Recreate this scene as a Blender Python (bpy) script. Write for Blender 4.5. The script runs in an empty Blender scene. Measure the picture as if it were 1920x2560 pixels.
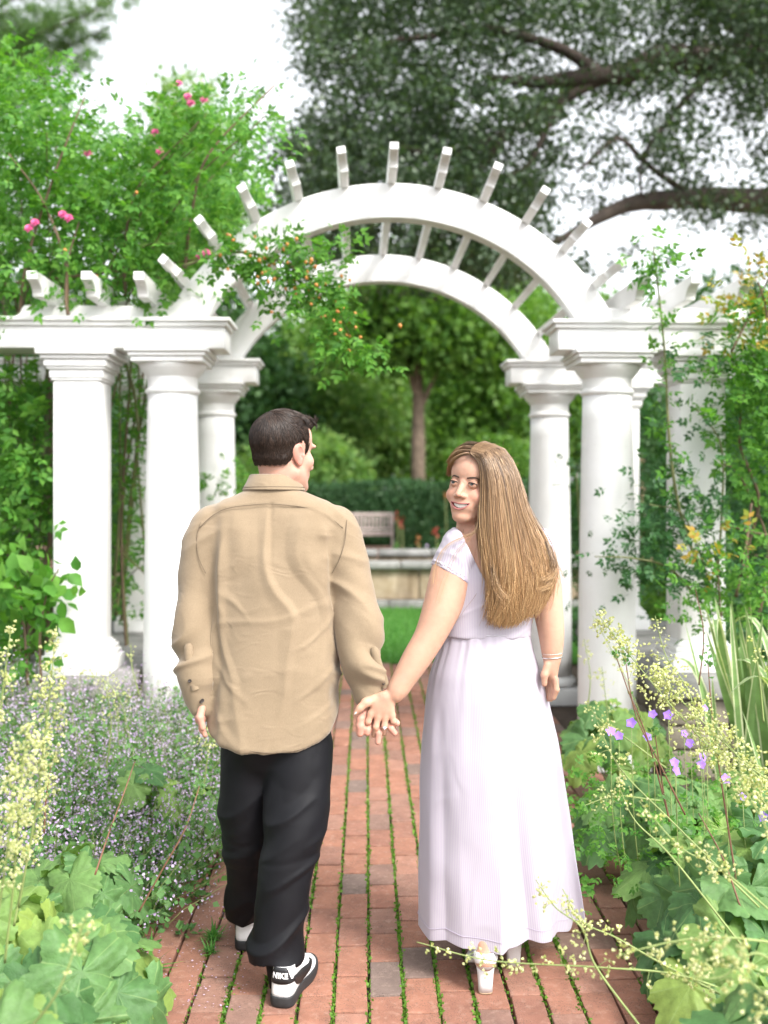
import bpy, bmesh, math, random
import numpy as np
from mathutils import Vector, Matrix, Euler

random.seed(7)
R = math.radians
SC = bpy.context.scene
COL = SC.collection

# ------------------------------------------------------------------ camera
CAM_H = 1.48
cam_data = bpy.data.cameras.new('camera')
cam = bpy.data.objects.new('camera', cam_data)
COL.objects.link(cam)
cam.location = (0, 0, CAM_H)
cam.rotation_euler = (R(90), 0, 0)
cam_data.sensor_fit = 'VERTICAL'
cam_data.sensor_height = 36
cam_data.lens = 35
cam_data.shift_y = -52 / 2560
cam_data.clip_start = 0.05
cam_data.clip_end = 2000
cam_data.dof.use_dof = True
cam_data.dof.focus_distance = 3.02
cam_data.dof.aperture_fstop = 1.9
SC.camera = cam

# ------------------------------------------------------------------ sky and sun (soft, thinly overcast)
SUN_EL, SUN_AZ = 46.0, 138.0          # azimuth measured clockwise from +Y: behind the camera, to the right
world = bpy.data.worlds.new('World')
SC.world = world
world.use_nodes = True
wn = world.node_tree
wn.nodes.clear()
w_out = wn.nodes.new('ShaderNodeOutputWorld')
w_bg = wn.nodes.new('ShaderNodeBackground')
w_sky = wn.nodes.new('ShaderNodeTexSky')
w_sky.sky_type = 'NISHITA'
w_sky.sun_disc = False
w_sky.sun_elevation = R(SUN_EL)
w_sky.sun_rotation = R(SUN_AZ)
w_sky.air_density = 1.0
w_sky.dust_density = 3.0
w_sky.ozone_density = 1.0
w_hsv = wn.nodes.new('ShaderNodeHueSaturation')
w_hsv.inputs['Saturation'].default_value = 0.16
wn.links.new(w_sky.outputs[0], w_hsv.inputs['Color'])
wn.links.new(w_hsv.outputs[0], w_bg.inputs['Color'])
w_bg.inputs['Strength'].default_value = 0.15
wn.links.new(w_bg.outputs[0], w_out.inputs['Surface'])

sun_data = bpy.data.lights.new('sun', 'SUN')
sun_data.energy = 1.2
sun_data.angle = R(14)
sun_data.color = (1.0, 0.95, 0.88)
sun = bpy.data.objects.new('sun', sun_data)
COL.objects.link(sun)
_az, _el = R(SUN_AZ), R(SUN_EL)
_sd = Vector((math.sin(_az) * math.cos(_el), math.cos(_az) * math.cos(_el), math.sin(_el)))
sun.rotation_euler = _sd.to_track_quat('Z', 'Y').to_euler()
sun.location = _sd * 60

SC.view_settings.view_transform = 'Standard'
SC.view_settings.look = 'None'
SC.view_settings.gamma = 1
SC.view_settings.use_curve_mapping = False
SC.view_settings.exposure = 1.72
SC.render.engine = 'CYCLES'
SC.cycles.max_bounces = 6
SC.cycles.diffuse_bounces = 3
SC.cycles.transmission_bounces = 4
SC.cycles.transparent_max_bounces = 6
SC.cycles.use_denoising = True

# ------------------------------------------------------------------ helpers
def tag(o, label=None, cat=None, group=None, kind=None):
    if label: o['label'] = label
    if cat: o['category'] = cat
    if group: o['group'] = group
    if kind: o['kind'] = kind
    return o

def empty(name, loc=(0, 0, 0), rz=0.0, parent=None):
    o = bpy.data.objects.new(name, None)
    COL.objects.link(o)
    o.location = loc
    o.rotation_euler = (0, 0, rz)
    o.empty_display_size = 0.1
    if parent: o.parent = parent
    return o

def link(name, me, mat=None, parent=None):
    o = bpy.data.objects.new(name, me)
    COL.objects.link(o)
    if mat is not None and not me.materials:
        me.materials.append(mat)
    if parent is not None:
        o.parent = parent
    return o

def mesh_np(name, V, F, smooth=True):
    """V (n,3); F int array (m,3|4) or list of such arrays."""
    V = np.asarray(V, dtype=np.float32)
    Fs = F if isinstance(F, list) else [F]
    Fs = [np.asarray(f, dtype=np.int32) for f in Fs if len(f)]
    me = bpy.data.meshes.new(name)
    me.vertices.add(len(V))
    me.vertices.foreach_set('co', V.ravel())
    nl = sum(f.size for f in Fs)
    npoly = sum(len(f) for f in Fs)
    me.loops.add(nl)
    me.polygons.add(npoly)
    me.loops.foreach_set('vertex_index', np.concatenate([f.ravel() for f in Fs]))
    tot = np.concatenate([np.full(len(f), f.shape[1], np.int32) for f in Fs])
    st = np.zeros(npoly, np.int32)
    st[1:] = np.cumsum(tot)[:-1]
    me.polygons.foreach_set('loop_start', st)
    try:
        me.polygons.foreach_set('loop_total', tot)
    except Exception:
        pass
    if smooth:
        me.polygons.foreach_set('use_smooth', np.ones(npoly, bool))
    me.update(calc_edges=True)
    return me

class MB:
    """collects vertices and quads/tris for one mesh"""
    def __init__(s): s.v = []; s.q = []; s.t = []; s.n = 0
    def add(s, V, Q=None, T=None):
        V = np.asarray(V, np.float32)
        if Q is not None and len(Q): s.q.append(np.asarray(Q, np.int32) + s.n)
        if T is not None and len(T): s.t.append(np.asarray(T, np.int32) + s.n)
        s.v.append(V); s.n += len(V)
    def box(s, x0, x1, y0, y1, z0, z1):
        V = [(x0,y0,z0),(x1,y0,z0),(x1,y1,z0),(x0,y1,z0),(x0,y0,z1),(x1,y0,z1),(x1,y1,z1),(x0,y1,z1)]
        s.add(V, [(0,3,2,1),(4,5,6,7),(0,1,5,4),(1,2,6,5),(2,3,7,6),(3,0,4,7)])
    def tube(s, pts, rad, n=8, cap=True):
        V, Q, T = tube_np(pts, rad, n, cap)
        s.add(V, Q, T)
    def mesh(s, name, smooth=True):
        F = []
        if s.q: F.append(np.concatenate(s.q))
        if s.t: F.append(np.concatenate(s.t))
        return mesh_np(name, np.concatenate(s.v), F, smooth)
    def build(s, name, mat, parent=None, smooth=True, bevel=0, seg=2):
        o = link(name, s.mesh(name, smooth), mat, parent)
        if bevel: add_bevel(o, bevel, seg)
        return o

def add_bevel(o, w, seg=2):
    m = o.modifiers.new('bevel', 'BEVEL'); m.width = w; m.segments = seg; m.limit_method = 'ANGLE'; m.angle_limit = R(35)
    return o

def frames(pts):
    pts = np.asarray(pts, float)
    t = np.gradient(pts, axis=0)
    t /= np.linalg.norm(t, axis=1)[:, None] + 1e-9
    up = np.array([0, 0, 1.0]) if abs(t[0][2]) < 0.9 else np.array([1.0, 0, 0])
    N = np.zeros_like(pts); B = np.zeros_like(pts)
    n = up - t[0] * up.dot(t[0]); n /= np.linalg.norm(n)
    for i in range(len(pts)):
        n = n - t[i] * n.dot(t[i]); n /= np.linalg.norm(n) + 1e-9
        N[i] = n; B[i] = np.cross(t[i], n)
    return t, N, B

def tube_np(pts, rad, n=8, cap=True):
    pts = np.asarray(pts, float)
    m = len(pts)
    rad = np.broadcast_to(np.asarray(rad, float), (m,))
    t, N, B = frames(pts)
    a = np.linspace(0, 2 * np.pi, n, endpoint=False)
    V = pts[:, None] + rad[:, None, None] * (np.cos(a)[None, :, None] * N[:, None] + np.sin(a)[None, :, None] * B[:, None])
    V = V.reshape(-1, 3)
    i = np.arange(m - 1)[:, None] * n; j = np.arange(n)[None]; k = (j + 1) % n
    Q = np.stack([i + j, i + k, i + n + k, i + n + j], -1).reshape(-1, 4)
    T = []
    if cap:
        V = np.vstack([V, pts[0], pts[-1]])
        c0, c1 = m * n, m * n + 1
        T = [(c0, (q + 1) % n, q) for q in range(n)] + [(c1, (m - 1) * n + q, (m - 1) * n + (q + 1) % n) for q in range(n)]
    return V, Q, T

def loft(rings, closed=True, cap=False):
    """rings (m,n,3) -> V,Q,T"""
    Rg = np.asarray(rings, float); m, n = Rg.shape[:2]
    i = np.arange(m - 1)[:, None] * n
    j = np.arange(n if closed else n - 1)[None]; k = (j + 1) % n
    Q = np.stack([i + j, i + k, i + n + k, i + n + j], -1).reshape(-1, 4)
    V = Rg.reshape(-1, 3); T = []
    if cap:
        V = np.vstack([V, Rg[0].mean(0), Rg[-1].mean(0)])
        T = [(m * n, (q + 1) % n, q) for q in range(n)] + [(m * n + 1, (m - 1) * n + q, (m - 1) * n + (q + 1) % n) for q in range(n)]
    return V, Q, T

def lathe(prof, n=40, c=(0, 0, 0)):
    prof = np.asarray(prof, float)
    a = np.linspace(0, 2 * np.pi, n, endpoint=False)
    rg = np.stack([prof[:, 0:1] * np.cos(a) + c[0], prof[:, 0:1] * np.sin(a) + c[1], np.repeat(prof[:, 1:2] + c[2], n, 1)], -1)
    return loft(rg, True, True)

def spline(pts, n):
    """Catmull-Rom through pts -> n samples (any dimension)"""
    p = np.asarray(pts, float)
    p = np.vstack([2 * p[0] - p[1], p, 2 * p[-1] - p[-2]])
    m = len(p) - 3
    u = np.linspace(0, m, n); k = np.minimum(u.astype(int), m - 1); t = (u - k)[:, None]
    a, b, c, d = p[k], p[k + 1], p[k + 2], p[k + 3]
    return 0.5 * (2 * b + (c - a) * t + (2 * a - 5 * b + 4 * c - d) * t * t + (3 * b - a - 3 * c + d) * t ** 3)

def P(x, y, d):
    """a spot of the view at distance d, as a point in the garden"""
    return np.array([(x - 829.5) * d / 2151.0, d, CAM_H - (y - 1061.0) * d / 2151.0])

def pn(V, f=1.0, seed=0):
    """cheap smooth value noise in 3D, vectorised, range about -1..1"""
    V = np.asarray(V, np.float64) * f + seed * 17.31 + 1000
    i = np.floor(V).astype(np.int64); t = V - i; t = t * t * (3 - 2 * t)
    def h(a, b, c):
        n = (a * 73856093) ^ (b * 19349663) ^ (c * 83492791) ^ (seed * 2654435761)
        n = (n ^ (n >> 13)) * 1274126177
        n = n ^ (n >> 16)
        return (n & 0xFFFF) / 32767.5 - 1
    x, y, z = i[..., 0], i[..., 1], i[..., 2]; u, v, w = t[..., 0], t[..., 1], t[..., 2]
    l = lambda a, b, k: a + (b - a) * k
    return l(l(l(h(x,y,z), h(x+1,y,z), u), l(h(x,y+1,z), h(x+1,y+1,z), u), v),
             l(l(h(x,y,z+1), h(x+1,y,z+1), u), l(h(x,y+1,z+1), h(x+1,y+1,z+1), u), v), w)

# ------------------------------------------------------------------ materials
class NT:
    def __init__(s, name):
        s.m = bpy.data.materials.new(name); s.m.use_nodes = True; s.t = s.m.node_tree
        s.b = s.t.nodes['Principled BSDF']; s.out = s.t.nodes['Material Output']
    def n(s, typ, **kw):
        nd = s.t.nodes.new(typ)
        for k, v in kw.items():
            if k in nd.inputs: nd.inputs[k].default_value = v
            else: setattr(nd, k, v)
        return nd
    def l(s, a, b): s.t.links.new(a, b)
    def coord(s, which='Object', scale=None):
        c = s.n('ShaderNodeTexCoord').outputs[which]
        if scale is not None:
            mp = s.n('ShaderNodeMapping'); mp.inputs['Scale'].default_value = scale
            s.l(c, mp.inputs['Vector']); c = mp.outputs[0]
        return c
    def noise(s, scale, detail=4, rough=0.6, vec=None):
        nd = s.n('ShaderNodeTexNoise'); nd.inputs['Scale'].default_value = scale
        nd.inputs['Detail'].default_value = detail; nd.inputs['Roughness'].default_value = rough
        if vec is not None: s.l(vec, nd.inputs['Vector'])
        return nd.outputs['Fac']
    def ramp(s, fac, stops):
        r = s.n('ShaderNodeValToRGB'); e = r.color_ramp.elements
        while len(e) < len(stops): e.new(0.5)
        for q, (p, c) in zip(e, stops):
            q.position = p; q.color = (c, c, c, 1) if isinstance(c, (int, float)) else (*c, 1)
        s.l(fac, r.inputs[0]); return r.outputs[0]
    def mix(s, fac, a, b, mode='MIX'):
        m = s.n('ShaderNodeMix', data_type='RGBA', blend_type=mode)
        for v, ix in ((fac, 0), (a, 6), (b, 7)):
            sock = m.inputs[ix]
            if hasattr(v, 'is_linked'): s.l(v, sock)
            elif isinstance(v, (int, float)): sock.default_value = float(v) if ix == 0 else (v, v, v, 1)
            else: sock.default_value = (*v, 1)
        return m.outputs[2]
    def bump(s, h, strength=0.3, dist=0.01):
        b = s.n('ShaderNodeBump'); b.inputs['Strength'].default_value = strength; b.inputs['Distance'].default_value = dist
        s.l(h, b.inputs['Height']); s.l(b.outputs[0], s.b.inputs['Normal']); return b
    def col(s, c):
        if isinstance(c, (tuple, list)): s.b.inputs['Base Color'].default_value = (*c, 1)
        else: s.l(c, s.b.inputs['Base Color'])
    def set(s, **kw):
        for k, v in kw.items(): s.b.inputs[k.replace('_', ' ')].default_value = v
        return s

M = {}
def simple(name, c, rough=0.6, var=0.12, scale=8.0, bump=0.0, bscale=60.0, **kw):
    t = NT(name); v = t.coord('Object')
    f = t.noise(scale, 5, 0.6, v)
    lo = tuple(max(0, x * (1 - var)) for x in c); hi = tuple(x * (1 + var) for x in c)
    t.col(t.ramp(f, [(0.3, lo), (0.7, hi)]))
    t.set(Roughness=rough, **kw)
    if bump: t.bump(t.noise(bscale, 6, 0.65, v), bump, 0.004)
    M[name] = t.m
    return t.m

def leaf_mat(name, cols, trans=0.35, rough=0.5, spec=0.25, vein=False):
    """cols: 2-4 colours spread over the leaves (random per island)"""
    t = NT(name)
    g = t.n('ShaderNodeNewGeometry')
    stops = [(i / (len(cols) - 1), c) for i, c in enumerate(cols)]
    c = t.ramp(g.outputs['Random Per Island'], stops)
    f = t.noise(14, 3, 0.6, t.coord('Object'))
    c = t.mix(1.0, c, t.ramp(f, [(0.3, 0.78), (0.7, 1.2)]), 'MULTIPLY')
    t.col(c)
    t.set(Roughness=rough)
    t.b.inputs['Specular IOR Level'].default_value = spec
    tr = t.n('ShaderNodeBsdfTranslucent')
    c2 = t.mix(1.0, c, (1.25, 1.35, 0.55), 'MULTIPLY')
    t.l(c2, tr.inputs['Color'])
    mx = t.n('ShaderNodeMixShader'); mx.inputs[0].default_value = trans
    t.l(t.b.outputs[0], mx.inputs[1]); t.l(tr.outputs[0], mx.inputs[2])
    t.l(mx.outputs[0], t.out.inputs['Surface'])
    M[name] = t.m
    return t.m
# ================================================================== materials of the setting
def brick_mat():
    t = NT('brick')
    oi = t.n('ShaderNodeObjectInfo'); g = t.n('ShaderNodeNewGeometry')
    ad = t.n('ShaderNodeMath', operation='ADD'); t.l(oi.outputs['Random'], ad.inputs[0]); t.l(g.outputs['Random Per Island'], ad.inputs[1])
    fr = t.n('ShaderNodeMath', operation='FRACT'); t.l(ad.outputs[0], fr.inputs[0])
    base = t.ramp(fr.outputs[0], [(0.0, (0.29, 0.138, 0.095)), (0.25, (0.325, 0.152, 0.102)), (0.5, (0.255, 0.122, 0.088)), (0.68, (0.335, 0.172, 0.124)),
                                  (0.83, (0.25, 0.138, 0.105)), (0.92, (0.175, 0.13, 0.112)), (1.0, (0.30, 0.14, 0.098))])
    v = t.n('ShaderNodeNewGeometry').outputs['Position']
    f1 = t.noise(9, 6, 0.65, v)
    c = t.mix(1.0, base, t.ramp(f1, [(0.25, 0.72), (0.5, 1.0), (0.75, 1.22)]), 'MULTIPLY')
    f2 = t.noise(260, 3, 0.7, v)
    spk = t.ramp(f2, [(0.52, 0.0), (0.66, 1.0)])
    msk = t.ramp(t.noise(17, 3, 0.6, v), [(0.36, 0.0), (0.58, 0.95)])
    mm = t.n('ShaderNodeMath', operation='MULTIPLY'); t.l(spk, mm.inputs[0]); t.l(msk, mm.inputs[1])
    c = t.mix(mm.outputs[0], c, (0.085, 0.06, 0.05))
    dust = t.ramp(t.noise(38, 5, 0.7, v), [(0.52, 0.0), (0.75, 0.35)])
    c = t.mix(dust, c, (0.5, 0.36, 0.29))
    t.col(c); t.set(Roughness=0.88)
    t.b.inputs['Specular IOR Level'].default_value = 0.25
    ad2 = t.n('ShaderNodeMath', operation='ADD'); t.l(f2, ad2.inputs[0]); t.l(t.noise(45, 6, 0.7, v), ad2.inputs[1])
    t.bump(ad2.outputs[0], 0.45, 0.003)
    M['brick'] = t.m
brick_mat()

def white_paint():
    t = NT('white_paint'); v = t.coord('Object')
    f = t.noise(3.0, 6, 0.7, v)
    c = t.ramp(f, [(0.25, (0.70, 0.69, 0.675)), (0.6, (0.76, 0.76, 0.755)), (0.9, (0.79, 0.79, 0.79))])
    st = t.ramp(t.noise(1.0, 5, 0.7, t.coord('Object', (22, 22, 1.6))), [(0.55, 0.0), (0.80, 0.42)])
    c = t.mix(st, c, (0.60, 0.58, 0.53))
    sp = t.ramp(t.noise(70, 2, 0.5, v), [(0.70, 0.0), (0.78, 0.5)])
    c = t.mix(sp, c, (0.50, 0.48, 0.42))
    t.col(c); t.set(Roughness=0.42)
    t.bump(t.noise(24, 5, 0.6, t.coord('Object', (1, 1, 0.25))), 0.06, 0.004)
    M['white_paint'] = t.m
white_paint()

def stone_mat(name, a, b, stain, bump=0.6):
    t = NT(name); v = t.n('ShaderNodeNewGeometry').outputs['Position']
    f = t.noise(4.5, 7, 0.68, v)
    c = t.ramp(f, [(0.3, a), (0.68, b)])
    s = t.ramp(t.noise(1.0, 4, 0.6, t.coord('Object', (5, 5, 1.2))), [(0.45, 0.0), (0.68, 0.75)])
    c = t.mix(s, c, stain)
    t.col(c); t.set(Roughness=0.85)
    t.bump(t.noise(28, 7, 0.7, v), bump, 0.01)
    M[name] = t.m
stone_mat('bluestone', (0.20, 0.20, 0.19), (0.30, 0.295, 0.28), (0.13, 0.13, 0.12))
stone_mat('fieldstone', (0.17, 0.15, 0.115), (0.25, 0.22, 0.17), (0.10, 0.09, 0.07))
stone_mat('basin_stone', (0.30, 0.22, 0.13), (0.48, 0.39, 0.29), (0.13, 0.085, 0.045))
simple('soil', (0.055, 0.038, 0.026), 0.95, 0.35, 20, 0.8, 90)
simple('joint_sand', (0.085, 0.075, 0.055), 0.95, 0.4, 60, 0.5, 200)
simple('bench_wood', (0.46, 0.39, 0.36), 0.75, 0.2, 9, 0.2, 60)
simple('bark', (0.060, 0.045, 0.036), 0.9, 0.4, 5, 1.0, 22)
simple('bark_pale', (0.17, 0.125, 0.09), 0.9, 0.35, 6, 0.9, 26)
simple('cane_green', (0.12, 0.13, 0.045), 0.6, 0.4, 6)
simple('cane_brown', (0.13, 0.085, 0.05), 0.7, 0.4, 6)
simple('stem_red', (0.16, 0.075, 0.04), 0.6, 0.3, 12)
simple('stem_green', (0.22, 0.28, 0.09), 0.6, 0.2, 12)
simple('pink_petal', (0.62, 0.09, 0.25), 0.6, 0.25, 30)
simple('hip_orange', (0.50, 0.20, 0.045), 0.4, 0.35, 30)
simple('purple_petal', (0.25, 0.13, 0.58), 0.6, 0.2, 30)
simple('lavender_petal', (0.56, 0.45, 0.70), 0.6, 0.15, 30)
simple('red_petal', (0.38, 0.045, 0.03), 0.6, 0.2, 30)
simple('orange_petal', (0.45, 0.17, 0.045), 0.6, 0.2, 30)
simple('cream_floret', (0.64, 0.66, 0.36), 0.6, 0.15, 40)
simple('paving_far', (0.33, 0.19, 0.14), 0.9, 0.2, 6)
simple('dark_wood', (0.10, 0.055, 0.035), 0.7, 0.2, 10)
simple('tan_wood', (0.42, 0.30, 0.19), 0.7, 0.2, 10)
leaf_mat('moss', [(0.07, 0.17, 0.02), (0.15, 0.29, 0.04), (0.10, 0.22, 0.03)], 0.3)
leaf_mat('grass', [(0.06, 0.20, 0.035), (0.095, 0.27, 0.05), (0.14, 0.31, 0.07)], 0.34)
leaf_mat('oak_leaf', [(0.030, 0.058, 0.028), (0.052, 0.092, 0.044), (0.080, 0.125, 0.064), (0.042, 0.076, 0.036)], 0.34, 0.4, 0.5)
leaf_mat('wood_leaf', [(0.06, 0.15, 0.03), (0.11, 0.23, 0.045), (0.17, 0.31, 0.065), (0.08, 0.18, 0.035)], 0.48)
leaf_mat('wood_leaf_pale', [(0.11, 0.22, 0.065), (0.18, 0.32, 0.095), (0.26, 0.38, 0.12)], 0.5)
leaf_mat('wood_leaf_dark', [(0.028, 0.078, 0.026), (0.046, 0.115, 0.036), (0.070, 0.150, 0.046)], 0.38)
leaf_mat('hedge_leaf', [(0.020, 0.064, 0.022), (0.033, 0.090, 0.030), (0.055, 0.125, 0.042)], 0.15)
leaf_mat('pine_needle', [(0.06, 0.13, 0.045), (0.10, 0.19, 0.065), (0.15, 0.24, 0.08)], 0.42)
leaf_mat('rose_leaf', [(0.05, 0.165, 0.026), (0.085, 0.235, 0.036), (0.14, 0.31, 0.05), (0.065, 0.195, 0.03)], 0.46, 0.5, 0.25)
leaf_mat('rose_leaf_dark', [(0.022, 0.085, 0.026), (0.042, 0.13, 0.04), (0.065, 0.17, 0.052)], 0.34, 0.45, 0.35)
leaf_mat('yellow_leaf', [(0.16, 0.24, 0.035), (0.30, 0.28, 0.04), (0.38, 0.22, 0.04)], 0.42)
leaf_mat('mint_leaf', [(0.085, 0.20, 0.065), (0.13, 0.27, 0.095), (0.19, 0.34, 0.13)], 0.46)
leaf_mat('lavender_flower', [(0.36, 0.26, 0.47), (0.47, 0.37, 0.57), (0.58, 0.49, 0.65)], 0.3)
leaf_mat('cream_flower', [(0.46, 0.50, 0.20), (0.62, 0.63, 0.34), (0.70, 0.70, 0.45), (0.52, 0.55, 0.25)], 0.35)
leaf_mat('blade_leaf', [(0.11, 0.21, 0.07), (0.17, 0.28, 0.10), (0.24, 0.34, 0.16)], 0.35)
leaf_mat('blade_margin', [(0.50, 0.54, 0.34), (0.58, 0.60, 0.42)], 0.35)

# ================================================================== ground, path, lawn
mb = MB()
g = 60
xs = np.concatenate([[-900, -300, -80], np.linspace(-14, 14, 21), [80, 300, 900]])
ys = np.concatenate([[-60, -5], np.linspace(0, 60, 31), [120, 300, 1200]])
X, Y = np.meshgrid(xs, ys)
V = np.stack([X, Y, np.zeros_like(X) - 0.035], -1).reshape(-1, 3)
n = len(xs)
Q = [(j * n + i, j * n + i + 1, (j + 1) * n + i + 1, (j + 1) * n + i) for j in range(len(ys) - 1) for i in range(n - 1)]
mb.add(V, Q)
ground = tag(mb.build('ground', M['soil']), kind='structure')

PSLOPE = -0.0179
def path_xy(u, y): return u + PSLOPE * (y - 2.8)
U0, PIT, NC = -0.2477 - 7 * 0.1025, 0.1025, 21
PY0, PY1 = 1.7, 8.62
mb = MB()
pw = U0 + NC * PIT
V = [(path_xy(U0 - .02, PY0), PY0, -0.028), (path_xy(pw + .02, PY0), PY0, -0.028), (path_xy(pw + .02, PY1), PY1, -0.028), (path_xy(U0 - .02, PY1), PY1, -0.028)]
mb.add(V, [(0, 1, 2, 3)])
path = tag(mb.build('brick_path', M['joint_sand']), kind='structure')

def brick_mesh(i):
    rnd = random.Random(i)
    bm = bmesh.new()
    bmesh.ops.create_cube(bm, size=1)
    L, Wd, H = 0.1975, 0.0935, 0.05
    for v in bm.verts:
        v.co.x *= Wd + rnd.uniform(-.0015, .0015); v.co.y *= L + rnd.uniform(-.003, .003); v.co.z *= H
        v.co.x += rnd.uniform(-.0018, .0018); v.co.y += rnd.uniform(-.0022, .0022); v.co.z += rnd.uniform(-.0012, .0012)
    top = [e for e in bm.edges if all(v.co.z > 0 for v in e.verts)]
    bmesh.ops.bevel(bm, geom=top, offset=0.0042, segments=2, affect='EDGES', profile=0.6)
    me = bpy.data.meshes.new('brick')
    bm.to_mesh(me); bm.free()
    me.materials.append(M['brick'])
    for p in me.polygons: p.use_smooth = False
    return me
BR = [brick_mesh(i) for i in range(8)]
BRV = []
for me in BR:
    BRV.append((np.array([v.co[:] for v in me.vertices]), [tuple(p.vertices) for p in me.polygons]))
spots = []
rb = random.Random(3)
for c in range(NC):
    off = (c % 2) * 0.103 + rb.uniform(-.02, .02)
    y = PY0 + off
    while y + 0.1 < PY1:
        u = U0 + (c + 0.5) * PIT
        spots.append((path_xy(u, y), y, rb.uniform(-.0035, .003), rb.uniform(-1.2, 1.2), rb.uniform(-.9, .9), rb.uniform(-.7, .7), rb.randrange(8)))
        y += 0.2055 + rb.uniform(-.002, .003)
def in_view(s):
    px = 829.5 + s[0] * 2151 / s[1]; py = 1061 + 1.48 * 2151 / s[1]
    return -60 < px < 1720 and py < 2290
def key(s):
    hid = (abs(829.5 + s[0] * 2151 / s[1] - 880) > 620 * (2.9 / s[1]) ** 0.6)
    return (not in_view(s), hid, s[1])
spots.sort(key=key)
Z = -0.0265
far = bmesh.new()
fv, fq = [], []
rest = MB()
for k, s in enumerate(spots):
    rot = Euler((R(s[4]), R(s[5]), R(s[3]) + 0.0179))
    if k < 300:
        o = bpy.data.objects.new('brick', BR[s[6]]); COL.objects.link(o); o.parent = path
        o.location = (s[0], s[1], Z + s[2]); o.rotation_euler = rot
    else:
        V0, Fs = BRV[s[6]]
        Vw = V0 @ np.array(rot.to_matrix()).T + np.array([s[0], s[1], Z + s[2]])
        rest.add(Vw, [f for f in Fs if len(f) == 4], [f for f in Fs if len(f) == 3])
far.free()
o = rest.build('brick_field', M['brick'], path, smooth=False); tag(o, kind='stuff')

# moss growing in the long joints
def scatter_mesh(TV, TF, pos, dirs, nrm, scl):
    """place template (TV,TF) with +Y -> dirs, +Z -> nrm"""
    pos = np.asarray(pos, float); d = np.asarray(dirs, float); nn = np.asarray(nrm, float)
    d = d / (np.linalg.norm(d, axis=1)[:, None] + 1e-9)
    nn = nn - d * (nn * d).sum(1)[:, None]; nn /= np.linalg.norm(nn, axis=1)[:, None] + 1e-9
    b = np.cross(d, nn)
    TV = np.asarray(TV, float); TF = np.asarray(TF)
    s = np.asarray(scl, float)
    if s.ndim == 1: s = np.repeat(s[:, None], 3, 1)
    V = pos[:, None] + (TV[None, :, 0:1] * s[:, None, 0:1]) * b[:, None] + (TV[None, :, 1:2] * s[:, None, 1:2]) * d[:, None] + (TV[None, :, 2:3] * s[:, None, 2:3]) * nn[:, None]
    m = len(TV)
    F = (TF[None] + (np.arange(len(pos)) * m)[:, None, None]).reshape(-1, TF.shape[1])
    return V.reshape(-1, 3), F

LEAF4 = (np.array([(0, 0, 0), (-.33, .42, .07), (.33, .42, .07), (0, 1, -.06), (0, .5, -.03)]), np.array([(0, 4, 1), (4, 3, 1), (0, 2, 4), (4, 2, 3)]))
LEAF2 = (np.array([(0, 0, 0), (-.38, .5, .08), (0, 1, 0), (.38, .5, .08)]), np.array([(0, 2, 1), (0, 3, 2)]))
LEAFW = (np.array([(0, 0, 0), (-.30, .22, .05), (-.36, .52, .08), (0, 1, -.10), (.36, .52, .08), (.30, .22, .05), (0, .5, -.03)]),
         np.array([(0, 6, 1), (1, 6, 2), (2, 6, 3), (3, 6, 4), (4, 6, 5), (5, 6, 0)]))
def compound(nl=5, w=0.62):
    """a rose leaf: rachis with paired leaflets and an end leaflet"""
    Vs, Fs = [], []; k = 0
    items = [((0, .62, 0), 0, .42)]
    for j, yy in enumerate((.58, .30)[: (nl - 1) // 2]):
        for sgn in (-1, 1): items.append(((0, yy, 0), sgn * 62, .37 - .03 * j))
    for (p, a, s) in items:
        V, F = LEAF4[0] * np.array([w * 1.45, 1, 1]) * s, LEAF4[1]
        ca, sa = math.cos(R(a)), math.sin(R(a))
        V = np.stack([V[:, 0] * ca + V[:, 1] * sa, -V[:, 0] * sa + V[:, 1] * ca, V[:, 2] - .10 * abs(a) / 62 * V[:, 1]], -1) + np.array(p)
        Vs.append(V); Fs.append(F + k); k += len(V)
    Vs.append(np.array([(-.012, 0, 0), (.012, 0, 0), (0, .65, 0)])); Fs.append(np.array([(k, k + 1, k + 2)]))
    return np.vstack(Vs), np.vstack(Fs)
ROSE5 = compound(5)

def rng(seed): return np.random.default_rng(seed)
def rdirs(r, n, up=0.0):
    d = r.normal(size=(n, 3)); d[:, 2] += up
    return d / np.linalg.norm(d, axis=1)[:, None]

r = rng(11)
pos, dr, nr, sc = [], [], [], []
for c in range(0, NC + 1):
    uj = U0 + c * PIT
    dens = 1.0 if 5 <= c <= 15 else 0.35
    N = int(2600 * dens)
    y = 2.5 + (r.random(N) ** 1.5) * 6.1
    pat = pn(np.stack([np.full(N, c * 3.1), y * 1.3, np.zeros(N)], -1), 1.0, 5)
    keep = pat + r.normal(0, .25, N) > (-.25 if dens == 1 else .25)
    y = y[keep]
    spread = 0.0040 + 0.0035 * (pat[keep] > .3)
    x = path_xy(uj, y) + r.normal(0, 1, len(y)) * spread
    pos.append(np.stack([x, y, np.full(len(y), -0.007) + r.normal(0, .002, len(y))], -1))
    sc.append(r.uniform(.007, .015, len(y)))
pos = np.vstack(pos); sc = np.concatenate(sc)
V, F = scatter_mesh(LEAF2[0], LEAF2[1], pos, rdirs(r, len(pos), 1.1), rdirs(r, len(pos), .3), sc)
moss = link('moss', mesh_np('moss', V, F), M['moss'], path); tag(moss, kind='stuff')

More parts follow.
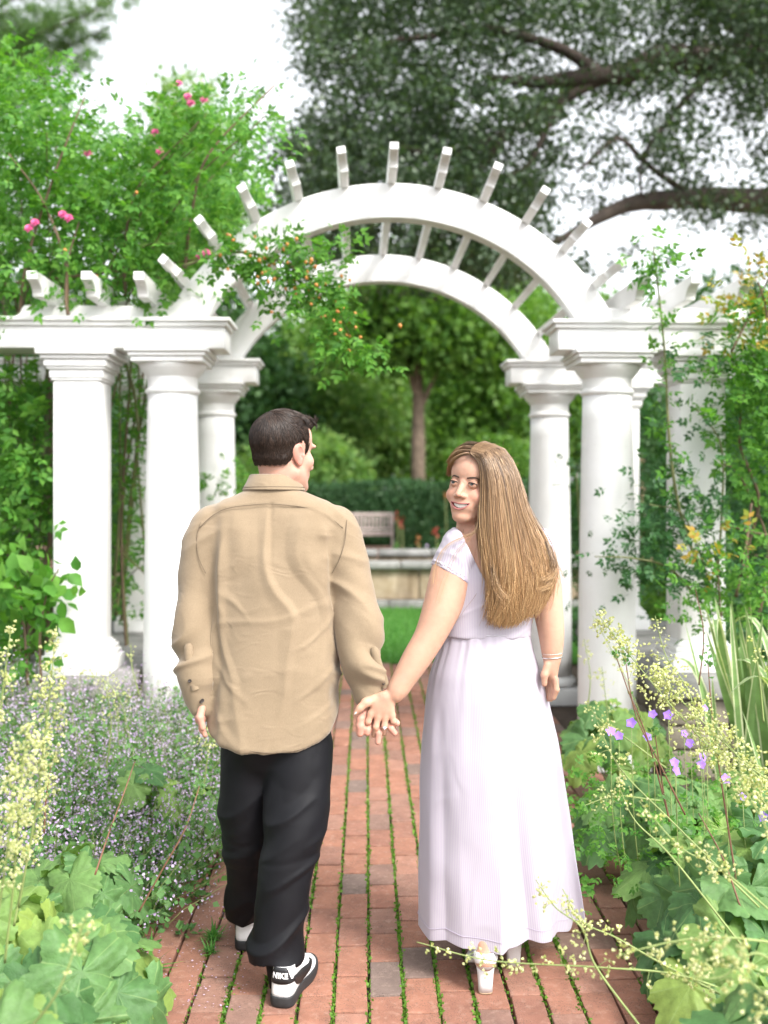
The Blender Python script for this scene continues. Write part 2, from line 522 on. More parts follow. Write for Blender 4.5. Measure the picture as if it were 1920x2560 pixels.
# lawn beyond the arch
mb = MB()
mb.add([(-9, 8.64, -0.012), (9, 8.64, -0.012), (9, 12.72, -0.008), (-9, 12.72, -0.008)], [(0, 1, 2, 3)])
lawn = tag(mb.build('lawn', M['grass']), kind='structure')
N = 42000
p = np.stack([r.uniform(-3.2, 3.2, N), 8.6 + 4.1 * r.random(N) ** 1.2, np.full(N, -.012)], -1)
d = rdirs(r, N) * .45 + np.array([0, 0, 1])
V, F = scatter_mesh(np.array([(-.05, 0, 0), (.05, 0, 0), (.03, .6, .05), (0, 1, .2)]), np.array([(0, 1, 2), (0, 2, 3)]), p, d, rdirs(r, N), r.uniform(.03, .065, N))
grass = link('grass', mesh_np('grass', V, F), M['grass'])
tag(grass, 'short mown green grass between the brick path and the stone basin', 'grass', kind='stuff')
mb = MB()
mb.add([(-12, 12.74, -0.02), (12, 12.74, -0.02), (12, 27.0, -0.02), (-12, 27.0, -0.02)], [(0, 1, 2, 3)])
tag(mb.build('far_paving', M['paving_far']), kind='structure')

# ================================================================== stone basin
basin = tag(empty('stone_basin', (0, 12.75, 0)), 'long low stone water basin with stained blocks and grey coping across the lawn', 'basin')
rs = random.Random(5)
def blocks(parent, x0, x1, y0, y1, z0, z1, step, mat, name, bevel=.012, along='x'):
    a0, a1 = (x0, x1) if along == 'x' else (y0, y1)
    a = a0
    while a < a1 - .05:
        b = min(a1, a + step * rs.uniform(.8, 1.25))
        if a1 - b < step * .3: b = a1
        m = MB(); j = rs.uniform(-.006, .006)
        if along == 'x': m.box(a + .005, b - .005, y0 + j, y1, z0, z1)
        else: m.box(x0 + j, x1 + j, a + .005, b - .005, z0, z1)
        m.build(name, mat, parent, smooth=False, bevel=bevel)
        a = b
blocks(basin, -2.9, 2.7, 0.02, .22, 0.09, .48, .62, M['basin_stone'], 'wall_block')
blocks(basin, -3.0, 2.8, -.10, .24, -0.03, .085, .95, M['bluestone'], 'plinth_stone')
blocks(basin, -3.0, 2.8, -.07, .30, .484, .575, 1.0, M['bluestone'], 'coping_stone', .02)
blocks(basin, -2.9, 2.7, 2.28, 2.46, 0.0, .50, .62, M['basin_stone'], 'wall_block')
blocks(basin, -3.0, 2.8, 2.20, 2.56, .504, .595, 1.0, M['bluestone'], 'coping_stone', .02)
for sx in (-2.9, 2.5):
    blocks(basin, sx, sx + .2, .22, 2.28, 0, .484, .6, M['basin_stone'], 'wall_block', .012, 'y')
    blocks(basin, sx - .06, sx + .26, .305, 2.195, .486, .575, 1.0, M['bluestone'], 'coping_stone', .02, 'y')
t = NT('water'); t.col((0.02, 0.03, 0.025)); t.set(Roughness=0.06); t.bump(t.noise(14, 3, .5, t.coord('Object')), .12, .01); M['water'] = t.m
mb = MB(); mb.add([(-2.7, .22, .42), (2.5, .22, .42), (2.5, 2.28, .42), (-2.7, 2.28, .42)], [(0, 1, 2, 3)])
mb.build('water', M['water'], basin)

# ================================================================== bench
bench = tag(empty('park_bench', (-.54, 26, 0)), 'weathered wooden bench with slatted back in front of the clipped hedge', 'bench')
def bpart(name, *bx):
    m = MB(); m.box(*bx); return m.build(name, M['bench_wood'], bench, smooth=False, bevel=.008)
bpart('top_rail', -.80, .80, .23, .28, .84, .91)
bpart('back_rail', -.75, .75, .235, .275, .46, .52)
for i in range(15): x = -.70 + i * .1; bpart('back_slat', x - .026, x + .026, .245, .268, .522, .838)
for i in range(6): y = -.25 + i * .08; bpart('seat_slat', -.75, .75, y, y + .062, .40, .425)
bpart('seat_rail', -.75, .75, -.235, -.195, .33, .397)
for sx in (-.79, .73):
    bpart('leg', sx, sx + .06, -.26, -.20, -.02, .62); bpart('leg', sx, sx + .06, .225, .285, -.02, .838)
    bpart('arm', sx - .01, sx + .07, -.30, .22, .623, .66)

# ================================================================== pergola with arch
PG = tag(empty('garden_pergola', (0.04, 5.5, 0), R(1.6)), 'white painted wooden pergola with a slatted arch on round and square columns', 'pergola')
WP = M['white_paint']
def round_column(x, y, ztop, h0=0.0):
    c = empty('round_column', (x, y, h0), 0, PG)
    H = ztop - h0
    m = MB(); m.box(-.195, .195, -.195, .195, -.03, .085); V, Q, T = lathe([(.165, .085), (.185, .092), (.196, .115), (.185, .14), (.168, .147), (.168, .16)], 48)
    m.add(V, Q, T); m.build('base', WP, c, bevel=.006)
    pr = []
    for k in range(15):
        f = k / 14; z = .16 + f * (H - .40)
        pr.append((.160 - .026 * f ** 1.7, z))
    zt = pr[-1][1]
    m = MB(); m.add(*lathe(pr, 56)); m.build('shaft', WP, c)
    cap = [(.134, zt), (.137, zt + .003), (.146, zt + .010), (.149, zt + .02), (.146, zt + .03), (.137, zt + .036), (.135, zt + .045), (.136, zt + .095), (.142, zt + .10),
           (.150, zt + .112), (.168, zt + .132), (.180, zt + .152), (.184, zt + .165)]
    m = MB(); m.add(*lathe(cap, 56)); z0 = zt + .165
    m.box(-.190, .190, -.190, .190, z0, z0 + .028); m.box(-.203, .203, -.203, .203, z0 + .0285, z0 + .05); m.box(-.218, .218, -.218, .218, z0 + .0505, H)
    m.build('capital', WP, c, bevel=.005)
    return c
def square_column(x, y, z0, ztop):
    c = empty('square_column', (x, y, z0), 0, PG)
    H = ztop - z0
    sq = lambda m, a, b0, b1: m.box(-a, a, -a, a, b0, b1)
    m = MB(); sq(m, .185, 0, .075); sq(m, .172, .0755, .105); sq(m, .160, .1055, .135); sq(m, .146, .1355, .150); sq(m, .134, .1505, .163); m.build('base', WP, c, bevel=.009, seg=3)
    m = MB(); sq(m, .1245, .1635, H - .1735); m.build('shaft', WP, c, smooth=False, bevel=.006)
    m = MB(); sq(m, .135, H - .173, H - .160); sq(m, .1415, H - .1595, H - .115); sq(m, .155, H - .1145, H - .100); sq(m, .165, H - .0995, H - .062); sq(m, .180, H - .0615, H - .04); sq(m, .200, H - .0395, H)
    m.build('capital', WP, c, bevel=.006, seg=3)
    return c
ZB = 2.245
for yy in (0, 1.65):
    for sx in (-1, 1):
        round_column(sx * 1.2, yy, ZB)
        square_column(sx * 1.695 if sx > 0 else -1.69, yy, .50, ZB)
        # entablature beam with moulded top
        for nm, (x0, x1), (y0, y1), (z0, z1) in (('beam', (.90, 3.3), (-.13, .13), (ZB + .001, ZB + .118)),
                                           ('beam_moulding', (.882, 3.3), (-.148, .148), (ZB + .1185, ZB + .142)),
                                           ('beam_moulding', (.866, 3.3), (-.164, .164), (ZB + .1425, ZB + .165))):
            m = MB(); a, b = (x0, x1) if sx > 0 else (-x1, -x0)
            m.box(a, b, yy + y0, yy + y1, z0, z1); m.build(nm, WP, PG, smooth=False, bevel=.005)
        # upper board with a cut scroll at the outer end
        z0, z1 = ZB + .1655, ZB + .243
        prof = [(1.03, z0), (2.06, z0), (2.06, z0 + .016)] + [(2.06 - .055 * math.sin(a), z0 + .016 + .045 * (1 - math.cos(a))) for a in np.linspace(0.2, 1.5, 6)] + [(1.99, z1), (1.20, z1)]
        prof = np.array(prof); prof[:, 0] *= sx
        rg = np.stack([np.stack([prof[:, 0], np.full(len(prof), yy - .055), prof[:, 1]], -1), np.stack([prof[:, 0], np.full(len(prof), yy + .055), prof[:, 1]], -1)])
        nP = len(prof); Vp = rg.reshape(-1, 3)
        bm = bmesh.new(); vs = [bm.verts.new(v) for v in Vp]
        bm.faces.new(vs[:nP]); bm.faces.new(vs[nP:][::-1])
        for q in range(nP): bm.faces.new((vs[q], vs[(q + 1) % nP], vs[nP + (q + 1) % nP], vs[nP + q]))
        bmesh.ops.recalc_face_normals(bm, faces=bm.faces[:])
        me = bpy.data.meshes.new('upper_board'); bm.to_mesh(me); bm.free()
        add_bevel(link('upper_board', me, WP, PG), .004)
# arch ribs
AZ, RO, RI = 1.777, 1.389, 1.200
a0 = math.acos((ZB + .1675 - AZ) / RI) ; a1 = math.acos((ZB + .1675 - AZ) / RO)
for yy in (0, 1.65):
    n = 72
    f = np.linspace(-1, 1, n)
    ang_i = f * a0; ang_o = f * a1
    rings = np.stack([np.stack([RI * np.sin(ang_i), np.full(n, yy - .0548), AZ + RI * np.cos(ang_i)], -1),
                      np.stack([RO * np.sin(ang_o), np.full(n, yy - .0548), AZ + RO * np.cos(ang_o)], -1),
                      np.stack([RO * np.sin(ang_o), np.full(n, yy + .0548), AZ + RO * np.cos(ang_o)], -1),
                      np.stack([RI * np.sin(ang_i), np.full(n, yy + .0548), AZ + RI * np.cos(ang_i)], -1)], 1)
    V, Q, T = loft(rings, True, True)
    V = V + np.array([0, -.002 if yy == 0 else .002, 0])
    m = MB(); m.add(V, Q, T)
    o = m.build('arch_rib', WP, PG, smooth=False, bevel=.005)
def slat_mesh(wd, hh, y0, y1, cove):
    """bar along y, its lower ends cut to a cove"""
    pr = [(y0, hh), (y0, hh * .62)]
    pr += [(y0 + cove * math.sin(a), hh * .62 * (1 - (1 - math.cos(a)) * .98)) for a in np.linspace(.25, math.pi / 2, 6)]
    pr2 = [(y1 - (p[0] - y0), p[1]) for p in pr[::-1]]
    pr = pr + pr2
    bm = bmesh.new(); n = len(pr)
    A = [bm.verts.new((-wd / 2, p[0], p[1])) for p in pr]; B = [bm.verts.new((wd / 2, p[0], p[1])) for p in pr]
    bm.faces.new(A); bm.faces.new(B[::-1])
    for q in range(n): bm.faces.new((A[q], A[(q + 1) % n], B[(q + 1) % n], B[q]))
    bmesh.ops.recalc_face_normals(bm, faces=bm.faces[:])
    me = bpy.data.meshes.new('slat'); bm.to_mesh(me); bm.free(); me.materials.append(WP)
    return me
sm = slat_mesh(.046, .10, -.43, 2.08, .11)
for i in range(11):
    a = R(-53.2 + 10.64 * i)
    o = link('arch_slat', sm, None, PG)
    o.location = ((RO - .006) * math.sin(a), 0, AZ + (RO - .006) * math.cos(a)); o.rotation_euler = (0, a, 0); add_bevel(o, .004)
sm2 = slat_mesh(.054, .115, -.40, 2.05, .10)
for sx in (-1, 1):
    for x in (1.30, 1.565, 1.84):
        o = link('rafter', sm2, None, PG); o.location = (sx * x, 0, ZB + .2385); add_bevel(o, .004)

# low stone walls that carry the square columns
def stone_wall(sx, label):
    w = tag(empty('stone_wall', (0.04 + sx * 1.75, 5.5, 0)), label, 'wall')
    x0, x1 = (-.42, .36) if sx < 0 else (-.34, .42)
    z = -.04
    for hgt in (.15, .13, .14):
        blocks(w, x0 + .04, x1 - .04, -.24, -.06, z, z + hgt - .006, .30, M['fieldstone'], 'stone', .014)
        blocks(w, (x1 - .22) if sx < 0 else (x0 + .04), (x1 - .04) if sx < 0 else (x0 + .22), -.055, 2.0, z, z + hgt - .006, .34, M['fieldstone'], 'stone', .014, 'y')
        z += hgt
    m = MB(); m.box(x0 + .08 if sx < 0 else x0 + .225, x1 - .225 if sx < 0 else x1 - .08, -.05, 1.98, -.03, .375); m.build('core', M['fieldstone'], w, smooth=False)
    blocks(w, x0, x1, -.30, 2.06, .386, .4985, .80, M['bluestone'], 'cap_stone', .018, 'y')
stone_wall(-1, 'low stone wall with a bluestone cap under the square columns at left')
stone_wall(1, 'low stone wall with a bluestone cap under the square columns at right')

# framed panel standing in for an unclear window-like shape behind the right columns
nb = tag(empty('framed_panel', P(1366, 1200, 17.0) * np.array([1, 1, 0])), 'small brown framed panel on posts seen between the right columns', 'panel')
def npart(name, mat, *bx):
    m = MB(); m.box(*bx); return m.build(name, M[mat], nb, smooth=False, bevel=.006)
npart('board', 'dark_wood', -.40, .14, 0, .03, 1.14, 2.02)
for a in ((-.46, -.40, -.01, .05, 0, 2.10), (.14, .20, -.01, .05, 0, 2.10)): npart('post', 'tan_wood', *a)
for z in (1.08, 1.55, 2.022): npart('rail', 'tan_wood', -.399, .139, -.008, .045, z, z + .055)
# ================================================================== trees
def crown_mesh(name, cl_pos, cl_rad, per, leaf, tmpl, seed, flat=.7, up=.5):
    r = rng(seed)
    n = len(cl_pos) * per
    c = np.repeat(np.asarray(cl_pos), per, 0); rad = np.repeat(np.asarray(cl_rad), per)
    off = r.normal(size=(n, 3)) * np.array([1, 1, flat]) * .55
    pos = c + off * rad[:, None]
    d = rdirs(r, n) + off * .6 - np.array([0, 0, .25])
    nr = rdirs(r, n) * .8 + np.array([0, 0, up])
    V, F = scatter_mesh(tmpl[0], tmpl[1], pos, d, nr, leaf * r.uniform(.6, 1.25, n))
    return mesh_np(name, V, F)

def limb(mb, pts, r0, r1, n=9, wob=.0, seed=0, m=14):
    q = spline(pts, m)
    if wob: q = q + np.stack([pn(q, 1.7, seed + k) for k in range(3)], -1) * wob * np.linspace(0, 1, m)[:, None]
    rad = r0 + (r1 - r0) * np.linspace(0, 1, m) ** .8
    mb.tube(q, rad * (1 + .12 * pn(q, 4, seed)), n)
    return q

def simple_tree(name, label, base, h_trunk, tr, blobs, ncl, per, leaf, mat, seed, bark='bark', group=None, lean=(0, 0), tmpl=LEAF2, cr=.55):
    """blobs: (centre, radii) relative to base"""
    r = rng(seed)
    root = tag(empty(name, base), label, 'tree', group)
    mb = MB()
    top = np.array([lean[0], lean[1], h_trunk])
    allc = np.array([b[0] for b in blobs])
    zc = allc[:, 2].max()
    limb(mb, [(0, 0, -.1), top * .45 + r.normal(0, .04, 3), top, np.array([lean[0] * 1.2, lean[1], zc])], tr, tr * .25, 10, .05, seed, 20)
    w = np.array([np.prod(b[1]) for b in blobs]); w = w / w.sum()
    cl = []
    for b, f in zip(blobs, w):
        k = max(4, int(ncl * f))
        d = rdirs(r, k); rr = r.random(k) ** .42
        q = np.array(b[0]) + d * rr[:, None] * np.array(b[1])
        keep = pn(q, .9, seed) > -.45
        cl.append(q[keep])
        for j in range(3):
            e = np.array(b[0]) + rdirs(r, 1)[0] * np.array(b[1]) * .65
            s = top * r.uniform(.55, 1.0)
            mid = (s + e) / 2 + np.array([0, 0, .15 * np.linalg.norm(e - s)])
            limb(mb, [s, mid, e], tr * .36, tr * .07, 6, .12, seed + j, 9)
    cl = np.vstack(cl)
    mb.build('trunk', M[bark], root)
    me = crown_mesh('crown', cl, r.uniform(.6, 1.25, len(cl)) * cr, per, leaf, tmpl, seed + 1)
    link('crown', me, M[mat], root)
    return root

def W(x, y, d, base):
    return P(x, y, d) - np.asarray(base)

# the wood behind the hedge: separate trees
def bg_tree(xd, d, ytop, wpx, mat, seed, label, yb=1000, ncl=420, per=34, leaf=.26, bark='bark', trunk=True, cr=.95):
    b = P(xd, 1061, d); b[2] = 0
    r = rng(seed)
    zt = P(xd, ytop, d)[2]; zb = max(.3, P(xd, yb, d)[2])
    hw = wpx * d / 2151 / 2
    blobs = []
    nb = 7
    for k in range(nb):
        f = k / (nb - 1)
        z = zb + (zt - zb) * (.12 + .76 * f)
        wv = hw * (1.0 - .5 * f ** 2)
        blobs.append(((r.uniform(-.35, .35) * wv, r.uniform(-.6, .6), z), (wv * r.uniform(.7, .95), min(2.2, wv), (zt - zb) * .17)))
    return simple_tree('broadleaf_tree', label, tuple(b), max(1.2, (zb + zt) / 2), .30 if trunk else .15, blobs, ncl, per, leaf, mat, seed, bark, 'trees behind the hedge', cr=cr)

bg_tree(905, 31, 560, 560, 'wood_leaf', 101, 'dark green tree with a tall bare trunk behind the hedge, near the middle', yb=790, ncl=560, bark='bark_pale', cr=.8)
bg_tree(655, 36, 690, 420, 'wood_leaf_pale', 102, 'pale green bushy tree behind the hedge, beside the bare trunk', yb=1010, ncl=620)
bg_tree(1090, 38, 620, 430, 'wood_leaf', 103, 'mid green tree behind the hedge, seen above the woman', yb=1020, ncl=620)
bg_tree(480, 34, 620, 380, 'wood_leaf_dark', 104, 'dark tree behind the left round columns', yb=1040, ncl=500)
bg_tree(770, 46, 640, 520, 'wood_leaf_pale', 105, 'leafy tree filling the far centre of the arch', yb=1030, ncl=700, leaf=.34, cr=1.2)
bg_tree(1330, 40, 650, 420, 'wood_leaf', 106, 'mid green tree behind the right round columns', yb=1050, ncl=520, leaf=.3)
bg_tree(1600, 36, 610, 460, 'wood_leaf_dark', 107, 'dark tree behind the right square column', yb=1050, ncl=560, leaf=.3)
bg_tree(120, 32, 560, 520, 'wood_leaf_dark', 108, 'dark tree behind the left square column', yb=1050, ncl=560)
bg_tree(395, 40, 190, 220, 'wood_leaf_pale', 109, 'pale tall tree top rising above the climbing rose', yb=700, ncl=420, leaf=.34, cr=1.1)
bg_tree(-120, 38, 500, 460, 'wood_leaf', 110, 'mid green tree at the left edge behind the shrubs', yb=1050, ncl=420)
bg_tree(1010, 52, 560, 600, 'wood_leaf_pale', 111, 'pale far tree in the right half of the arch', yb=1030, ncl=640, leaf=.4, cr=1.3)

def shrub_blob(name, label, c, rad, n, leaf, mat, seed, cat='shrub', group=None, tmpl=LEAF2, stems=5):
    """a bushy plant: stems and leaf clumps through a rounded volume"""
    r = rng(seed); c = np.array(c, float)
    root = tag(empty(name, (c[0], c[1], 0)), label, cat, group)
    mb = MB(); rad = np.array(rad, float)
    for k in range(stems):
        a = rdirs(r, 1)[0] * rad * .7
        limb(mb, [(r.normal(0, .05), r.normal(0, .05), -.03), np.array([a[0] * .4, a[1] * .4, c[2] * .6]), np.array([a[0], a[1], c[2] + a[2]])], .03 * max(.4, rad[2]), .006, 5, .05, seed + k, 8)
    mb.build('stem', M['bark'], root)
    k = n // 28
    d = rdirs(r, k); q = d * (r.random(k) ** .33)[:, None] * rad
    q *= (1 + .22 * pn(d, 2.2, seed))[:, None]
    q[:, 2] += c[2]
    q = q[q[:, 2] > .05]
    me = crown_mesh('foliage', q, r.uniform(.6, 1.2, len(q)) * rad.min() * .28, 28, leaf, tmpl, seed)
    link('foliage', me, M[mat], root)
    return root
b = P(650, 1000, 29.5)
shrub_blob('rounded_shrub', 'pale leafy shrub just over the hedge beside the man', (b[0], 29.5, 1.5), (2.3, 1.0, 1.7), 15000, .17, 'wood_leaf_pale', 120)
b = P(1000, 1000, 29.8)
shrub_blob('rounded_shrub', 'mid green shrub just over the hedge beside the woman', (b[0] + .9, 29.8, 1.6), (1.6, 1.0, 1.6), 13000, .17, 'wood_leaf', 121)
b = P(800, 1000, 30.5)
shrub_blob('rounded_shrub', 'mid green shrub over the hedge left of the bare trunk', (b[0] - 1.5, 30.5, 1.3), (1.2, .8, 1.5), 9000, .16, 'wood_leaf', 122)
b = P(560, 900, 10)
shrub_blob('rounded_shrub', 'green shrub beyond the left back column', (-2.1, 10.2, .9), (1.0, .8, 1.2), 9000, .07, 'wood_leaf', 123)
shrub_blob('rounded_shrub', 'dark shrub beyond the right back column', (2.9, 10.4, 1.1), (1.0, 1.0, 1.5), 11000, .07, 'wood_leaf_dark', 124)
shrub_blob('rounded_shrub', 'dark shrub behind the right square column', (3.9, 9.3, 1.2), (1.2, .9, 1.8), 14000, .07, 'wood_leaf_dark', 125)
shrub_blob('rounded_shrub', 'green shrub behind the gap between right columns', (2.55, 8.3, .35), (.45, .5, .6), 5000, .05, 'wood_leaf', 126)

# hedges
def hedge(label, x0, x1, y0, y1, h, n, seed):
    root = tag(empty('clipped_hedge', ((x0 + x1) / 2, (y0 + y1) / 2, 0)), label, 'hedge')
    cx, cy = (x0 + x1) / 2, (y0 + y1) / 2
    m = MB(); m.box(x0 - cx + .12, x1 - cx - .12, y0 - cy + .12, y1 - cy - .12, -.03, h - .12); m.build('core', M['hedge_leaf'], root, smooth=False)
    r = rng(seed)
    fr = r.random(n)
    px = r.uniform(x0, x1, n) - cx; py = r.uniform(y0, y1, n) - cy; pz = r.uniform(0, h, n)
    front = fr < .62; top = (fr >= .62) & (fr < .86); side = fr >= .86
    py[front] = y0 - cy; pz[top] = h
    px[side] = np.where(r.random(side.sum()) < .5, x0, x1) - cx
    q = np.stack([px, py, pz], -1)
    q += np.stack([pn(q, 1.1, seed + k) * .09 for k in range(3)], -1) + r.normal(0, .045, (n, 3))
    nr = rdirs(r, n) * .9; nr[front] += np.array([0, -.8, .3]); nr[top] += np.array([0, 0, 1])
    V, F = scatter_mesh(LEAF2[0], LEAF2[1], q, rdirs(r, n, .4), nr, r.uniform(.05, .11, n))
    link('foliage', mesh_np('foliage', V, F), M['hedge_leaf'], root)
hedge('long clipped dark green hedge behind the bench', -9, 1.1, 27.3, 28.4, 1.66, 26000, 130)
hedge('nearer block of clipped dark hedge right of the bench', .55, 9, 24.6, 25.8, 1.60, 26000, 131)

# ================================================================== the great oak
oak_base = np.array([9.6, 17.0, 0.0])
oak = tag(empty('oak_tree', tuple(oak_base)), 'huge spreading dark tree whose limbs reach in from the upper right', 'tree')
mb = MB()
Wd = lambda x, y, d: W(x, y, d, oak_base)
trunk_top = np.array([-.4, -.3, 5.4])
limb(mb, [(0, 0, -.1), (.05, .0, 2.0), (-.2, -.1, 4.0), trunk_top], .62, .48, 14, .1, 1, 18)
limb(mb, [trunk_top - [0, 0, 1.6], Wd(1900, 400, 16.0), Wd(1700, 432, 15.2), Wd(1500, 426, 14.6), Wd(1380, 440, 14.2), Wd(1290, 470, 14.0), Wd(1188, 522, 13.8)], .33, .045, 10, .05, 2, 40)
limb(mb, [trunk_top, Wd(1830, 220, 16.0), Wd(1660, 118, 15.0), Wd(1540, 134, 14.6), Wd(1430, 132, 14.3), Wd(1330, 155, 14.1), Wd(1180, 175, 14.0), Wd(1050, 160, 14)], .46, .05, 10, .08, 3, 40)
limb(mb, [Wd(1720, 140, 15.2), Wd(1640, 70, 15.0), Wd(1540, 0, 14.7), Wd(1440, -70, 14.5)], .30, .16, 10, .06, 4, 20)
limb(mb, [Wd(1500, 426, 14.6), Wd(1390, 350, 14.0), Wd(1330, 300, 13.8), Wd(1250, 380, 13.6)], .06, .02, 6, .1, 5, 16)
limb(mb, [Wd(1560, 132, 14.6), Wd(1460, 240, 14.3), Wd(1400, 330, 14.1), Wd(1390, 420, 14.0)], .07, .02, 6, .1, 6, 16)
limb(mb, [Wd(1330, 155, 14.1), Wd(1220, 210, 14.0), Wd(1090, 290, 13.9), Wd(960, 330, 13.8), Wd(860, 330, 13.8)], .10, .03, 7, .15, 7, 20)
limb(mb, [Wd(1300, 160, 14.1), Wd(1180, 90, 14.2), Wd(1020, 60, 14.2), Wd(850, 90, 14.0), Wd(720, 130, 14.0)], .10, .03, 7, .15, 8, 20)
limb(mb, [Wd(1090, 290, 13.9), Wd(1010, 400, 14.0), Wd(900, 470, 14.2), Wd(780, 500, 14.3)], .07, .02, 6, .15, 9, 16)
limb(mb, [Wd(1220, 210, 14.0), Wd(1150, 330, 13.8), Wd(1080, 400, 13.8)], .07, .02, 6, .15, 10, 16)
mb.build('trunk', M['bark'], oak)
r = rng(140)
N = 12000
xd = r.uniform(520, 2230, N); yd = r.uniform(-160, 640, N); dd = r.uniform(12.6, 17.5, N)
def sm(a, b, x): t = np.clip((x - a) / (b - a), 0, 1); return t * t * (3 - 2 * t)
left_edge = np.interp(yd, [-160, 0, 100, 200, 330, 450, 560, 640], [640, 610, 625, 650, 575, 560, 585, 690])
dens = sm(0, 70, xd - left_edge)
right = sm(1130, 1260, xd)
low = sm(170, 260, yd)
dens = dens * (1 - right * low * .70)                 # thin, sky-lit part at the right
dens = dens * (1 - right * sm(430, 500, yd) * .75)
dens = dens * (1 - sm(560, 640, yd) * (1 - .3 * right))
dens = np.maximum(dens, sm(1520, 1650, xd) * sm(400, 460, yd) * (1 - sm(560, 640, yd)) * .35)
hole = np.exp(-(((xd - 1240) / 95) ** 2 + ((yd - 175) / 70) ** 2)) * .8 + np.exp(-(((xd - 1080) / 60) ** 2 + ((yd - 160) / 55) ** 2)) * .7 + np.exp(-(((xd - 1010) / 40) ** 2 + ((yd - 60) / 40) ** 2)) * .5
dens = dens * (1 - hole) * (1 - .22 * sm(1120, 1300, xd)) * (.72 + .5 * pn(np.stack([xd / 70, yd / 70, dd], -1), 1, 9))
keep = r.random(N) < dens * .40
q = np.stack([(xd - 829.5) * dd / 2151, dd, CAM_H - (yd - 1061) * dd / 2151], -1)[keep] - oak_base
me = crown_mesh('crown', q, r.uniform(.2, .42, len(q)), 70, .082, LEAF2, 141)
link('crown', me, M['oak_leaf'], oak)

# ================================================================== pine at the upper left
pine_base = np.array([-9.6, 19.0, 0.0])
pine = tag(empty('pine_tree', tuple(pine_base)), 'tall pine with soft needle boughs in the upper left corner', 'tree')
mb = MB(); limb(mb, [(0, 0, -.1), (.1, 0, 5), (0, .1, 13)], .35, .08, 12, .05, 1, 16)
r = rng(150); tip = []
boughs = [(W(190, 128, 18.0, pine_base), 7.6), (W(255, -5, 18.2, pine_base), 9.2), (W(120, 50, 18.4, pine_base), 8.8), (W(215, 20, 17.6, pine_base), 9.0), (W(60, 110, 18, pine_base), 8.0),
          (W(150, -60, 18.3, pine_base), 9.8), (W(20, 20, 17.4, pine_base), 8.7), (W(70, -90, 18.3, pine_base), 10.2), (W(150, 95, 18.8, pine_base), 8.4), (W(-60, 60, 17.0, pine_base), 8.1), (W(-60, 160, 18.5, pine_base), 7.4), (W(90, 60, 19.2, pine_base), 8.6), (W(235, 60, 18.5, pine_base), 8.6)]
for k, (e, hz) in enumerate(boughs):
    s = np.array([0, 0, hz * .96 - .3]); mid = (s + e) / 2 + np.array([0, 0, .25])
    c = limb(mb, [s, mid, e], .07, .012, 6, .06, k, 16)
    for f in np.linspace(.3, 1, 24):
        p0 = c[int(f * 15)]
        tip.append(p0 + r.normal(0, 1, (4, 3)) * np.array([.42, .42, .13]) * (1.15 - .6 * f))
mb.build('trunk', M['bark'], pine)
tip = np.vstack(tip)
n = len(tip) * 46
c = np.repeat(tip, 46, 0)
d = rdirs(r, n, .45)
V, F = scatter_mesh(np.array([(-.02, 0, 0), (.02, 0, 0), (0, 1, 0)]), np.array([(0, 1, 2)]), c + d * .03, d, rdirs(r, n), np.stack([np.full(n, .32), r.uniform(.13, .24, n), np.full(n, .2)], -1))
link('crown', mesh_np('crown', V, F), M['pine_needle'], pine)

# red and orange border flowers in front of the far hedge
def border_flower(x, y, d, hgt, mat, seed, label):
    b = P(x, 1061, d); r = rng(seed)
    root = tag(empty('border_flower', (b[0], d, 0)), label, 'flower', 'flowers in front of the far hedge')
    mb = MB(); mb.tube(spline([(0, 0, -.02), (.02, 0, hgt * .5), (0, 0, hgt)], 6), [.012] * 6, 5); mb.build('stem', M['stem_green'], root)
    n = 60; dd = rdirs(r, n, .5)
    V, F = scatter_mesh(LEAF4[0], LEAF4[1], dd * .02 + np.array([0, 0, hgt * .2]) * r.random((n, 1)), dd + [0, 0, .5], rdirs(r, n), r.uniform(.15, .38, n)); link('leaves', mesh_np('leaves', V, F), M['mint_leaf'], root)
    n = 12; q = r.normal(0, 1, (n, 3)) * np.array([.02, .02, .05]) + np.array([0, 0, hgt])
    V, F = scatter_mesh(LEAF4[0] * [1.6, 1, 1], LEAF4[1], q, rdirs(r, n), rdirs(r, n), r.uniform(.04, .065, n)); tag(link('flower', mesh_np('flower', V, F), M[mat], root), kind='stuff')
border_flower(868, 1140, 18.2, .86, 'red_petal', 1, 'red flower spike left of the woman, in front of the hedge')
border_flower(903, 1165, 17.2, .62, 'orange_petal', 2, 'low orange red flower behind the basin rim')
border_flower(942, 1155, 17.6, .72, 'red_petal', 3, 'red flower close to the woman\'s shoulder, behind the basin')
border_flower(962, 1040, 20.5, 1.38, 'orange_petal', 4, 'tall orange flower against the hedge beside the woman\'s face')
border_flower(858, 1140, 18.9, .98, 'red_petal', 5, 'tallest red flower spike left of the woman')
border_flower(920, 1165, 16.6, .45, 'lavender_petal', 6, 'pale grassy flower clump behind the basin')
# ================================================================== climbing roses
def rose_leaves(name, cl, rad, per, size, mat, seed, parent, tmpl=ROSE5, origin=(0, 0, 0), droop=.2):
    r = rng(seed); n = len(cl) * per
    c = np.repeat(np.asarray(cl), per, 0); off = r.normal(size=(n, 3)) * np.array([1, 1, .85]) * rad
    d = rdirs(r, n) + off / rad * .5 - np.array([0, 0, droop]); nr = rdirs(r, n) * .7 + np.array([0, -.35, .75])
    V, F = scatter_mesh(tmpl[0], tmpl[1], c + off - np.asarray(origin), d, nr, size * r.uniform(.6, 1.25, n))
    o = link(name, mesh_np(name, V, F), M[mat], parent); o['kind'] = 'stuff'
    return o

def cane(parent, pts, r0, r1, mat, seed, origin, m=26, wob=.03):
    mb = MB(); limb(mb, [np.asarray(p) - np.asarray(origin) for p in pts], r0, r1, 6, wob, seed, m)
    return mb.build('cane', M[mat], parent)

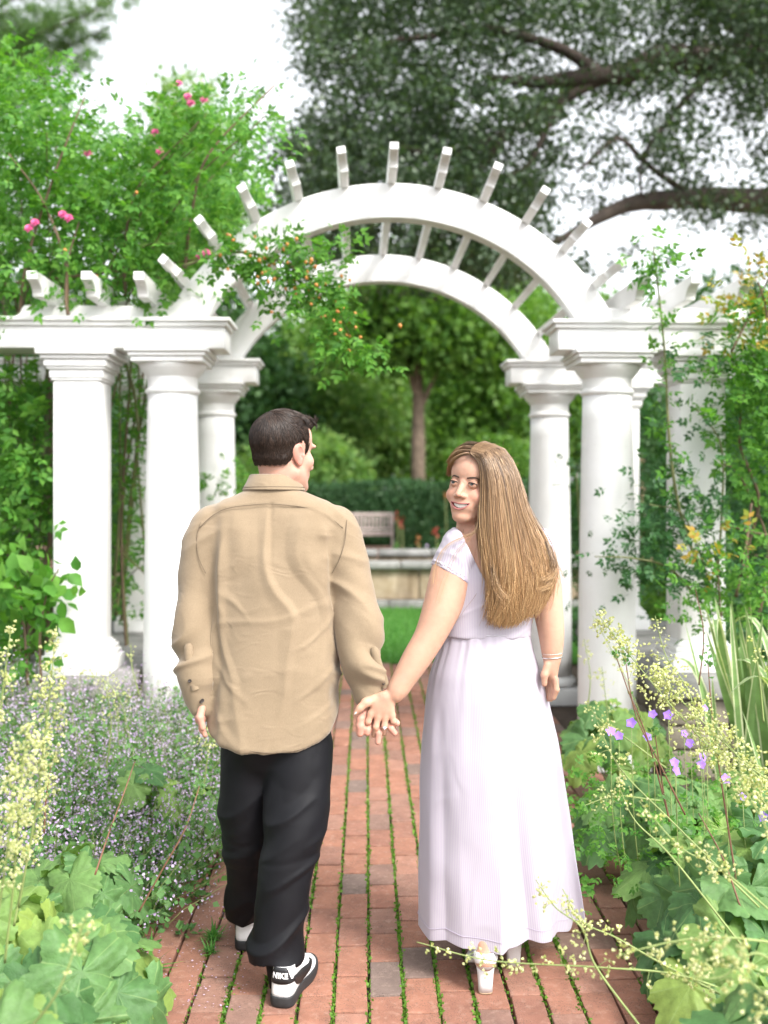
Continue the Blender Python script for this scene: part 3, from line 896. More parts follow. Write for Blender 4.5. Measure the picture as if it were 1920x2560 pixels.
def rosette(parent, c, size, mat, seed, n=16):
    """an open double flower"""
    r = rng(seed); k = np.arange(n); a = k * 2.4; rr = .15 + .85 * (k / n) ** .7
    d = np.stack([np.cos(a), np.sin(a), 1.3 - rr * 1.5], -1)
    face = np.array([0, -.8, .5]); face = face / np.linalg.norm(face); b = np.cross(face, [1, 0, 0]); rt = np.array([1.0, 0, 0])
    D = d[:, 0:1] * rt + d[:, 1:2] * b + d[:, 2:3] * face
    V, F = scatter_mesh(LEAFW[0] * [1.25, 1, 1.2], LEAFW[1], np.asarray(c) + D * .003, D, np.tile(face, (n, 1)) - .3 * D, size * (.5 + .5 * rr))
    return link('flower', mesh_np('flower', V, F), M[mat], parent)

HIPME = {}
def hip(parent, c, s, seed):
    k = seed % 3
    if k not in HIPME:
        prof = [(.001, -.55), (.28, -.45), (.48, -.12), (.46, .2), (.25, .48), (.16, .52), (.22, .72), (.02, .6)]
        V, Q, T = lathe(prof, 7); mb = MB(); mb.add(V, Q, T); me = mb.mesh('rose_hip'); me.materials.append(M['hip_orange']); HIPME[k] = me
    o = link('rose_hip', HIPME[k], None, parent); o.location = c; o.scale = (s, s, s)
    rr = random.Random(seed); o.rotation_euler = (rr.uniform(1.6, 4.4), rr.uniform(-.7, .7), rr.uniform(0, 6))
    return o

RO0 = np.array([-2.05, 6.4, 0.0])
rose = tag(empty('climbing_rose', tuple(RO0)), 'large climbing rose with pink blooms heaped over the left wing of the pergola', 'rose')
r = rng(200)
N = 6500
xd = r.uniform(-140, 720, N); yd = r.uniform(60, 720, N); dd = r.uniform(5.15, 7.5, N)
top = np.interp(xd, [-140, 0, 110, 160, 240, 300, 380, 430, 490, 560, 600, 640, 690, 720], [120, 115, 140, 210, 285, 275, 215, 200, 230, 255, 150, 160, 190, 240])
bot = np.interp(xd, [-140, 0, 350, 420, 520, 560, 620, 660, 720], [650, 650, 640, 590, 430, 330, 235, 215, 230])
fd = np.clip((yd - top) / 60, 0, 1) * np.clip((bot - yd) / 40, 0, 1)
hole = np.exp(-(((xd - 205) / 62) ** 2 + ((yd - 270) / 70) ** 2)) * .85 + np.exp(-(((xd - 110) / 60) ** 2 + ((yd - 505) / 45) ** 2)) * .5
lump = .62 + .5 * pn(np.stack([xd / 90, yd / 90, dd], -1), 1, 3)
thin = np.where((xd > 585) & (yd < 260), .30, 1)
keep = r.random(N) < fd * (1 - hole) * lump * .40 * thin
q = np.stack([(xd - 829.5) * dd / 2151, dd, CAM_H - (yd - 1061) * dd / 2151], -1)[keep]
rose_leaves('foliage', q, .10, 10, .115, 'rose_leaf', 201, rose, ROSE5, RO0)
# canes from the root up and over
ends = q[r.permutation(len(q))[:34]]
for k, e in enumerate(ends):
    s = RO0 + np.array([r.uniform(-.5, .5), r.uniform(-.5, .4), .0]); knee = np.array([s[0] * .6 + e[0] * .4, s[1] * .7 + e[1] * .3, 2.35])
    cane(rose, [s, (s * .5 + knee * .5) + r.normal(0, .06, 3), knee, (knee + e) / 2 + [0, 0, .22], e], r.uniform(.008, .015), .003, ('cane_green', 'cane_brown')[k % 2], 210 + k, RO0)
# the long bare arching canes
for k, pts in enumerate(([(40, 700, 5.5), (60, 560, 5.4), (120, 380, 5.3), (185, 210, 5.3)], [(145, 665, 5.35), (140, 560, 5.3), (90, 430, 5.3), (20, 330, 5.25)],
                         [(270, 640, 5.6), (270, 520, 5.5), (300, 400, 5.4), (430, 260, 5.3)], [(400, 580, 5.5), (415, 450, 5.4), (450, 330, 5.3), (590, 180, 5.3)],
                         [(0, 615, 5.75), (120, 600, 5.7), (330, 575, 5.6), (470, 552, 5.5)], [(147, 680, 5.2), (143, 640, 5.2), (150, 560, 5.2), (175, 480, 5.2)])):
    cane(rose, [P(*p) for p in pts], .011, .004, 'cane_brown', 260 + k, RO0, 30, .015)
# spray hanging in front of the arch, with hips
spr = spline([P(*p) for p in ((395, 575, 5.05), (500, 545, 4.98), (590, 560, 4.95), (660, 600, 4.95), (725, 665, 4.95), (770, 755, 4.95))], 40)
cane(rose, spr[::4], .009, .003, 'cane_green', 270, RO0, 30, .008)
tw = []
for k in range(120):
    b = spr[6 + int(33 * r.random())]; f = r.random()
    tw.append(b + r.normal(0, 1, 3) * np.array([.085, .06, .075]) + np.array([0, 0, -.02]))
tw = np.array(tw)
rose_leaves('spray_foliage', tw, .028, 4, .10, 'rose_leaf', 271, rose, ROSE5, RO0, .5)
sp2 = spline([P(*p) for p in ((590, 560, 4.95), (650, 545, 4.95), (715, 530, 5.0), (760, 545, 5.0))], 14)
rose_leaves('spray_foliage', sp2, .04, 5, .095, 'rose_leaf', 272, rose, ROSE5, RO0)
for k in range(90):
    b = spr[9 + int(30 * r.random())] + r.normal(0, 1, 3) * np.array([.075, .05, .065]) - RO0 + [0, -.04, -.02]
    hip(rose, b, r.uniform(.014, .021), k)
for k in range(26):
    b = q[r.integers(len(q))] - RO0 + r.normal(0, .08, 3) + [0, -.12, 0]; hip(rose, b, r.uniform(.014, .02), 500 + k)
for k, (x, y, d) in enumerate(((405, 208, 5.3), (412, 222, 5.3), (335, 285, 5.3), (62, 492, 5.1), (75, 480, 5.1), (148, 470, 5.1), (135, 462, 5.15), (345, 325, 5.3), (432, 550, 5.0), (445, 546, 5.0), (385, 180, 5.5), (190, 330, 5.4), (440, 215, 5.4))):
    rosette(rose, P(x, y, d) - RO0, .025, 'pink_petal', k)

# undergrowth left of and between the left columns
def foliage_zone(name, label, cat, base, zones, mat, size, seed, tmpl=ROSE5, stems=(), stem_mat='cane_brown', rad=.10, per=9):
    base = np.array(base, float); root = tag(empty(name, tuple(base)), label, cat); r = rng(seed); cl = []
    for (x0, x1, y0, y1, d0, d1, n) in zones:
        xd = r.uniform(x0, x1, n); yd = r.uniform(y0, y1, n); dd = r.uniform(d0, d1, n)
        p = np.stack([(xd - 829.5) * dd / 2151, dd, CAM_H - (yd - 1061) * dd / 2151], -1)
        cl.append(p[(p[:, 2] > .03)])
    rose_leaves('foliage', np.vstack(cl), rad, per, size, mat, seed, root, tmpl, base)
    for k, (pts, r0, r1) in enumerate(stems):
        cane(root, [P(*p) for p in pts], r0, r1, stem_mat, seed + k, base, 20, .012)
    return root
foliage_zone('leafy_shrub', 'tall leafy shrub with bare brown stems at the left edge, beside the square column', 'shrub', (-2.35, 5.9, 0),
    [(-90, 105, 830, 960, 5.5, 6.2, 42), (-90, 100, 960, 1140, 5.4, 6.2, 62), (-90, 40, 1140, 1300, 5.5, 6.2, 26), (-90, 110, 1300, 1440, 5.6, 6.4, 30)], 'rose_leaf', .135, 300, ROSE5,
    [([(60, 1480, 5.7), (62, 1300, 5.8), (64, 1100, 5.9), (80, 900, 6.0)], .014, .006), ([(98, 1470, 5.9), (105, 1250, 5.9), (106, 1000, 5.9), (108, 800, 5.9)], .013, .007),
     ([(40, 1460, 5.8), (50, 1200, 5.8), (45, 1000, 5.8)], .012, .006), ([(115, 1450, 6.1), (118, 1150, 6.1), (114, 850, 6.1)], .014, .008), ([(85, 1470, 5.6), (88, 1330, 5.6), (100, 1180, 5.7)], .017, .007)])
foliage_zone('broad_leaf_shrub', 'low broad-leaved green shrub in front of the left square column', 'shrub', (-1.95, 5.0, 0),
    [(-20, 120, 1215, 1345, 4.9, 5.2, 13), (60, 140, 1225, 1290, 4.85, 5.0, 5), (10, 110, 1290, 1400, 4.9, 5.2, 7)], 'rose_leaf', .095, 310, LEAFW,
    [([(90, 1480, 5.0), (85, 1380, 5.0), (100, 1280, 4.95), (125, 1225, 4.9)], .008, .003), ([(60, 1480, 5.0), (50, 1340, 5.0), (30, 1260, 5.0)], .008, .003)], rad=.07, per=8)
foliage_zone('climbing_vine', 'green vine with arching canes between the left columns', 'vine', (-1.45, 6.6, 0),
    [(245, 318, 770, 900, 6.0, 7.4, 22), (245, 300, 900, 1150, 6.2, 7.4, 32), (245, 312, 1150, 1330, 6.4, 7.6, 26), (440, 500, 1000, 1060, 6.9, 7.1, 4), (430, 470, 1035, 1060, 6.9, 7.0, 3)], 'rose_leaf', .11, 320, ROSE5,
    [([(250, 1330, 6.6), (270, 1180, 6.6), (290, 1000, 6.5), (312, 850, 6.4), (330, 760, 6.4)], .014, .008), ([(262, 1340, 6.8), (280, 1150, 6.8), (300, 960, 6.7), (300, 780, 6.5)], .012, .007),
     ([(246, 1180, 6.4), (300, 1225, 6.3), (315, 1240, 6.3)], .008, .004), ([(255, 1300, 7.0), (285, 1240, 6.8), (312, 1220, 6.6)], .007, .004), ([(270, 780, 6.0), (290, 850, 6.0), (300, 930, 6.0)], .012, .009)], 'cane_green')
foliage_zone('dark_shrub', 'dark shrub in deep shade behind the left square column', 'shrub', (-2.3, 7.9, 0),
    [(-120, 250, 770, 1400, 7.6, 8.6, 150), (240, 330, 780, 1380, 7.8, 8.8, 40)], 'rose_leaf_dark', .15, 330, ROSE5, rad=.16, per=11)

# right-hand roses
RR0 = np.array([1.62, 5.1, 0.0])
foliage_zone('climbing_rose', 'climbing rose with one tall upright cane in front of the right square column', 'rose', RR0,
    [(1270, 1420, 1150, 1240, 5.0, 5.2, 15), (1375, 1540, 1050, 1200, 5.0, 5.25, 30), (1390, 1500, 980, 1090, 5.0, 5.25, 6), (1440, 1560, 1080, 1290, 5.0, 5.25, 22), (1500, 1570, 880, 1080, 5.05, 5.25, 7), (1370, 1440, 1180, 1260, 5.05, 5.25, 8), (1480, 1570, 730, 800, 5.0, 5.2, 4)],
    'rose_leaf_dark', .085, 340, ROSE5,
    [([(1560, 1330, 5.2), (1500, 1200, 5.15), (1465, 1090, 5.12), (1445, 950, 5.1), (1437, 800, 5.1), (1430, 700, 5.1), (1420, 600, 5.1), (1412, 530, 5.08)], .012, .004),
     ([(1530, 1320, 5.2), (1450, 1230, 5.1), (1370, 1205, 5.05), (1285, 1200, 5.02)], .008, .003), ([(1545, 1300, 5.2), (1560, 1100, 5.2), (1555, 960, 5.15), (1500, 880, 5.1)], .008, .003),
     ([(1540, 1280, 5.2), (1480, 1120, 5.1), (1400, 1090, 5.05)], .007, .003)], 'cane_green', rad=.075, per=6)
rr = [o for o in bpy.data.objects if o.name.startswith('climbing_rose') and o.get('label', '').startswith('climbing rose with one')][0]
tall = spline([P(*p) for p in ((1465, 1090, 5.1), (1445, 950, 5.08), (1437, 800, 5.08), (1430, 700, 5.08), (1420, 600, 5.08), (1412, 530, 5.06))], 46)
rose_leaves('cane_foliage', tall, .018, 2, .095, 'rose_leaf', 341, rr, ROSE5, RR0, .1)
rose_leaves('cane_foliage', tall[36:], .06, 3, .105, 'rose_leaf', 342, rr, ROSE5, RR0, .1)
foliage_zone('rose_shrub', 'bright green rose shrub crowding the right edge, over dark stems', 'shrub', (2.25, 5.3, 0),
    [(1590, 1760, 700, 1000, 4.9, 5.6, 90), (1575, 1650, 740, 860, 4.9, 5.2, 12), (1600, 1760, 640, 720, 5.0, 5.6, 22), (1580, 1760, 1000, 1120, 5.2, 5.8, 26)], 'rose_leaf', .10, 350, ROSE5,
    [([(1620, 1340, 5.4), (1612, 1200, 5.4), (1640, 1080, 5.3), (1600, 960, 5.2), (1610, 850, 5.2)], .013, .006), ([(1640, 1330, 5.5), (1660, 1180, 5.4), (1600, 1030, 5.3), (1560, 1000, 5.2)], .010, .005),
     ([(1560, 1130, 5.2), (1620, 1150, 5.1), (1720, 1170, 5.1)], .007, .005), ([(1590, 1290, 5.0), (1612, 1180, 5.0), (1625, 1090, 5.0)], .010, .007), ([(1580, 760, 5.0), (1640, 640, 5.0), (1680, 560, 5.0)], .006, .003)])
foliage_zone('low_shrub', 'low bright bush with orange tipped shoots below the right square column', 'shrub', (1.95, 4.9, 0),
    [(1500, 1640, 1215, 1320, 4.7, 5.0, 22), (1540, 1680, 1200, 1250, 4.7, 5.0, 8)], 'rose_leaf', .085, 360, ROSE5, [([(1560, 1420, 4.9), (1555, 1300, 4.85), (1550, 1215, 4.8)], .007, .003)])
foliage_zone('yellowing_shrub', 'shrub with yellow and orange leaves at the right edge beside the pergola beam', 'shrub', (2.2, 5.0, 0),
    [(1610, 1740, 600, 720, 4.8, 5.2, 16), (1540, 1575, 1195, 1215, 4.7, 4.75, 2)], 'yellow_leaf', .10, 370, ROSE5, [([(1700, 1300, 5.0), (1690, 1000, 5.0), (1660, 700, 5.0), (1640, 610, 4.9)], .010, .004)])
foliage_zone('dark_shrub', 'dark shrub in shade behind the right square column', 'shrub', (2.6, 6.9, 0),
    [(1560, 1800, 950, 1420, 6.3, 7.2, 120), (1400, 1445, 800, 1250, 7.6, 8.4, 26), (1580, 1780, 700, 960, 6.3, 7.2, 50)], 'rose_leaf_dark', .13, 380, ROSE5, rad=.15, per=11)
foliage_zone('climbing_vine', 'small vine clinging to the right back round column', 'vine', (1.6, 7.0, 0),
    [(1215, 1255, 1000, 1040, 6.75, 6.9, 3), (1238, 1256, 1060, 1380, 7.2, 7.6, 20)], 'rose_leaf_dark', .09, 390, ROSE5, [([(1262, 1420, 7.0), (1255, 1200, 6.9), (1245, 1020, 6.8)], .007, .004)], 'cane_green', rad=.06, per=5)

# ================================================================== lavender-flowered ground cover
cat = tag(empty('catmint', (-1.35, 4.1, 0)), 'soft drift of tiny lavender flowers filling the left bed beside the path', 'ground cover', kind='stuff')
r = rng(400); CO = np.array([-1.35, 4.1, 0])
mbs = MB(); lp, ld, fp, fd_ = [], [], [], []
ns = 0
while ns < 3900:
    y = r.uniform(2.75, 5.35); xl = -.76 - .02 * (y - 3.2) + .06 * math.sin(y * 2.2)
    if y < 3.15: xl -= .30
    x = xl - 1.75 * r.random() ** 1.25
    px = 829.5 + x * 2151 / y
    if px < -140: continue
    if y < 3.15 and px < 210: continue
    if y < 3.7 and x > -.80: continue
    hgt = (.21 + .115 * (y - 2.8) + .12 * min(1, (xl - x) / .5)) * r.uniform(.75, 1.15) * (1 + .22 * float(pn(np.array([[x * 2.3, y * 2.3, 0]]), 1, 8)[0]))
    lean = np.array([r.normal(.03, .10) + .10 * max(0, .25 - (xl - x)) / .25, r.normal(-.03, .09), 0])
    b = np.array([x, y, -.03]); t = b + np.array([0, 0, hgt]) + lean * (1 + hgt)
    if ns % 3 == 0: mbs.tube([b - CO, b + (t - b) * .5 + [0, 0, .03] - CO, t - CO], [.0016, .0013, .0008], 3, False)
    k = 9
    f = r.uniform(.12, .85, k)[:, None]; lp.append(b + (t - b) * f + r.normal(0, .012, (k, 3))); 
    k = 7
    f = r.uniform(.58, 1.06, k)[:, None]; fp.append(b + (t - b) * f + r.normal(0, .013, (k, 3)))
    ns += 1
lp = np.vstack(lp) - CO; fp = np.vstack(fp) - CO
mbs.build('stems', M['stem_green'], cat)
V, F = scatter_mesh(LEAF4[0] * [1.2, 1, 1], LEAF4[1], lp, rdirs(r, len(lp), .3), rdirs(r, len(lp)) * .7 + [0, -.3, .8], r.uniform(.016, .040, len(lp)))
tag(link('foliage', mesh_np('foliage', V, F), M['mint_leaf'], cat), kind='stuff')
FL = (np.array([(0, 0, 0), (-.5, .45, .1), (0, .25, .35), (.5, .45, .1), (-.28, .95, -.1), (.28, .95, -.1), (0, .5, 0)]), np.array([(0, 1, 6), (1, 4, 6), (4, 5, 6), (5, 3, 6), (3, 0, 6), (0, 2, 6)]))
V, F = scatter_mesh(FL[0], FL[1], fp, rdirs(r, len(fp), .1) + [.0, -.5, 0], rdirs(r, len(fp), .6), r.uniform(.006, .0115, len(fp)))
tag(link('flowers', mesh_np('flowers', V, F), M['lavender_flower'], cat), kind='stuff')
# petals dropped on the bricks
N = 520
pp = np.stack([-.62 + .55 * (r.random(N) - .62), r.uniform(2.85, 3.7, N), np.full(N, .0035)], -1); pp[:, 0] -= .10 * (pp[:, 1] - 3.0)
V, F = scatter_mesh(LEAF2[0], LEAF2[1], pp, rdirs(r, N) * [1, 1, .15], np.tile([0, 0, 1.0], (N, 1)) + rdirs(r, N) * .3, r.uniform(.004, .009, N))
tag(link('fallen_petals', mesh_np('fallen_petals', V, F), M['lavender_flower']), 'scatter of tiny fallen lavender petals on the bricks by the left bed', 'petals', kind='stuff')

# ================================================================== big-leaved alumroot with airy cream flower spikes
def lobed_leaf(seed, lobes=7):
    rr = random.Random(seed); n = 84; rings = 6
    V = [(0, 0, 0)]; F3, F4 = [], []
    ths = np.linspace(-math.pi * .93, math.pi * .93, n)
    ph = rr.uniform(-.1, .1)
    for k in range(1, rings + 1):
        f = k / rings
        for i, t in enumerate(ths):
            a = t / (math.pi * .93)
            lob = abs(math.cos((a + ph * .2) * lobes * math.pi / 2))
            R0 = (.40 + .22 * math.cos(t) ** 2 * 1.15 * (1 if math.cos(t) > 0 else .2) + .155 * lob ** .8 - .02) * (1 - .16 * abs(a) ** 3)
            R0 *= 1 + (.045 * math.sin(i * 2.1) + .03 * math.sin(i * 4.7 + seed)) * (f ** 6)
            rad = R0 * f
            x, y = math.sin(t) * rad, math.cos(t) * rad
            vein = abs(math.sin((a + ph * .2) * lobes * math.pi / 2))
            z = .075 * (1 - vein) * f * .55 - .10 * f * f + .05 * math.sin(t * 3 + seed) * f * f + .02 * math.sin(i * .9 + k * 1.7) * f
            V.append((x, y, z))
    for i in range(n - 1): F3.append((0, 2 + i, 1 + i))
    for k in range(rings - 1):
        a = 1 + k * n; b = a + n
        for i in range(n - 1): F4.append((a + i, a + i + 1, b + i + 1, b + i))
    me = mesh_np('leaf', V, [np.array(F4), np.array(F3)])
    return me
def alum_mat():
    t = NT('alumroot_leaf')
    oi = t.n('ShaderNodeObjectInfo')
    c = t.ramp(oi.outputs['Random'], [(0, (0.075, 0.18, 0.06)), (.35, (0.115, 0.235, 0.08)), (.7, (0.165, 0.29, 0.085)), (.92, (0.23, 0.35, 0.09)), (1.0, (0.27, 0.37, 0.085))])
    v = t.coord('Object')
    c = t.mix(1.0, c, t.ramp(t.noise(5, 5, .65, v), [(.3, .74), (.7, 1.22)]), 'MULTIPLY')
    sp = t.n('ShaderNodeSeparateXYZ'); t.l(v, sp.inputs[0])
    at = t.n('ShaderNodeMath', operation='ARCTAN2'); t.l(sp.outputs[0], at.inputs[0]); t.l(sp.outputs[1], at.inputs[1])
    ml = t.n('ShaderNodeMath', operation='MULTIPLY'); t.l(at.outputs[0], ml.inputs[0]); ml.inputs[1].default_value = 3.76
    cs = t.n('ShaderNodeMath', operation='SINE'); t.l(ml.outputs[0], cs.inputs[0])
    ab = t.n('ShaderNodeMath', operation='ABSOLUTE'); t.l(cs.outputs[0], ab.inputs[0])
    c = t.mix(t.ramp(ab.outputs[0], [(0.0, .55), (.10, 0.0)]), c, (0.30, 0.42, 0.16))
    t.col(c); t.set(Roughness=.52); t.b.inputs['Specular IOR Level'].default_value = .35
    vo = t.n('ShaderNodeTexVoronoi', feature='DISTANCE_TO_EDGE'); vo.inputs['Scale'].default_value = 24; t.l(v, vo.inputs['Vector'])
    t.bump(t.ramp(vo.outputs['Distance'], [(0, 0), (.18, 1)]), .16, .02)
    tr = t.n('ShaderNodeBsdfTranslucent'); t.l(t.mix(1.0, c, (1.3, 1.35, .5), 'MULTIPLY'), tr.inputs['Color'])
    mx = t.n('ShaderNodeMixShader'); mx.inputs[0].default_value = .36
    t.l(t.b.outputs[0], mx.inputs[1]); t.l(tr.outputs[0], mx.inputs[2]); t.l(mx.outputs[0], t.out.inputs['Surface'])
    M['alumroot_leaf'] = t.m
alum_mat()
ALV = [lobed_leaf(s, 7 if s % 2 else 5) for s in range(5)]
for me in ALV: me.materials.append(M['alumroot_leaf'])

FLOR = (np.array([(0, 0, 0), (.32, .42, 0), (0, .42, .32), (-.32, .42, 0), (0, .42, -.32), (.42, .95, .1), (-.2, .95, .36), (-.2, .95, -.36)]),
        np.array([(0, 2, 1), (0, 3, 2), (0, 4, 3), (0, 1, 4), (1, 2, 5), (2, 3, 6), (3, 4, 7), (4, 1, 5), (2, 6, 5), (4, 5, 7)]))
def flower_spike(parent, origin, pts, seed, bloom=.55, dens=1.0, w=.035, red=False, fl=.0095):
    """stem through pts (base to tip); florets on side branchlets over the upper share"""
    r = rng(seed); c = spline([np.asarray(p) for p in pts], 40); L = np.linalg.norm(np.diff(c, axis=0), axis=1).sum()
    mb = MB(); mb.tube(c - origin, np.linspace(.0032, .0012, 40), 5)
    n = int(L * bloom * 110 * dens); pos = []
    for k in range(n):
        f = 1 - bloom * r.random() ** .85; i = min(39, int(f * 39)); u = (1 - f) / bloom
        prof = w * (.35 + 1.0 * min(1, u * 2.2) * (1.15 - .5 * u))
        d = rdirs(r, 1, .15)[0]; e = c[i] + d * prof * r.uniform(.5, 1.15)
        if k % 3 == 0: mb.tube(np.array([c[i], (c[i] + e) / 2 + [0, 0, .002], e]) - origin, [.0009, .0008, .0006], 3, False)
        m = r.integers(2, 5); pos.append(e + r.normal(0, .0055, (m, 3)))
    st = mb.build('flower_spike', M['stem_red' if red else 'stem_green'], parent)
    if pos:
        pos = np.vstack(pos) - origin
        V, F = scatter_mesh(FLOR[0], FLOR[1], pos, rdirs(r, len(pos), .2), rdirs(r, len(pos)), fl * r.uniform(.7, 1.25, len(pos)))
        tag(link('florets', mesh_np('florets', V, F), M['cream_flower'], st), kind='stuff')
    return st
def bud_stem(parent, origin, pts, seed):
    r = rng(seed); c = spline([np.asarray(p) for p in pts], 24)
    mb = MB(); mb.tube(c - origin, np.linspace(.003, .0015, 24), 5)
    st = mb.build('bud_stem', M['stem_red'], parent)
    q = c[23] + r.normal(0, .008, (26, 3)); q = np.vstack([q, c[r.integers(6, 23, 8)] + r.normal(0, .004, (8, 3))]) - origin
    V, F = scatter_mesh(LEAF4[0], LEAF4[1], q, rdirs(r, len(q), .6), rdirs(r, len(q)), r.uniform(.010, .02, len(q)))
    tag(link('buds', mesh_np('buds', V, F), M['mint_leaf'], st), kind='stuff')

def alumroot(label, c, spread, hgt, n, size, seed, spikes=(), buds=(), skirt=.55):
    """c: crown on the ground; leaves each an object"""
    r = rng(seed); c = np.array([c[0], c[1], 0.0])
    root = tag(empty('alumroot_plant', tuple(c)), label, 'plant', 'alumroot plants along the path')
    mb = MB()
    for k in range(n):
        a = k * 2.39996 + r.normal(0, .2); f = ((k + .5) / n) ** .6
        rad = spread * f; z = hgt * (1 - skirt * f ** 2.2) * r.uniform(.85, 1.1) + .03
        p = np.array([math.cos(a) * rad, math.sin(a) * rad, z])
        out = np.array([math.cos(a), math.sin(a), 0])
        toward = np.array([0, -.55, 0])
        nrm = np.array([0, 0, 1.0]) * (1.25 - .8 * f) + out * (.25 + .75 * f) + toward * .8 + r.normal(0, .24, 3)
        nrm /= np.linalg.norm(nrm)
        tip = out * .9 + np.array([0, -.35, -.25 - .5 * f]) + r.normal(0, .2, 3)
        tip -= nrm * tip.dot(nrm); tip /= np.linalg.norm(tip)
        bx = np.cross(tip, nrm)
        mt = Matrix(((bx[0], tip[0], nrm[0], p[0]), (bx[1], tip[1], nrm[1], p[1]), (bx[2], tip[2], nrm[2], p[2]), (0, 0, 0, 1)))
        o = link('leaf', ALV[int(r.integers(5))], None, root)
        s = size * r.uniform(.7, 1.2) * (1 if k > n * .2 else .8)
        o.matrix_local = mt @ Matrix.Diagonal((s * r.uniform(.92, 1.08), s, s * r.uniform(.7, 2.1), 1))
        if k % 2 == 0: mb.tube(spline([(0, 0, -.03), p * [.4, .4, .7], p], 6), [.004, .0035, .003, .003, .0025, .0025], 5, False)
    mb.build('leaf_stalks', M['stem_green'], root)
    for j, s in enumerate(spikes): flower_spike(root, c, [P(*q) for q in s[0]], seed * 7 + j, *s[1:])
    for j, s in enumerate(buds): bud_stem(root, c, [P(*q) for q in s], seed * 9 + j)
    return root
def G(x, d): return ((x - 829.5) * d / 2151, d)

# left bed
alumroot('alumroot in the bottom left corner with large yellow-green leaves', G(-25, 2.05), .20, .33, 15, .29, 1, [([(40, 2250, 2.0), (120, 2150, 1.95), (165, 2040, 1.95), (190, 1970, 1.95)], .5, .8, .022)])
alumroot('alumroot at the path edge in the left foreground, its leaves spilling onto bricks', G(165, 2.62), .19, .29, 22, .235, 2, [], [[(205, 1890, 2.75), (235, 1800, 2.8), (265, 1720, 2.85), (293, 1640, 2.9)], [(300, 1970, 2.75), (350, 1880, 2.75), (400, 1790, 2.75), (432, 1695, 2.8)], [(95, 1800, 2.9), (100, 1720, 2.9), (112, 1640, 2.9)]], .65)
alumroot('alumroot at the left edge sending up the two tallest cream spikes', G(-20, 2.65), .20, .34, 14, .21, 3,
    [([(40, 1960, 2.5), (75, 1760, 2.45), (100, 1560, 2.4), (122, 1352, 2.4)], .62, 2.4, .036), ([(-30, 1850, 2.5), (-12, 1650, 2.45), (5, 1500, 2.4), (24, 1352, 2.4)], .5, .9, .024),
     ([(10, 2080, 2.3), (30, 1900, 2.25), (45, 1700, 2.2), (60, 1560, 2.2)], .6, 2.1, .034), ([(-20, 2080, 2.2), (0, 1950, 2.2), (20, 1800, 2.15), (35, 1640, 2.15)], .6, 1.4, .034), ([(30, 2000, 2.5), (60, 1850, 2.5), (85, 1720, 2.5), (95, 1620, 2.5)], .7, 1.3, .032)])
alumroot('smaller alumroot among the lavender flowers behind the corner plants', G(165, 3.05), .2, .32, 12, .18, 4, [], [], .5)
alumroot('alumroot leaves showing in the middle of the lavender drift', G(300, 3.85), .17, .36, 9, .14, 5, [([(230, 1660, 3.9), (240, 1560, 3.9), (225, 1470, 3.9)], .5, .8, .03)], [], .5)
alumroot('alumroot beside the man\'s dark trousers at the far end of the left bed', G(452, 3.95), .13, .26, 10, .14, 6, [([(440, 1700, 3.9), (450, 1620, 3.9), (455, 1560, 3.9)], .6, 1.1, .04)], [], .5)
alumroot('alumroot with a leaning cream plume in front of the left stone wall', G(215, 4.6), .18, .34, 8, .14, 7, [([(280, 1600, 4.5), (262, 1520, 4.5), (225, 1470, 4.5), (175, 1455, 4.5)], .7, 1.3, .05), ([(300, 1500, 4.6), (285, 1440, 4.6), (283, 1390, 4.6)], .4, .6, .02)], [], .5)
# right bed
alumroot('alumroot in the bottom right corner under a blurred cream plume', G(1730, 2.15), .25, .33, 18, .26, 11,
    [([(1740, 2260, 1.9), (1660, 2160, 1.88), (1600, 2100, 1.86), (1570, 2050, 1.86)], .85, 1.7, .05), ([(1740, 2160, 2.0), (1640, 2060, 1.95), (1560, 2110, 1.95), (1480, 2110, 1.95)], .6, 1.0, .035),
     ([(1700, 2040, 2.15), (1560, 2025, 2.1), (1450, 2035, 2.1), (1330, 2065, 2.1)], .7, 1.0, .03), ([(1690, 2190, 2.35), (1480, 2110, 2.4), (1300, 2090, 2.42), (1060, 2075, 2.45), (900, 2035, 2.45)], .82, .75, .032),
     ([(1400, 2240, 2.35), (1288, 2089, 2.4), (1258, 2006, 2.42), (1200, 1960, 2.45), (1157, 1900, 2.48)], .62, .95, .030), ([(1600, 2170, 2.4), (1436, 2085, 2.45), (1330, 2025, 2.5), (1256, 1990, 2.5), (1215, 1920, 2.5)], .5, .6, .028)])
alumroot('alumroot at the path edge in the right foreground with a drooping skirt of leaves', G(1565, 2.78), .20, .32, 24, .225, 12,
    [([(1600, 2040, 2.6), (1450, 1850, 2.65), (1370, 1770, 2.7), (1330, 1680, 2.7)], .25, .5, .02), ([(1700, 2000, 2.4), (1560, 1880, 2.4), (1470, 1830, 2.42), (1380, 1730, 2.45)], .75, 1.15, .032), ([(1640, 1960, 2.7), (1457, 1780, 2.8), (1340, 1660, 2.9), (1290, 1560, 2.95)], .45, .8, .035)],
    [[(1590, 1900, 2.8), (1560, 1700, 2.85), (1540, 1560, 2.9), (1529, 1431, 2.9)], [(1446, 1775, 3.0), (1430, 1690, 3.0), (1414, 1579, 3.0)], [(1600, 1960, 2.7), (1560, 1850, 2.75), (1500, 1740, 2.8)]], .7)
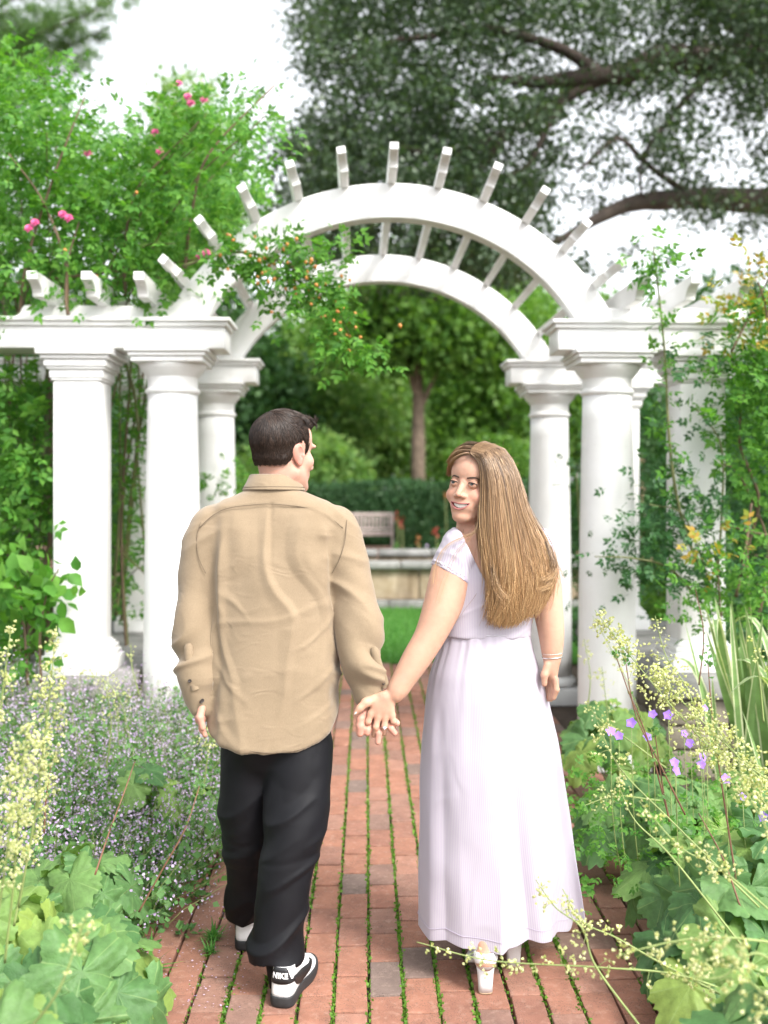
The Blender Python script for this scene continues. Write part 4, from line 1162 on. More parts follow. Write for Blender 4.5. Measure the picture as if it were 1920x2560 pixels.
alumroot('alumroot in the right bed under the long leaning plume', G(1650, 3.0), .25, .38, 20, .21, 13,
    [([(1760, 1900, 2.7), (1640, 1720, 2.75), (1500, 1580, 2.8), (1380, 1440, 2.85), (1285, 1318, 2.9)], .80, 3.4, .056), ([(1760, 1800, 2.7), (1650, 1690, 2.75), (1560, 1600, 2.8), (1460, 1500, 2.85), (1425, 1440, 2.9)], .8, 3.0, .055),
     ([(1740, 1760, 2.6), (1680, 1700, 2.6), (1600, 1640, 2.62), (1540, 1560, 2.65)], .85, 2.8, .055), ([(1750, 1960, 2.3), (1690, 1850, 2.3), (1640, 1760, 2.3), (1600, 1690, 2.3)], .6, 1.0, .035)],
    [[(1446, 1769, 3.1), (1400, 1600, 3.1), (1360, 1500, 3.1), (1330, 1415, 3.1)], [(1480, 1760, 3.0), (1420, 1640, 3.0), (1372, 1540, 3.05), (1350, 1420, 3.05)]])
alumroot('alumroot close to the dress on the right side of the path', G(1365, 3.75), .20, .34, 18, .18, 14, [([(1440, 1660, 3.6), (1360, 1600, 3.6), (1300, 1560, 3.6), (1268, 1520, 3.6)], .5, .9, .035), ([(1430, 1730, 3.5), (1330, 1720, 3.45), (1262, 1740, 3.4)], .6, 1.0, .035)])
alumroot('alumroot at the far end of the right bed in front of the round column', G(1330, 4.75), .27, .42, 24, .18, 15, [([(1320, 1620, 4.5), (1310, 1520, 4.5), (1300, 1440, 4.5)], .55, .8, .04), ([(1270, 1530, 4.6), (1275, 1460, 4.6), (1262, 1380, 4.6)], .5, .7, .03), ([(1390, 1560, 4.5), (1340, 1440, 4.5), (1280, 1330, 4.5)], .5, .6, .035)])
alumroot('alumroot in the middle of the right bed below the purple flowers', G(1475, 3.65), .25, .36, 20, .2, 16, [([(1520, 1640, 3.4), (1490, 1500, 3.4), (1440, 1420, 3.4), (1415, 1330, 3.4)], .5, .9, .035)])
alumroot('alumroot at the right edge beneath the striped sword leaves', G(1640, 3.7), .26, .36, 15, .19, 17, [([(1650, 1560, 3.3), (1640, 1460, 3.3), (1625, 1380, 3.3)], .4, .6, .025)], [[(1510, 1480, 3.6), (1520, 1370, 3.6), (1502, 1270, 3.6)]])
alumroot('alumroot leaning over the bricks halfway along the right bed', G(1480, 3.2), .17, .31, 18, .18, 18)

# ================================================================== cranesbill with purple flowers
ger = tag(empty('cranesbill_plant', (*G(1470, 3.5), 0)), 'cranesbill with purple flowers among the alumroot in the right bed', 'plant')
go = np.array([*G(1470, 3.5), 0]); r = rng(500)
pt = [(1410, 1543), (1444, 1545), (1364, 1562), (1319, 1580), (1337, 1590), (1457, 1647), (1460, 1665), (1491, 1606), (1478, 1585), (1518, 1636), (1568, 1683), (1604, 1722), (1522, 1530), (1398, 1592), (1650, 1765), (1515, 1652)]
mb = MB()
for k, (x, y) in enumerate(pt):
    d = 3.25 + .35 * r.random() - (.3 if y > 1660 else 0); c = P(x, y, d)
    mb.tube(spline([np.array([go[0] * .3 + c[0] * .7, d + .05, 0]), (c + [c[0], d, 0]) / 2 + [.01, 0, 0], c], 8) - go, np.linspace(.0025, .0012, 8), 4)
    fc = np.array([r.normal(0, .35), -.75, .55]); fc /= np.linalg.norm(fc); u = np.cross(fc, [0, 0, 1]); u /= np.linalg.norm(u); v = np.cross(u, fc)
    a = np.arange(5) * 2 * np.pi / 5 + r.random(); D = np.cos(a)[:, None] * u + np.sin(a)[:, None] * v + .25 * fc
    V, F = scatter_mesh(LEAFW[0] * [1.5, 1, 1], LEAFW[1], np.tile(c - go, (5, 1)), D, np.tile(fc, (5, 1)), np.full(5, r.uniform(.015, .021)))
    link('flower', mesh_np('flower', V, F), M['purple_petal'], ger)
mb.build('stems', M['stem_green'], ger)
n = 900; q = np.stack([r.uniform(-.45, .5, n), r.uniform(-.4, .7, n), r.uniform(.12, .42, n)], -1)
V, F = scatter_mesh(ROSE5[0], ROSE5[1], q, rdirs(r, n), rdirs(r, n) * .6 + [0, -.3, .8], r.uniform(.035, .07, n))
tag(link('foliage', mesh_np('foliage', V, F), M['rose_leaf'], ger), kind='stuff')

# ================================================================== striped sword leaves at the right
def blade_mesh(seed):
    rr = random.Random(seed); n = 14; bend = rr.choice([.03, .05, .08, .3]); V, F = [], []
    cols = [-.5, -.30, 0, .30, .5]
    for i in range(n):
        f = i / (n - 1); w = .034 * (1 - f ** 4) * (.75 + .5 * math.sin(min(1, f * 1.3) * math.pi * .6)) + .0005
        y = bend * f ** 2.6; z = f * (1 - bend * .5 * f ** 2) 
        if bend > .2: z = .9 * math.sin(f * 2.05); y = .34 * f ** 2
        for c in cols: V.append((c * w, y + .12 * abs(c) * w, z))
    me_f = [];
    for i in range(n - 1):
        for j in range(4): me_f.append((i * 5 + j, i * 5 + j + 1, i * 5 + 6 + j, i * 5 + 5 + j))
    me = mesh_np('sword_leaf', V, np.array(me_f)); me.materials.append(M['blade_leaf']); me.materials.append(M['blade_margin'])
    mi = np.array([(1 if (q % 4) in ((0,) if seed % 2 else (0, 3)) else 0) for q in range(len(me_f))], np.int32)
    me.polygons.foreach_set('material_index', mi); return me
BL = [blade_mesh(s) for s in range(6)]
iris = tag(empty('striped_iris', (1.66, 4.15, 0)), 'clump of tall green and cream striped sword leaves at the right edge', 'plant')
r = rng(520)
for k in range(64):
    o = link('sword_leaf', BL[int(r.integers(6))], None, iris)
    o.location = (r.normal(0, .13), r.normal(0, .13), -.02); a = r.uniform(0, 6.28)
    o.rotation_euler = (r.normal(0, .10), r.normal(-.02, .15), a); h = r.uniform(.68, 1.12); o.scale = (1.05, 1.0, h)

# ================================================================== weeds in the joints
def weed(label, x, y, n, L, seed, blade=True, mat='grass'):
    c = P(x, y, 1.48 * 2151 / (y - 1061)); c[2] = 0; r = rng(seed)
    d = rdirs(r, n, .25); d[:, 2] = np.abs(d[:, 2]) * .6 + .12
    T = (np.array([(-.045, 0, 0), (.045, 0, 0), (-.05, .45, .06), (.05, .45, .06), (0, 1, -.05)]), np.array([(0, 1, 3), (0, 3, 2), (2, 3, 4)])) if blade else LEAFW
    V, F = scatter_mesh(T[0], T[1], r.normal(0, .008, (n, 3)) * [1, 1, .1] + [0, 0, .004] + (0 if blade else 1) * d * .02, d, np.tile([0, 0, 1.0], (n, 1)) + rdirs(r, n) * .3, L * r.uniform(.5, 1.1, n))
    o = link('weed', mesh_np('weed', V, F), M[mat]); o.location = c
    tag(o, label, 'weed', 'weeds in the path joints')
weed('star-shaped grassy weed beside the man\'s left shoe', 458, 2032, 46, .075, 1)
weed('small grassy weed just below the star-shaped one', 455, 2060, 40, .05, 2)
weed('long-bladed grass tuft beside the left foreground leaves', 322, 2105, 16, .13, 3)
weed('tiny leafy weed in the joint right of the fallen petals', 402, 2022, 22, .025, 4, False, 'mint_leaf')
weed('two-leaved seedling on the bricks by the left alumroot', 330, 2050, 6, .026, 5, False, 'mint_leaf')
weed('leafy seedling in the bottom left of the path', 268, 2192, 12, .03, 6, False, 'mint_leaf')
weed('leafy weed beside the lavender flowers near the man\'s trousers', 438, 1945, 24, .03, 7, False, 'mint_leaf')
weed('small clover-like weed by the right bed near the dress', 1275, 1790, 16, .03, 8, False, 'mint_leaf')
weed('tiny grass tuft in the right part of the path', 1375, 2035, 14, .05, 9)
# ================================================================== sculpting toolkit: signed distance grids -> mesh
def _smin(a, b, k):
    if k <= 0: return np.minimum(a, b)
    h = np.clip(.5 + .5 * (b - a) / k, 0, 1)
    return b + (a - b) * h - k * h * (1 - h)

class Clay:
    def __init__(s, lo, hi, h):
        s.lo = np.array(lo, np.float32); s.h = h
        s.n = np.ceil((np.array(hi) - s.lo) / h).astype(int) + 1
        s.ax = [(s.lo[i] + h * np.arange(s.n[i])).astype(np.float32) for i in range(3)]
        s.D = np.full(s.n, 9.0, np.float32)
    def sub(s, lo, hi):
        sl = []
        for i in range(3):
            a = int(np.clip(np.floor((lo[i] - s.lo[i]) / s.h), 0, s.n[i] - 1)); b = int(np.clip(np.ceil((hi[i] - s.lo[i]) / s.h) + 1, 1, s.n[i]))
            sl.append(slice(a, max(a + 1, b)))
        sl = tuple(sl)
        return sl, s.ax[0][sl[0]][:, None, None], s.ax[1][sl[1]][None, :, None], s.ax[2][sl[2]][None, None, :]
    def put(s, sl, d, k, cut=False):
        if cut: s.D[sl] = -_smin(-s.D[sl], d, k)
        else: s.D[sl] = _smin(s.D[sl], d, k)
    def ell(s, c, r, k=.01, cut=False, rot=None):
        c = np.asarray(c, float); r = np.broadcast_to(np.asarray(r, float), (3,)); m = r.max() + k * 1.5 + 2 * s.h
        sl, X, Y, Z = s.sub(c - m, c + m); X = X - c[0]; Y = Y - c[1]; Z = Z - c[2]
        if rot is not None:
            Rm = np.array(rot, float).T
            X, Y, Z = Rm[0, 0] * X + Rm[0, 1] * Y + Rm[0, 2] * Z, Rm[1, 0] * X + Rm[1, 1] * Y + Rm[1, 2] * Z, Rm[2, 0] * X + Rm[2, 1] * Y + Rm[2, 2] * Z
        k0 = np.sqrt((X / r[0]) ** 2 + (Y / r[1]) ** 2 + (Z / r[2]) ** 2); k1 = np.sqrt((X / r[0] ** 2) ** 2 + (Y / r[1] ** 2) ** 2 + (Z / r[2] ** 2) ** 2) + 1e-9
        s.put(sl, (k0 * (k0 - 1) / k1).astype(np.float32), k, cut)
    def cap(s, a, b, r1, r2, k=.01, cut=False):
        a = np.asarray(a, float); b = np.asarray(b, float); m = max(r1, r2) + k * 1.5 + 2 * s.h
        sl, X, Y, Z = s.sub(np.minimum(a, b) - m, np.maximum(a, b) + m); d = b - a; L2 = d.dot(d) + 1e-12
        t = np.clip(((X - a[0]) * d[0] + (Y - a[1]) * d[1] + (Z - a[2]) * d[2]) / L2, 0, 1)
        dist = np.sqrt((X - a[0] - t * d[0]) ** 2 + (Y - a[1] - t * d[1]) ** 2 + (Z - a[2] - t * d[2]) ** 2) - (r1 + (r2 - r1) * t)
        s.put(sl, dist.astype(np.float32), k, cut)
    def chain(s, pts, rad, k=.012, smooth=0):
        pts = [np.asarray(p, float) for p in pts]; rad = list(rad)
        if smooth:
            q = spline(np.hstack([np.array(pts), np.array(rad)[:, None]]), smooth); pts = list(q[:, :3]); rad = list(q[:, 3])
        for i in range(len(pts) - 1): s.cap(pts[i], pts[i + 1], rad[i], rad[i + 1], k)
    def loftz(s, secs, k=.02, ex=2.3):
        """secs: (z, cx, cy, rx, ry) from top to bottom or bottom to top"""
        q = np.array(sorted(secs)); lo = (q[:, 1] - q[:, 3]).min(), (q[:, 2] - q[:, 4]).min(), q[0, 0]; hi = (q[:, 1] + q[:, 3]).max(), (q[:, 2] + q[:, 4]).max(), q[-1, 0]
        m = k * 1.5 + 2 * s.h
        sl, X, Y, Z = s.sub(np.array(lo) - m, np.array(hi) + m)
        z = np.clip(Z, q[0, 0], q[-1, 0]); I = lambda j: np.interp(z.ravel(), q[:, 0], q[:, j]).reshape(z.shape)
        cx, cy, rx, ry = I(1), I(2), I(3), I(4)
        u = (np.abs((X - cx) / rx) ** ex + np.abs((Y - cy) / ry) ** ex) ** (1 / ex)
        d = (u - 1) * np.minimum(rx, ry) * 1.0
        dz = np.maximum(Z - q[-1, 0], q[0, 0] - Z)
        s.put(sl, np.maximum(d, dz).astype(np.float32), k)
    def clip(s, fn):
        """keep where fn(X,Y,Z) < 0"""
        X, Y, Z = np.broadcast_arrays(s.ax[0][:, None, None], s.ax[1][None, :, None], s.ax[2][None, None, :])
        s.D = np.maximum(s.D, fn(X, Y, Z).astype(np.float32))
    def copy(s):
        c = Clay.__new__(Clay); c.lo, c.h, c.n, c.ax, c.D = s.lo, s.h, s.n, s.ax, s.D.copy(); return c
    def at(s, p):
        p = np.asarray(p, float); g = (p - s.lo) / s.h; i = np.clip(np.floor(g).astype(int), 0, s.n - 2); t = np.clip(g - i, 0, 1); r = 0
        for a in (0, 1):
            for b in (0, 1):
                for c in (0, 1):
                    w = (t[..., 0] if a else 1 - t[..., 0]) * (t[..., 1] if b else 1 - t[..., 1]) * (t[..., 2] if c else 1 - t[..., 2])
                    r = r + w * s.D[i[..., 0] + a, i[..., 1] + b, i[..., 2] + c]
        return r
    def face_y(s, x, z, sign):
        """first surface met when travelling along -sign*Y from outside"""
        ys = s.ax[1][::-1] if sign > 0 else s.ax[1]
        v = s.at(np.stack([np.full(len(ys), x), ys, np.full(len(ys), z)], -1)); ins = np.nonzero(v < 0)[0]
        if not len(ins): return None
        i = ins[0]
        if i == 0: return ys[0]
        return ys[i - 1] + (ys[i] - ys[i - 1]) * v[i - 1] / (v[i - 1] - v[i])
    def mesh(s, relax=2):
        D = s.D; n = s.n; ins = D < 0
        c8 = [ins[a:n[0] - 1 + a, b:n[1] - 1 + b, c:n[2] - 1 + c] for a in (0, 1) for b in (0, 1) for c in (0, 1)]
        tot = sum(x.astype(np.int8) for x in c8); act = (tot > 0) & (tot < 8)
        idx = np.argwhere(act); m = len(idx); lut = np.full(act.shape, -1, np.int32); lut[act] = np.arange(m)
        offs = [(a, b, c) for a in (0, 1) for b in (0, 1) for c in (0, 1)]
        val = np.stack([D[idx[:, 0] + o[0], idx[:, 1] + o[1], idx[:, 2] + o[2]] for o in offs], 1)
        acc = np.zeros((m, 3)); cnt = np.zeros(m)
        for i in range(8):
            for j in range(i + 1, 8):
                if sum(abs(offs[i][k] - offs[j][k]) for k in range(3)) != 1: continue
                a, b = val[:, i], val[:, j]; x = (a < 0) != (b < 0); t = np.where(x, a / np.where(x, a - b, 1), 0)
                pt = np.array(offs[i]) + t[:, None] * (np.array(offs[j]) - np.array(offs[i])); acc += pt * x[:, None]; cnt += x
        V = (idx + acc / cnt[:, None]) * s.h + s.lo
        Q = []
        for ax in range(3):
            A = np.moveaxis(ins, ax, 0); x = A[:-1] != A[1:]
            L = np.moveaxis(lut, ax, 0)
            w = np.argwhere(x[:, 1:-1, 1:-1]) + np.array([0, 1, 1])
            if not len(w): continue
            i, j, k = w.T
            q = np.stack([L[i, j - 1, k - 1], L[i, j, k - 1], L[i, j, k], L[i, j - 1, k]], 1)
            inner = A[i, j, k]
            if ax == 1: inner = ~inner
            q[~inner] = q[~inner][:, ::-1]
            Q.append(q)
        Q = np.vstack(Q); Q = Q[(Q >= 0).all(1)]
        for _ in range(relax): V = relax_mesh(V, Q, .5)
        return V, Q

def relax_mesh(V, Q, lam=.5):
    acc = np.zeros_like(V); cnt = np.zeros(len(V))
    for a in range(4):
        i, j = Q[:, a], Q[:, (a + 1) % 4]
        for k in range(3):
            acc[:, k] += np.bincount(i, V[j, k], len(V)) + np.bincount(j, V[i, k], len(V))
        cnt += np.bincount(i, minlength=len(V)) + np.bincount(j, minlength=len(V))
    ok = cnt > 0
    V = V.copy(); V[ok] += lam * (acc[ok] / cnt[ok][:, None] - V[ok]); return V

def vnormals(V, Q):
    n = np.cross(V[Q[:, 2]] - V[Q[:, 0]], V[Q[:, 3]] - V[Q[:, 1]]); out = np.zeros_like(V)
    for a in range(4):
        for k in range(3): out[:, k] += np.bincount(Q[:, a], n[:, k], len(V))
    return out / (np.linalg.norm(out, axis=1)[:, None] + 1e-12)

def ridged(V, sc, seed): return 1 - 2 * np.abs(pn(V * np.asarray(sc), 1, seed))
def set_attr(me, name, arr):
    arr = np.asarray(arr, np.float32)
    if arr.ndim == 1:
        a = me.attributes.new(name, 'FLOAT', 'POINT'); a.data.foreach_set('value', arr)
    else:
        a = me.attributes.new(name, 'FLOAT_COLOR', 'POINT'); a.data.foreach_set('color', np.hstack([arr, np.ones((len(arr), 1))]).astype(np.float32).ravel())
def joinVQ(parts):
    Vs, Qs, k = [], [], 0
    for V, Q in parts: Vs.append(V); Qs.append(Q + k); k += len(V)
    return np.vstack(Vs), np.vstack(Qs)
def sst(a, b, x): t = np.clip((x - a) / (b - a), 0, 1); return t * t * (3 - 2 * t)

# ---- materials of the couple
def skin_mat(name):
    t = NT(name); a = t.n('ShaderNodeAttribute', attribute_name='tint')
    f = t.noise(60, 4, .6, t.coord('Object'))
    c = t.mix(1.0, a.outputs['Color'], t.ramp(f, [(.3, .94), (.7, 1.05)]), 'MULTIPLY')
    t.col(c); t.set(Roughness=.56)
    t.b.inputs['Subsurface Weight'].default_value = .25; t.b.inputs['Subsurface Radius'].default_value = (1, .35, .2); t.b.inputs['Subsurface Scale'].default_value = .008
    t.b.inputs['Specular IOR Level'].default_value = .28
    t.bump(t.noise(420, 3, .6, t.coord('Object')), .08, .001); M[name] = t.m
skin_mat('skin')
def cloth_mat(name, c, c2, wr, rough=.85, sheen=.25, weave=900, crease=(9, 9, 34), cs=.5):
    t = NT(name); v = t.coord('Object')
    f = t.noise(5, 5, .65, v)
    w = t.noise(weave, 2, .6, t.coord('Object', (1, 1, .25)))
    col = t.mix(1.0, t.ramp(f, [(.3, c), (.7, c2)]), t.ramp(w, [(.3, .9), (.7, 1.1)]), 'MULTIPLY')
    t.col(col); t.set(Roughness=rough); t.b.inputs['Sheen Weight'].default_value = sheen; t.b.inputs['Specular IOR Level'].default_value = .2
    n1 = t.n('ShaderNodeTexNoise', noise_type='RIDGED_MULTIFRACTAL'); n1.inputs['Scale'].default_value = 1.0; n1.inputs['Detail'].default_value = 3; n1.inputs['Distortion'].default_value = 1.2
    t.l(t.coord('Object', crease), n1.inputs['Vector'])
    ad = t.n('ShaderNodeMath', operation='MULTIPLY_ADD'); t.l(w, ad.inputs[0]); ad.inputs[1].default_value = .25; t.l(n1.outputs['Fac'], ad.inputs[2])
    t.bump(ad.outputs[0], cs, wr); M[name] = t.m
cloth_mat('khaki', (.232, .174, .112), (.275, .209, .138), 0.0034, .85, .25, 900, (13, 13, 24))
cloth_mat('black_cloth', (.0042, .0043, .0058), (.007, .0072, .0095), .002, .6, .0, 700, (5, 5, 9), .35)
simple('shoe_white', (.74, .73, .74), .45, .04, 20)
simple('shoe_black', (.012, .012, .014), .5, .3, 30, .2, 300)
simple('sole_black', (.02, .02, .022), .7, .3, 30, .2, 200)
simple('letter_white', (.82, .82, .82), .5, .03)
simple('button_dark', (.03, .02, .015), .35, .3, 80)
simple('thread_seam', (.15, .112, .075), .9, .1, 80)
simple('lip', (.40, .155, .14), .38, .1, 90)
simple('tooth', (.80, .77, .70), .25, .03, 60)
simple('brow', (.045, .025, .016), .8, .3, 200)
simple('lash', (.012, .008, .007), .6, .1, 60)
simple('nail', (.83, .76, .74), .2, .03, 60)
simple('silver', (.72, .70, .68), .25, .1, 60, Metallic=1.0)
simple('gem', (.85, .86, .9), .05, .02, 60)
t = NT('strand_dark'); g = t.n('ShaderNodeNewGeometry')
t.col(t.ramp(g.outputs['Random Per Island'], [(0, (.012, .0075, .0056)), (.6, (.026, .016, .0115)), (1, (.056, .034, .024))])); t.set(Roughness=.45); t.b.inputs['Specular IOR Level'].default_value = .35; M['strand_dark'] = t.m
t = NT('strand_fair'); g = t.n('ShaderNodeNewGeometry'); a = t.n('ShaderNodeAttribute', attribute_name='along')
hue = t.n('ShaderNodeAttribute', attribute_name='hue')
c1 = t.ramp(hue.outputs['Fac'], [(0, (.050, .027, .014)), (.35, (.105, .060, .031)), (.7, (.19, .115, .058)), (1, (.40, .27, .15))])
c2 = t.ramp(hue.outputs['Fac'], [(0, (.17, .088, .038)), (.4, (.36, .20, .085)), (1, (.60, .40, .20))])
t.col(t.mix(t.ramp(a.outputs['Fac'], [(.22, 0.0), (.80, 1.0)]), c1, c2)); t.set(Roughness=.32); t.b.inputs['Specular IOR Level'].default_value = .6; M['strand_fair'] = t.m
def dress_mat():
    t = NT('dress_cloth'); a = t.n('ShaderNodeAttribute', attribute_name='stripe')
    sn = t.n('ShaderNodeMath', operation='SINE'); t.l(a.outputs['Fac'], sn.inputs[0])
    c = t.ramp(t.n_fac(sn) if hasattr(t, 'n_fac') else sn.outputs[0], [(0.0, (.505, .48, .525)), (.35, (.445, .39, .49))])
    t.col(c); t.set(Roughness=.8); t.b.inputs['Sheen Weight'].default_value = .2; t.b.inputs['Specular IOR Level'].default_value = .2
    v = t.coord('Object'); n1 = t.n('ShaderNodeTexNoise', noise_type='RIDGED_MULTIFRACTAL'); n1.inputs['Scale'].default_value = 1; n1.inputs['Detail'].default_value = 3; n1.inputs['Distortion'].default_value = 1.0
    t.l(t.coord('Object', (11, 11, 7)), n1.inputs['Vector']); t.bump(n1.outputs['Fac'], .6, .004)
    tr = t.n('ShaderNodeBsdfTranslucent'); t.l(c, tr.inputs['Color']); mx = t.n('ShaderNodeMixShader'); mx.inputs[0].default_value = .10
    t.l(t.b.outputs[0], mx.inputs[1]); t.l(tr.outputs[0], mx.inputs[2]); t.l(mx.outputs[0], t.out.inputs['Surface']); M['dress_cloth'] = t.m
dress_mat()
def eye_mat():
    t = NT('eye'); v = t.coord('Object'); sp = t.n('ShaderNodeSeparateXYZ'); t.l(v, sp.inputs[0])
    m1 = t.n('ShaderNodeMath', operation='POWER'); m1.inputs[1].default_value = 2; t.l(sp.outputs[0], m1.inputs[0])
    m2 = t.n('ShaderNodeMath', operation='POWER'); m2.inputs[1].default_value = 2; t.l(sp.outputs[2], m2.inputs[0])
    ad = t.n('ShaderNodeMath', operation='ADD'); t.l(m1.outputs[0], ad.inputs[0]); t.l(m2.outputs[0], ad.inputs[1]); sq = t.n('ShaderNodeMath', operation='SQRT'); t.l(ad.outputs[0], sq.inputs[0])
    c = t.ramp(sq.outputs[0], [(0, (.006, .006, .006)), (.28, (.006, .006, .006)), (.31, (.06, .07, .07)), (.56, (.075, .085, .08)), (.64, (.015, .016, .018)), (.67, (.46, .42, .40)), (1, (.38, .32, .30))])
    t.col(c); t.set(Roughness=.08); M['eye'] = t.m
eye_mat()

SKIN_M = np.array([.50, .29, .22]); SKIN_W = np.array([.505, .295, .21])
def strands_mesh(S, r0, r1, name, along=True, hue=None):
    """S (n,m,3) strand points -> thin three-sided tubes in one mesh"""
    n, m = S.shape[:2]
    t = np.gradient(S, axis=1); t /= np.linalg.norm(t, axis=2)[..., None] + 1e-9
    ref = np.array([.3, -.9, .25]); b = np.cross(t, ref); b /= np.linalg.norm(b, axis=2)[..., None] + 1e-9; c = np.cross(t, b)
    rad = (r0 + (r1 - r0) * np.linspace(0, 1, m) ** 1.5)
    if np.ndim(r0) == 0: rad = np.broadcast_to(rad, (n, m))
    a = np.array([0, 2.094, 4.189]); V = S[:, :, None] + rad[..., None, None] * (np.cos(a)[:, None] * b[:, :, None] + np.sin(a)[:, None] * c[:, :, None])
    i = np.arange(n)[:, None, None] * m * 3 + np.arange(m - 1)[None, :, None] * 3; j = np.arange(3)[None, None]; k = (j + 1) % 3
    Q = np.stack([i + j, i + k, i + 3 + k, i + 3 + j], -1).reshape(-1, 4)
    me = mesh_np(name, V.reshape(-1, 3), Q)
    if along:
        set_attr(me, 'along', np.broadcast_to(np.linspace(0, 1, m)[None, :, None], (n, m, 3)).ravel())
        hv = hue if hue is not None else rng(n).random(n); set_attr(me, 'hue', np.broadcast_to(np.asarray(hv)[:, None, None], (n, m, 3)).ravel())
    return me

# ================================================================== the man
MO = np.array([-.335, 3.04, 0.0])
man = tag(empty('person', tuple(MO)), 'person seen from behind in tan shirt, black trousers and white sneakers, holding hands', 'person', 'couple walking hand in hand')
def Pm(x, y, d=3.05): return P(x, y, d) - MO
def Cm(x, y, d): return P((840 + x / 7.54) / 1.1573, (1620 + y / 7.54) / 1.1573, d)

# --- head
def head_clay(h, female):
    c = Clay((-.115, -.15, -.22), (.115, .145, .15), h)
    if female:
        c.ell((0, -.012, .03), (.073, .093, .086), 0); c.ell((0, .032, .040), (.058, .050, .056), .02); c.ell((0, .034, -.045), (.0555, .053, .073), .02)
        for s in (-1, 1):
            c.ell((s * .036, .0570, -.039), (.026, .023, .023), .018); c.cap((s * .047, .0, -.062), (s * .014, .066, -.105), .016, .014, .022)
        c.ell((0, .0745, -.104), (.018, .0145, .014), .014)
        nb, nt, ns = (0, .081, -.002), (0, .1020, -.036), .0088
    else:
        c.ell((0, -.014, .028), (.077, .098, .090), 0); c.ell((0, .032, .042), (.062, .050, .058), .02); c.ell((0, .034, -.045), (.060, .055, .076), .02)
        for s in (-1, 1):
            c.ell((s * .044, .054, -.030), (.024, .022, .022), .02); c.cap((s * .054, -.002, -.066), (s * .02, .068, -.108), .020, .018, .022)
            c.ell((s * .030, .080, .019), (.026, .010, .008), .014)
        c.ell((0, .079, -.108), (.021, .017, .017), .016)
        nb, nt, ns = (0, .086, -.002), (0, .114, -.044), .012
    c.cap(nb, nt, .0085, ns, .012)
    for s in (-1, 1): c.ell((s * .0125, nt[1] - .012, nt[2] - .004), (.0085, .010, .0075), .006)
    c.ell((0, .073, -.070), (.034, .021, .022), .016)
    for s in (-1, 1): c.ell((s * .031, .098, .001), (.0175, .014, .0105), .013, True)
    c.cap((0, -.024, -.05), (0, .002, -.175), .050 if female else .058, .046 if female else .058, .03)
    for s in (-1, 1):
        R0 = np.array(Matrix.Rotation(R(14), 3, 'X') @ Matrix.Rotation(R(-s * 18), 3, 'Z'))
        c.ell((s * .078, -.012, -.012), (.0085, .0195, .032), .006, False, R0)
        c.ell((s * .088, -.008, -.006), (.0085, .0115, .0205), .003, True, R0); c.ell((s * .079, -.006, -.038), (.006, .009, .010), .006)
        c.ell((s * .0835, .001, -.016), (.004, .005, .007), .003)
    return c
def head_matrix(origin, yaw, pitch=0, roll=0):
    return np.array((Matrix.Translation(Vector(origin)) @ Matrix.Rotation(yaw, 4, 'Z') @ Matrix.Rotation(pitch, 4, 'X') @ Matrix.Rotation(roll, 4, 'Y')))
def xf(Mx, V): return np.asarray(V) @ Mx[:3, :3].T + Mx[:3, 3]

mh = head_clay(.0024, False)
HM = head_matrix(Pm(614, 973, 3.066), R(-41), R(-3), R(2))
HV, HQ = mh.mesh(2)
tint = np.tile(SKIN_M, (len(HV), 1))
for s in (-1, 1):
    e = np.exp(-(((HV - [s * .085, -.012, -.012]) / [.018, .022, .035]) ** 2).sum(1)); tint += e[:, None] * (np.array([.62, .19, .15]) - tint) * .9
stub = sst(-.045, -.075, HV[:, 2]) * sst(.0, .03, HV[:, 1]) * .30
tint += stub[:, None] * (np.array([.34, .22, .17]) - tint)
nk = sst(-.07, -.12, HV[:, 2]) * sst(.02, -.04, HV[:, 1]); tint += nk[:, None] * (np.array([.63, .35, .28]) - tint) * .6
head_part = (xf(HM, HV), HQ, tint)

# --- hair: cap plus combed strands
hc = Clay((-.115, -.15, -.135), (.115, .145, .17), .0026)
hc.ell((0, -.013, .031), (.0805, .1000, .0945), 0); hc.ell((0, .010, .096), (.058, .072, .024), .02); hc.ell((.006, .062, .088), (.048, .030, .022), .018); hc.ell((0, -.065, .035), (.066, .055, .065), .02); hc.ell((0, -.042, -.045), (.068, .058, .06), .03)
def hairline(X, Y, Z):
    zl = np.interp(Y.ravel(), [-.15, -.09, -.05, -.030, -.016, .006, .016, .026, .040, .050, .070, .10], [-.050, -.052, -.046, -.030, .010, .024, .016, -.018, -.018, .030, .066, .078]).reshape(Y.shape)
    return zl - Z
hc.clip(lambda X, Y, Z: hairline(X, Y, Z) + .0025 * np.sin(X * 900) * np.sin(Y * 700 + 1) + .002 * np.sin(X * 310 + Y * 200))
CV, CQ = hc.mesh(2)
r = rng(600)
_edge = sst(.022, .0, -hairline(CV[:, 0], CV[:, 1], CV[:, 2])); CV = CV * (1 - .045 * _edge[:, None] * np.array([1, 1, 0])) 
nrm = vnormals(CV, CQ)
sel = r.integers(len(CV), size=9000); p0 = CV[sel]; nn = nrm[sel]
good = (hairline(p0[:, 0], p0[:, 1], p0[:, 2]) < -.001) & (nn[:, 2] > -.75); p0, nn = p0[good], nn[good]
crown = np.array([-.006, -.070, .098])
out = p0 - crown; comb = out / (np.linalg.norm(out, axis=1)[:, None] + 1e-6)
topw = sst(.045, .085, p0[:, 2]) * sst(-.065, -.02, p0[:, 1])
comb = comb * (1 - topw)[:, None] + topw[:, None] * np.array([.5, .45, .35]) + r.normal(0, .05, p0.shape)
back = 1 - topw; comb[:, 2] -= back * .75
wav = np.stack([pn(p0, 55, 3), pn(p0, 55, 4), pn(p0, 55, 5)], -1); comb += wav * .38
comb -= nn * (comb * nn).sum(1)[:, None]; comb /= np.linalg.norm(comb, axis=1)[:, None] + 1e-9
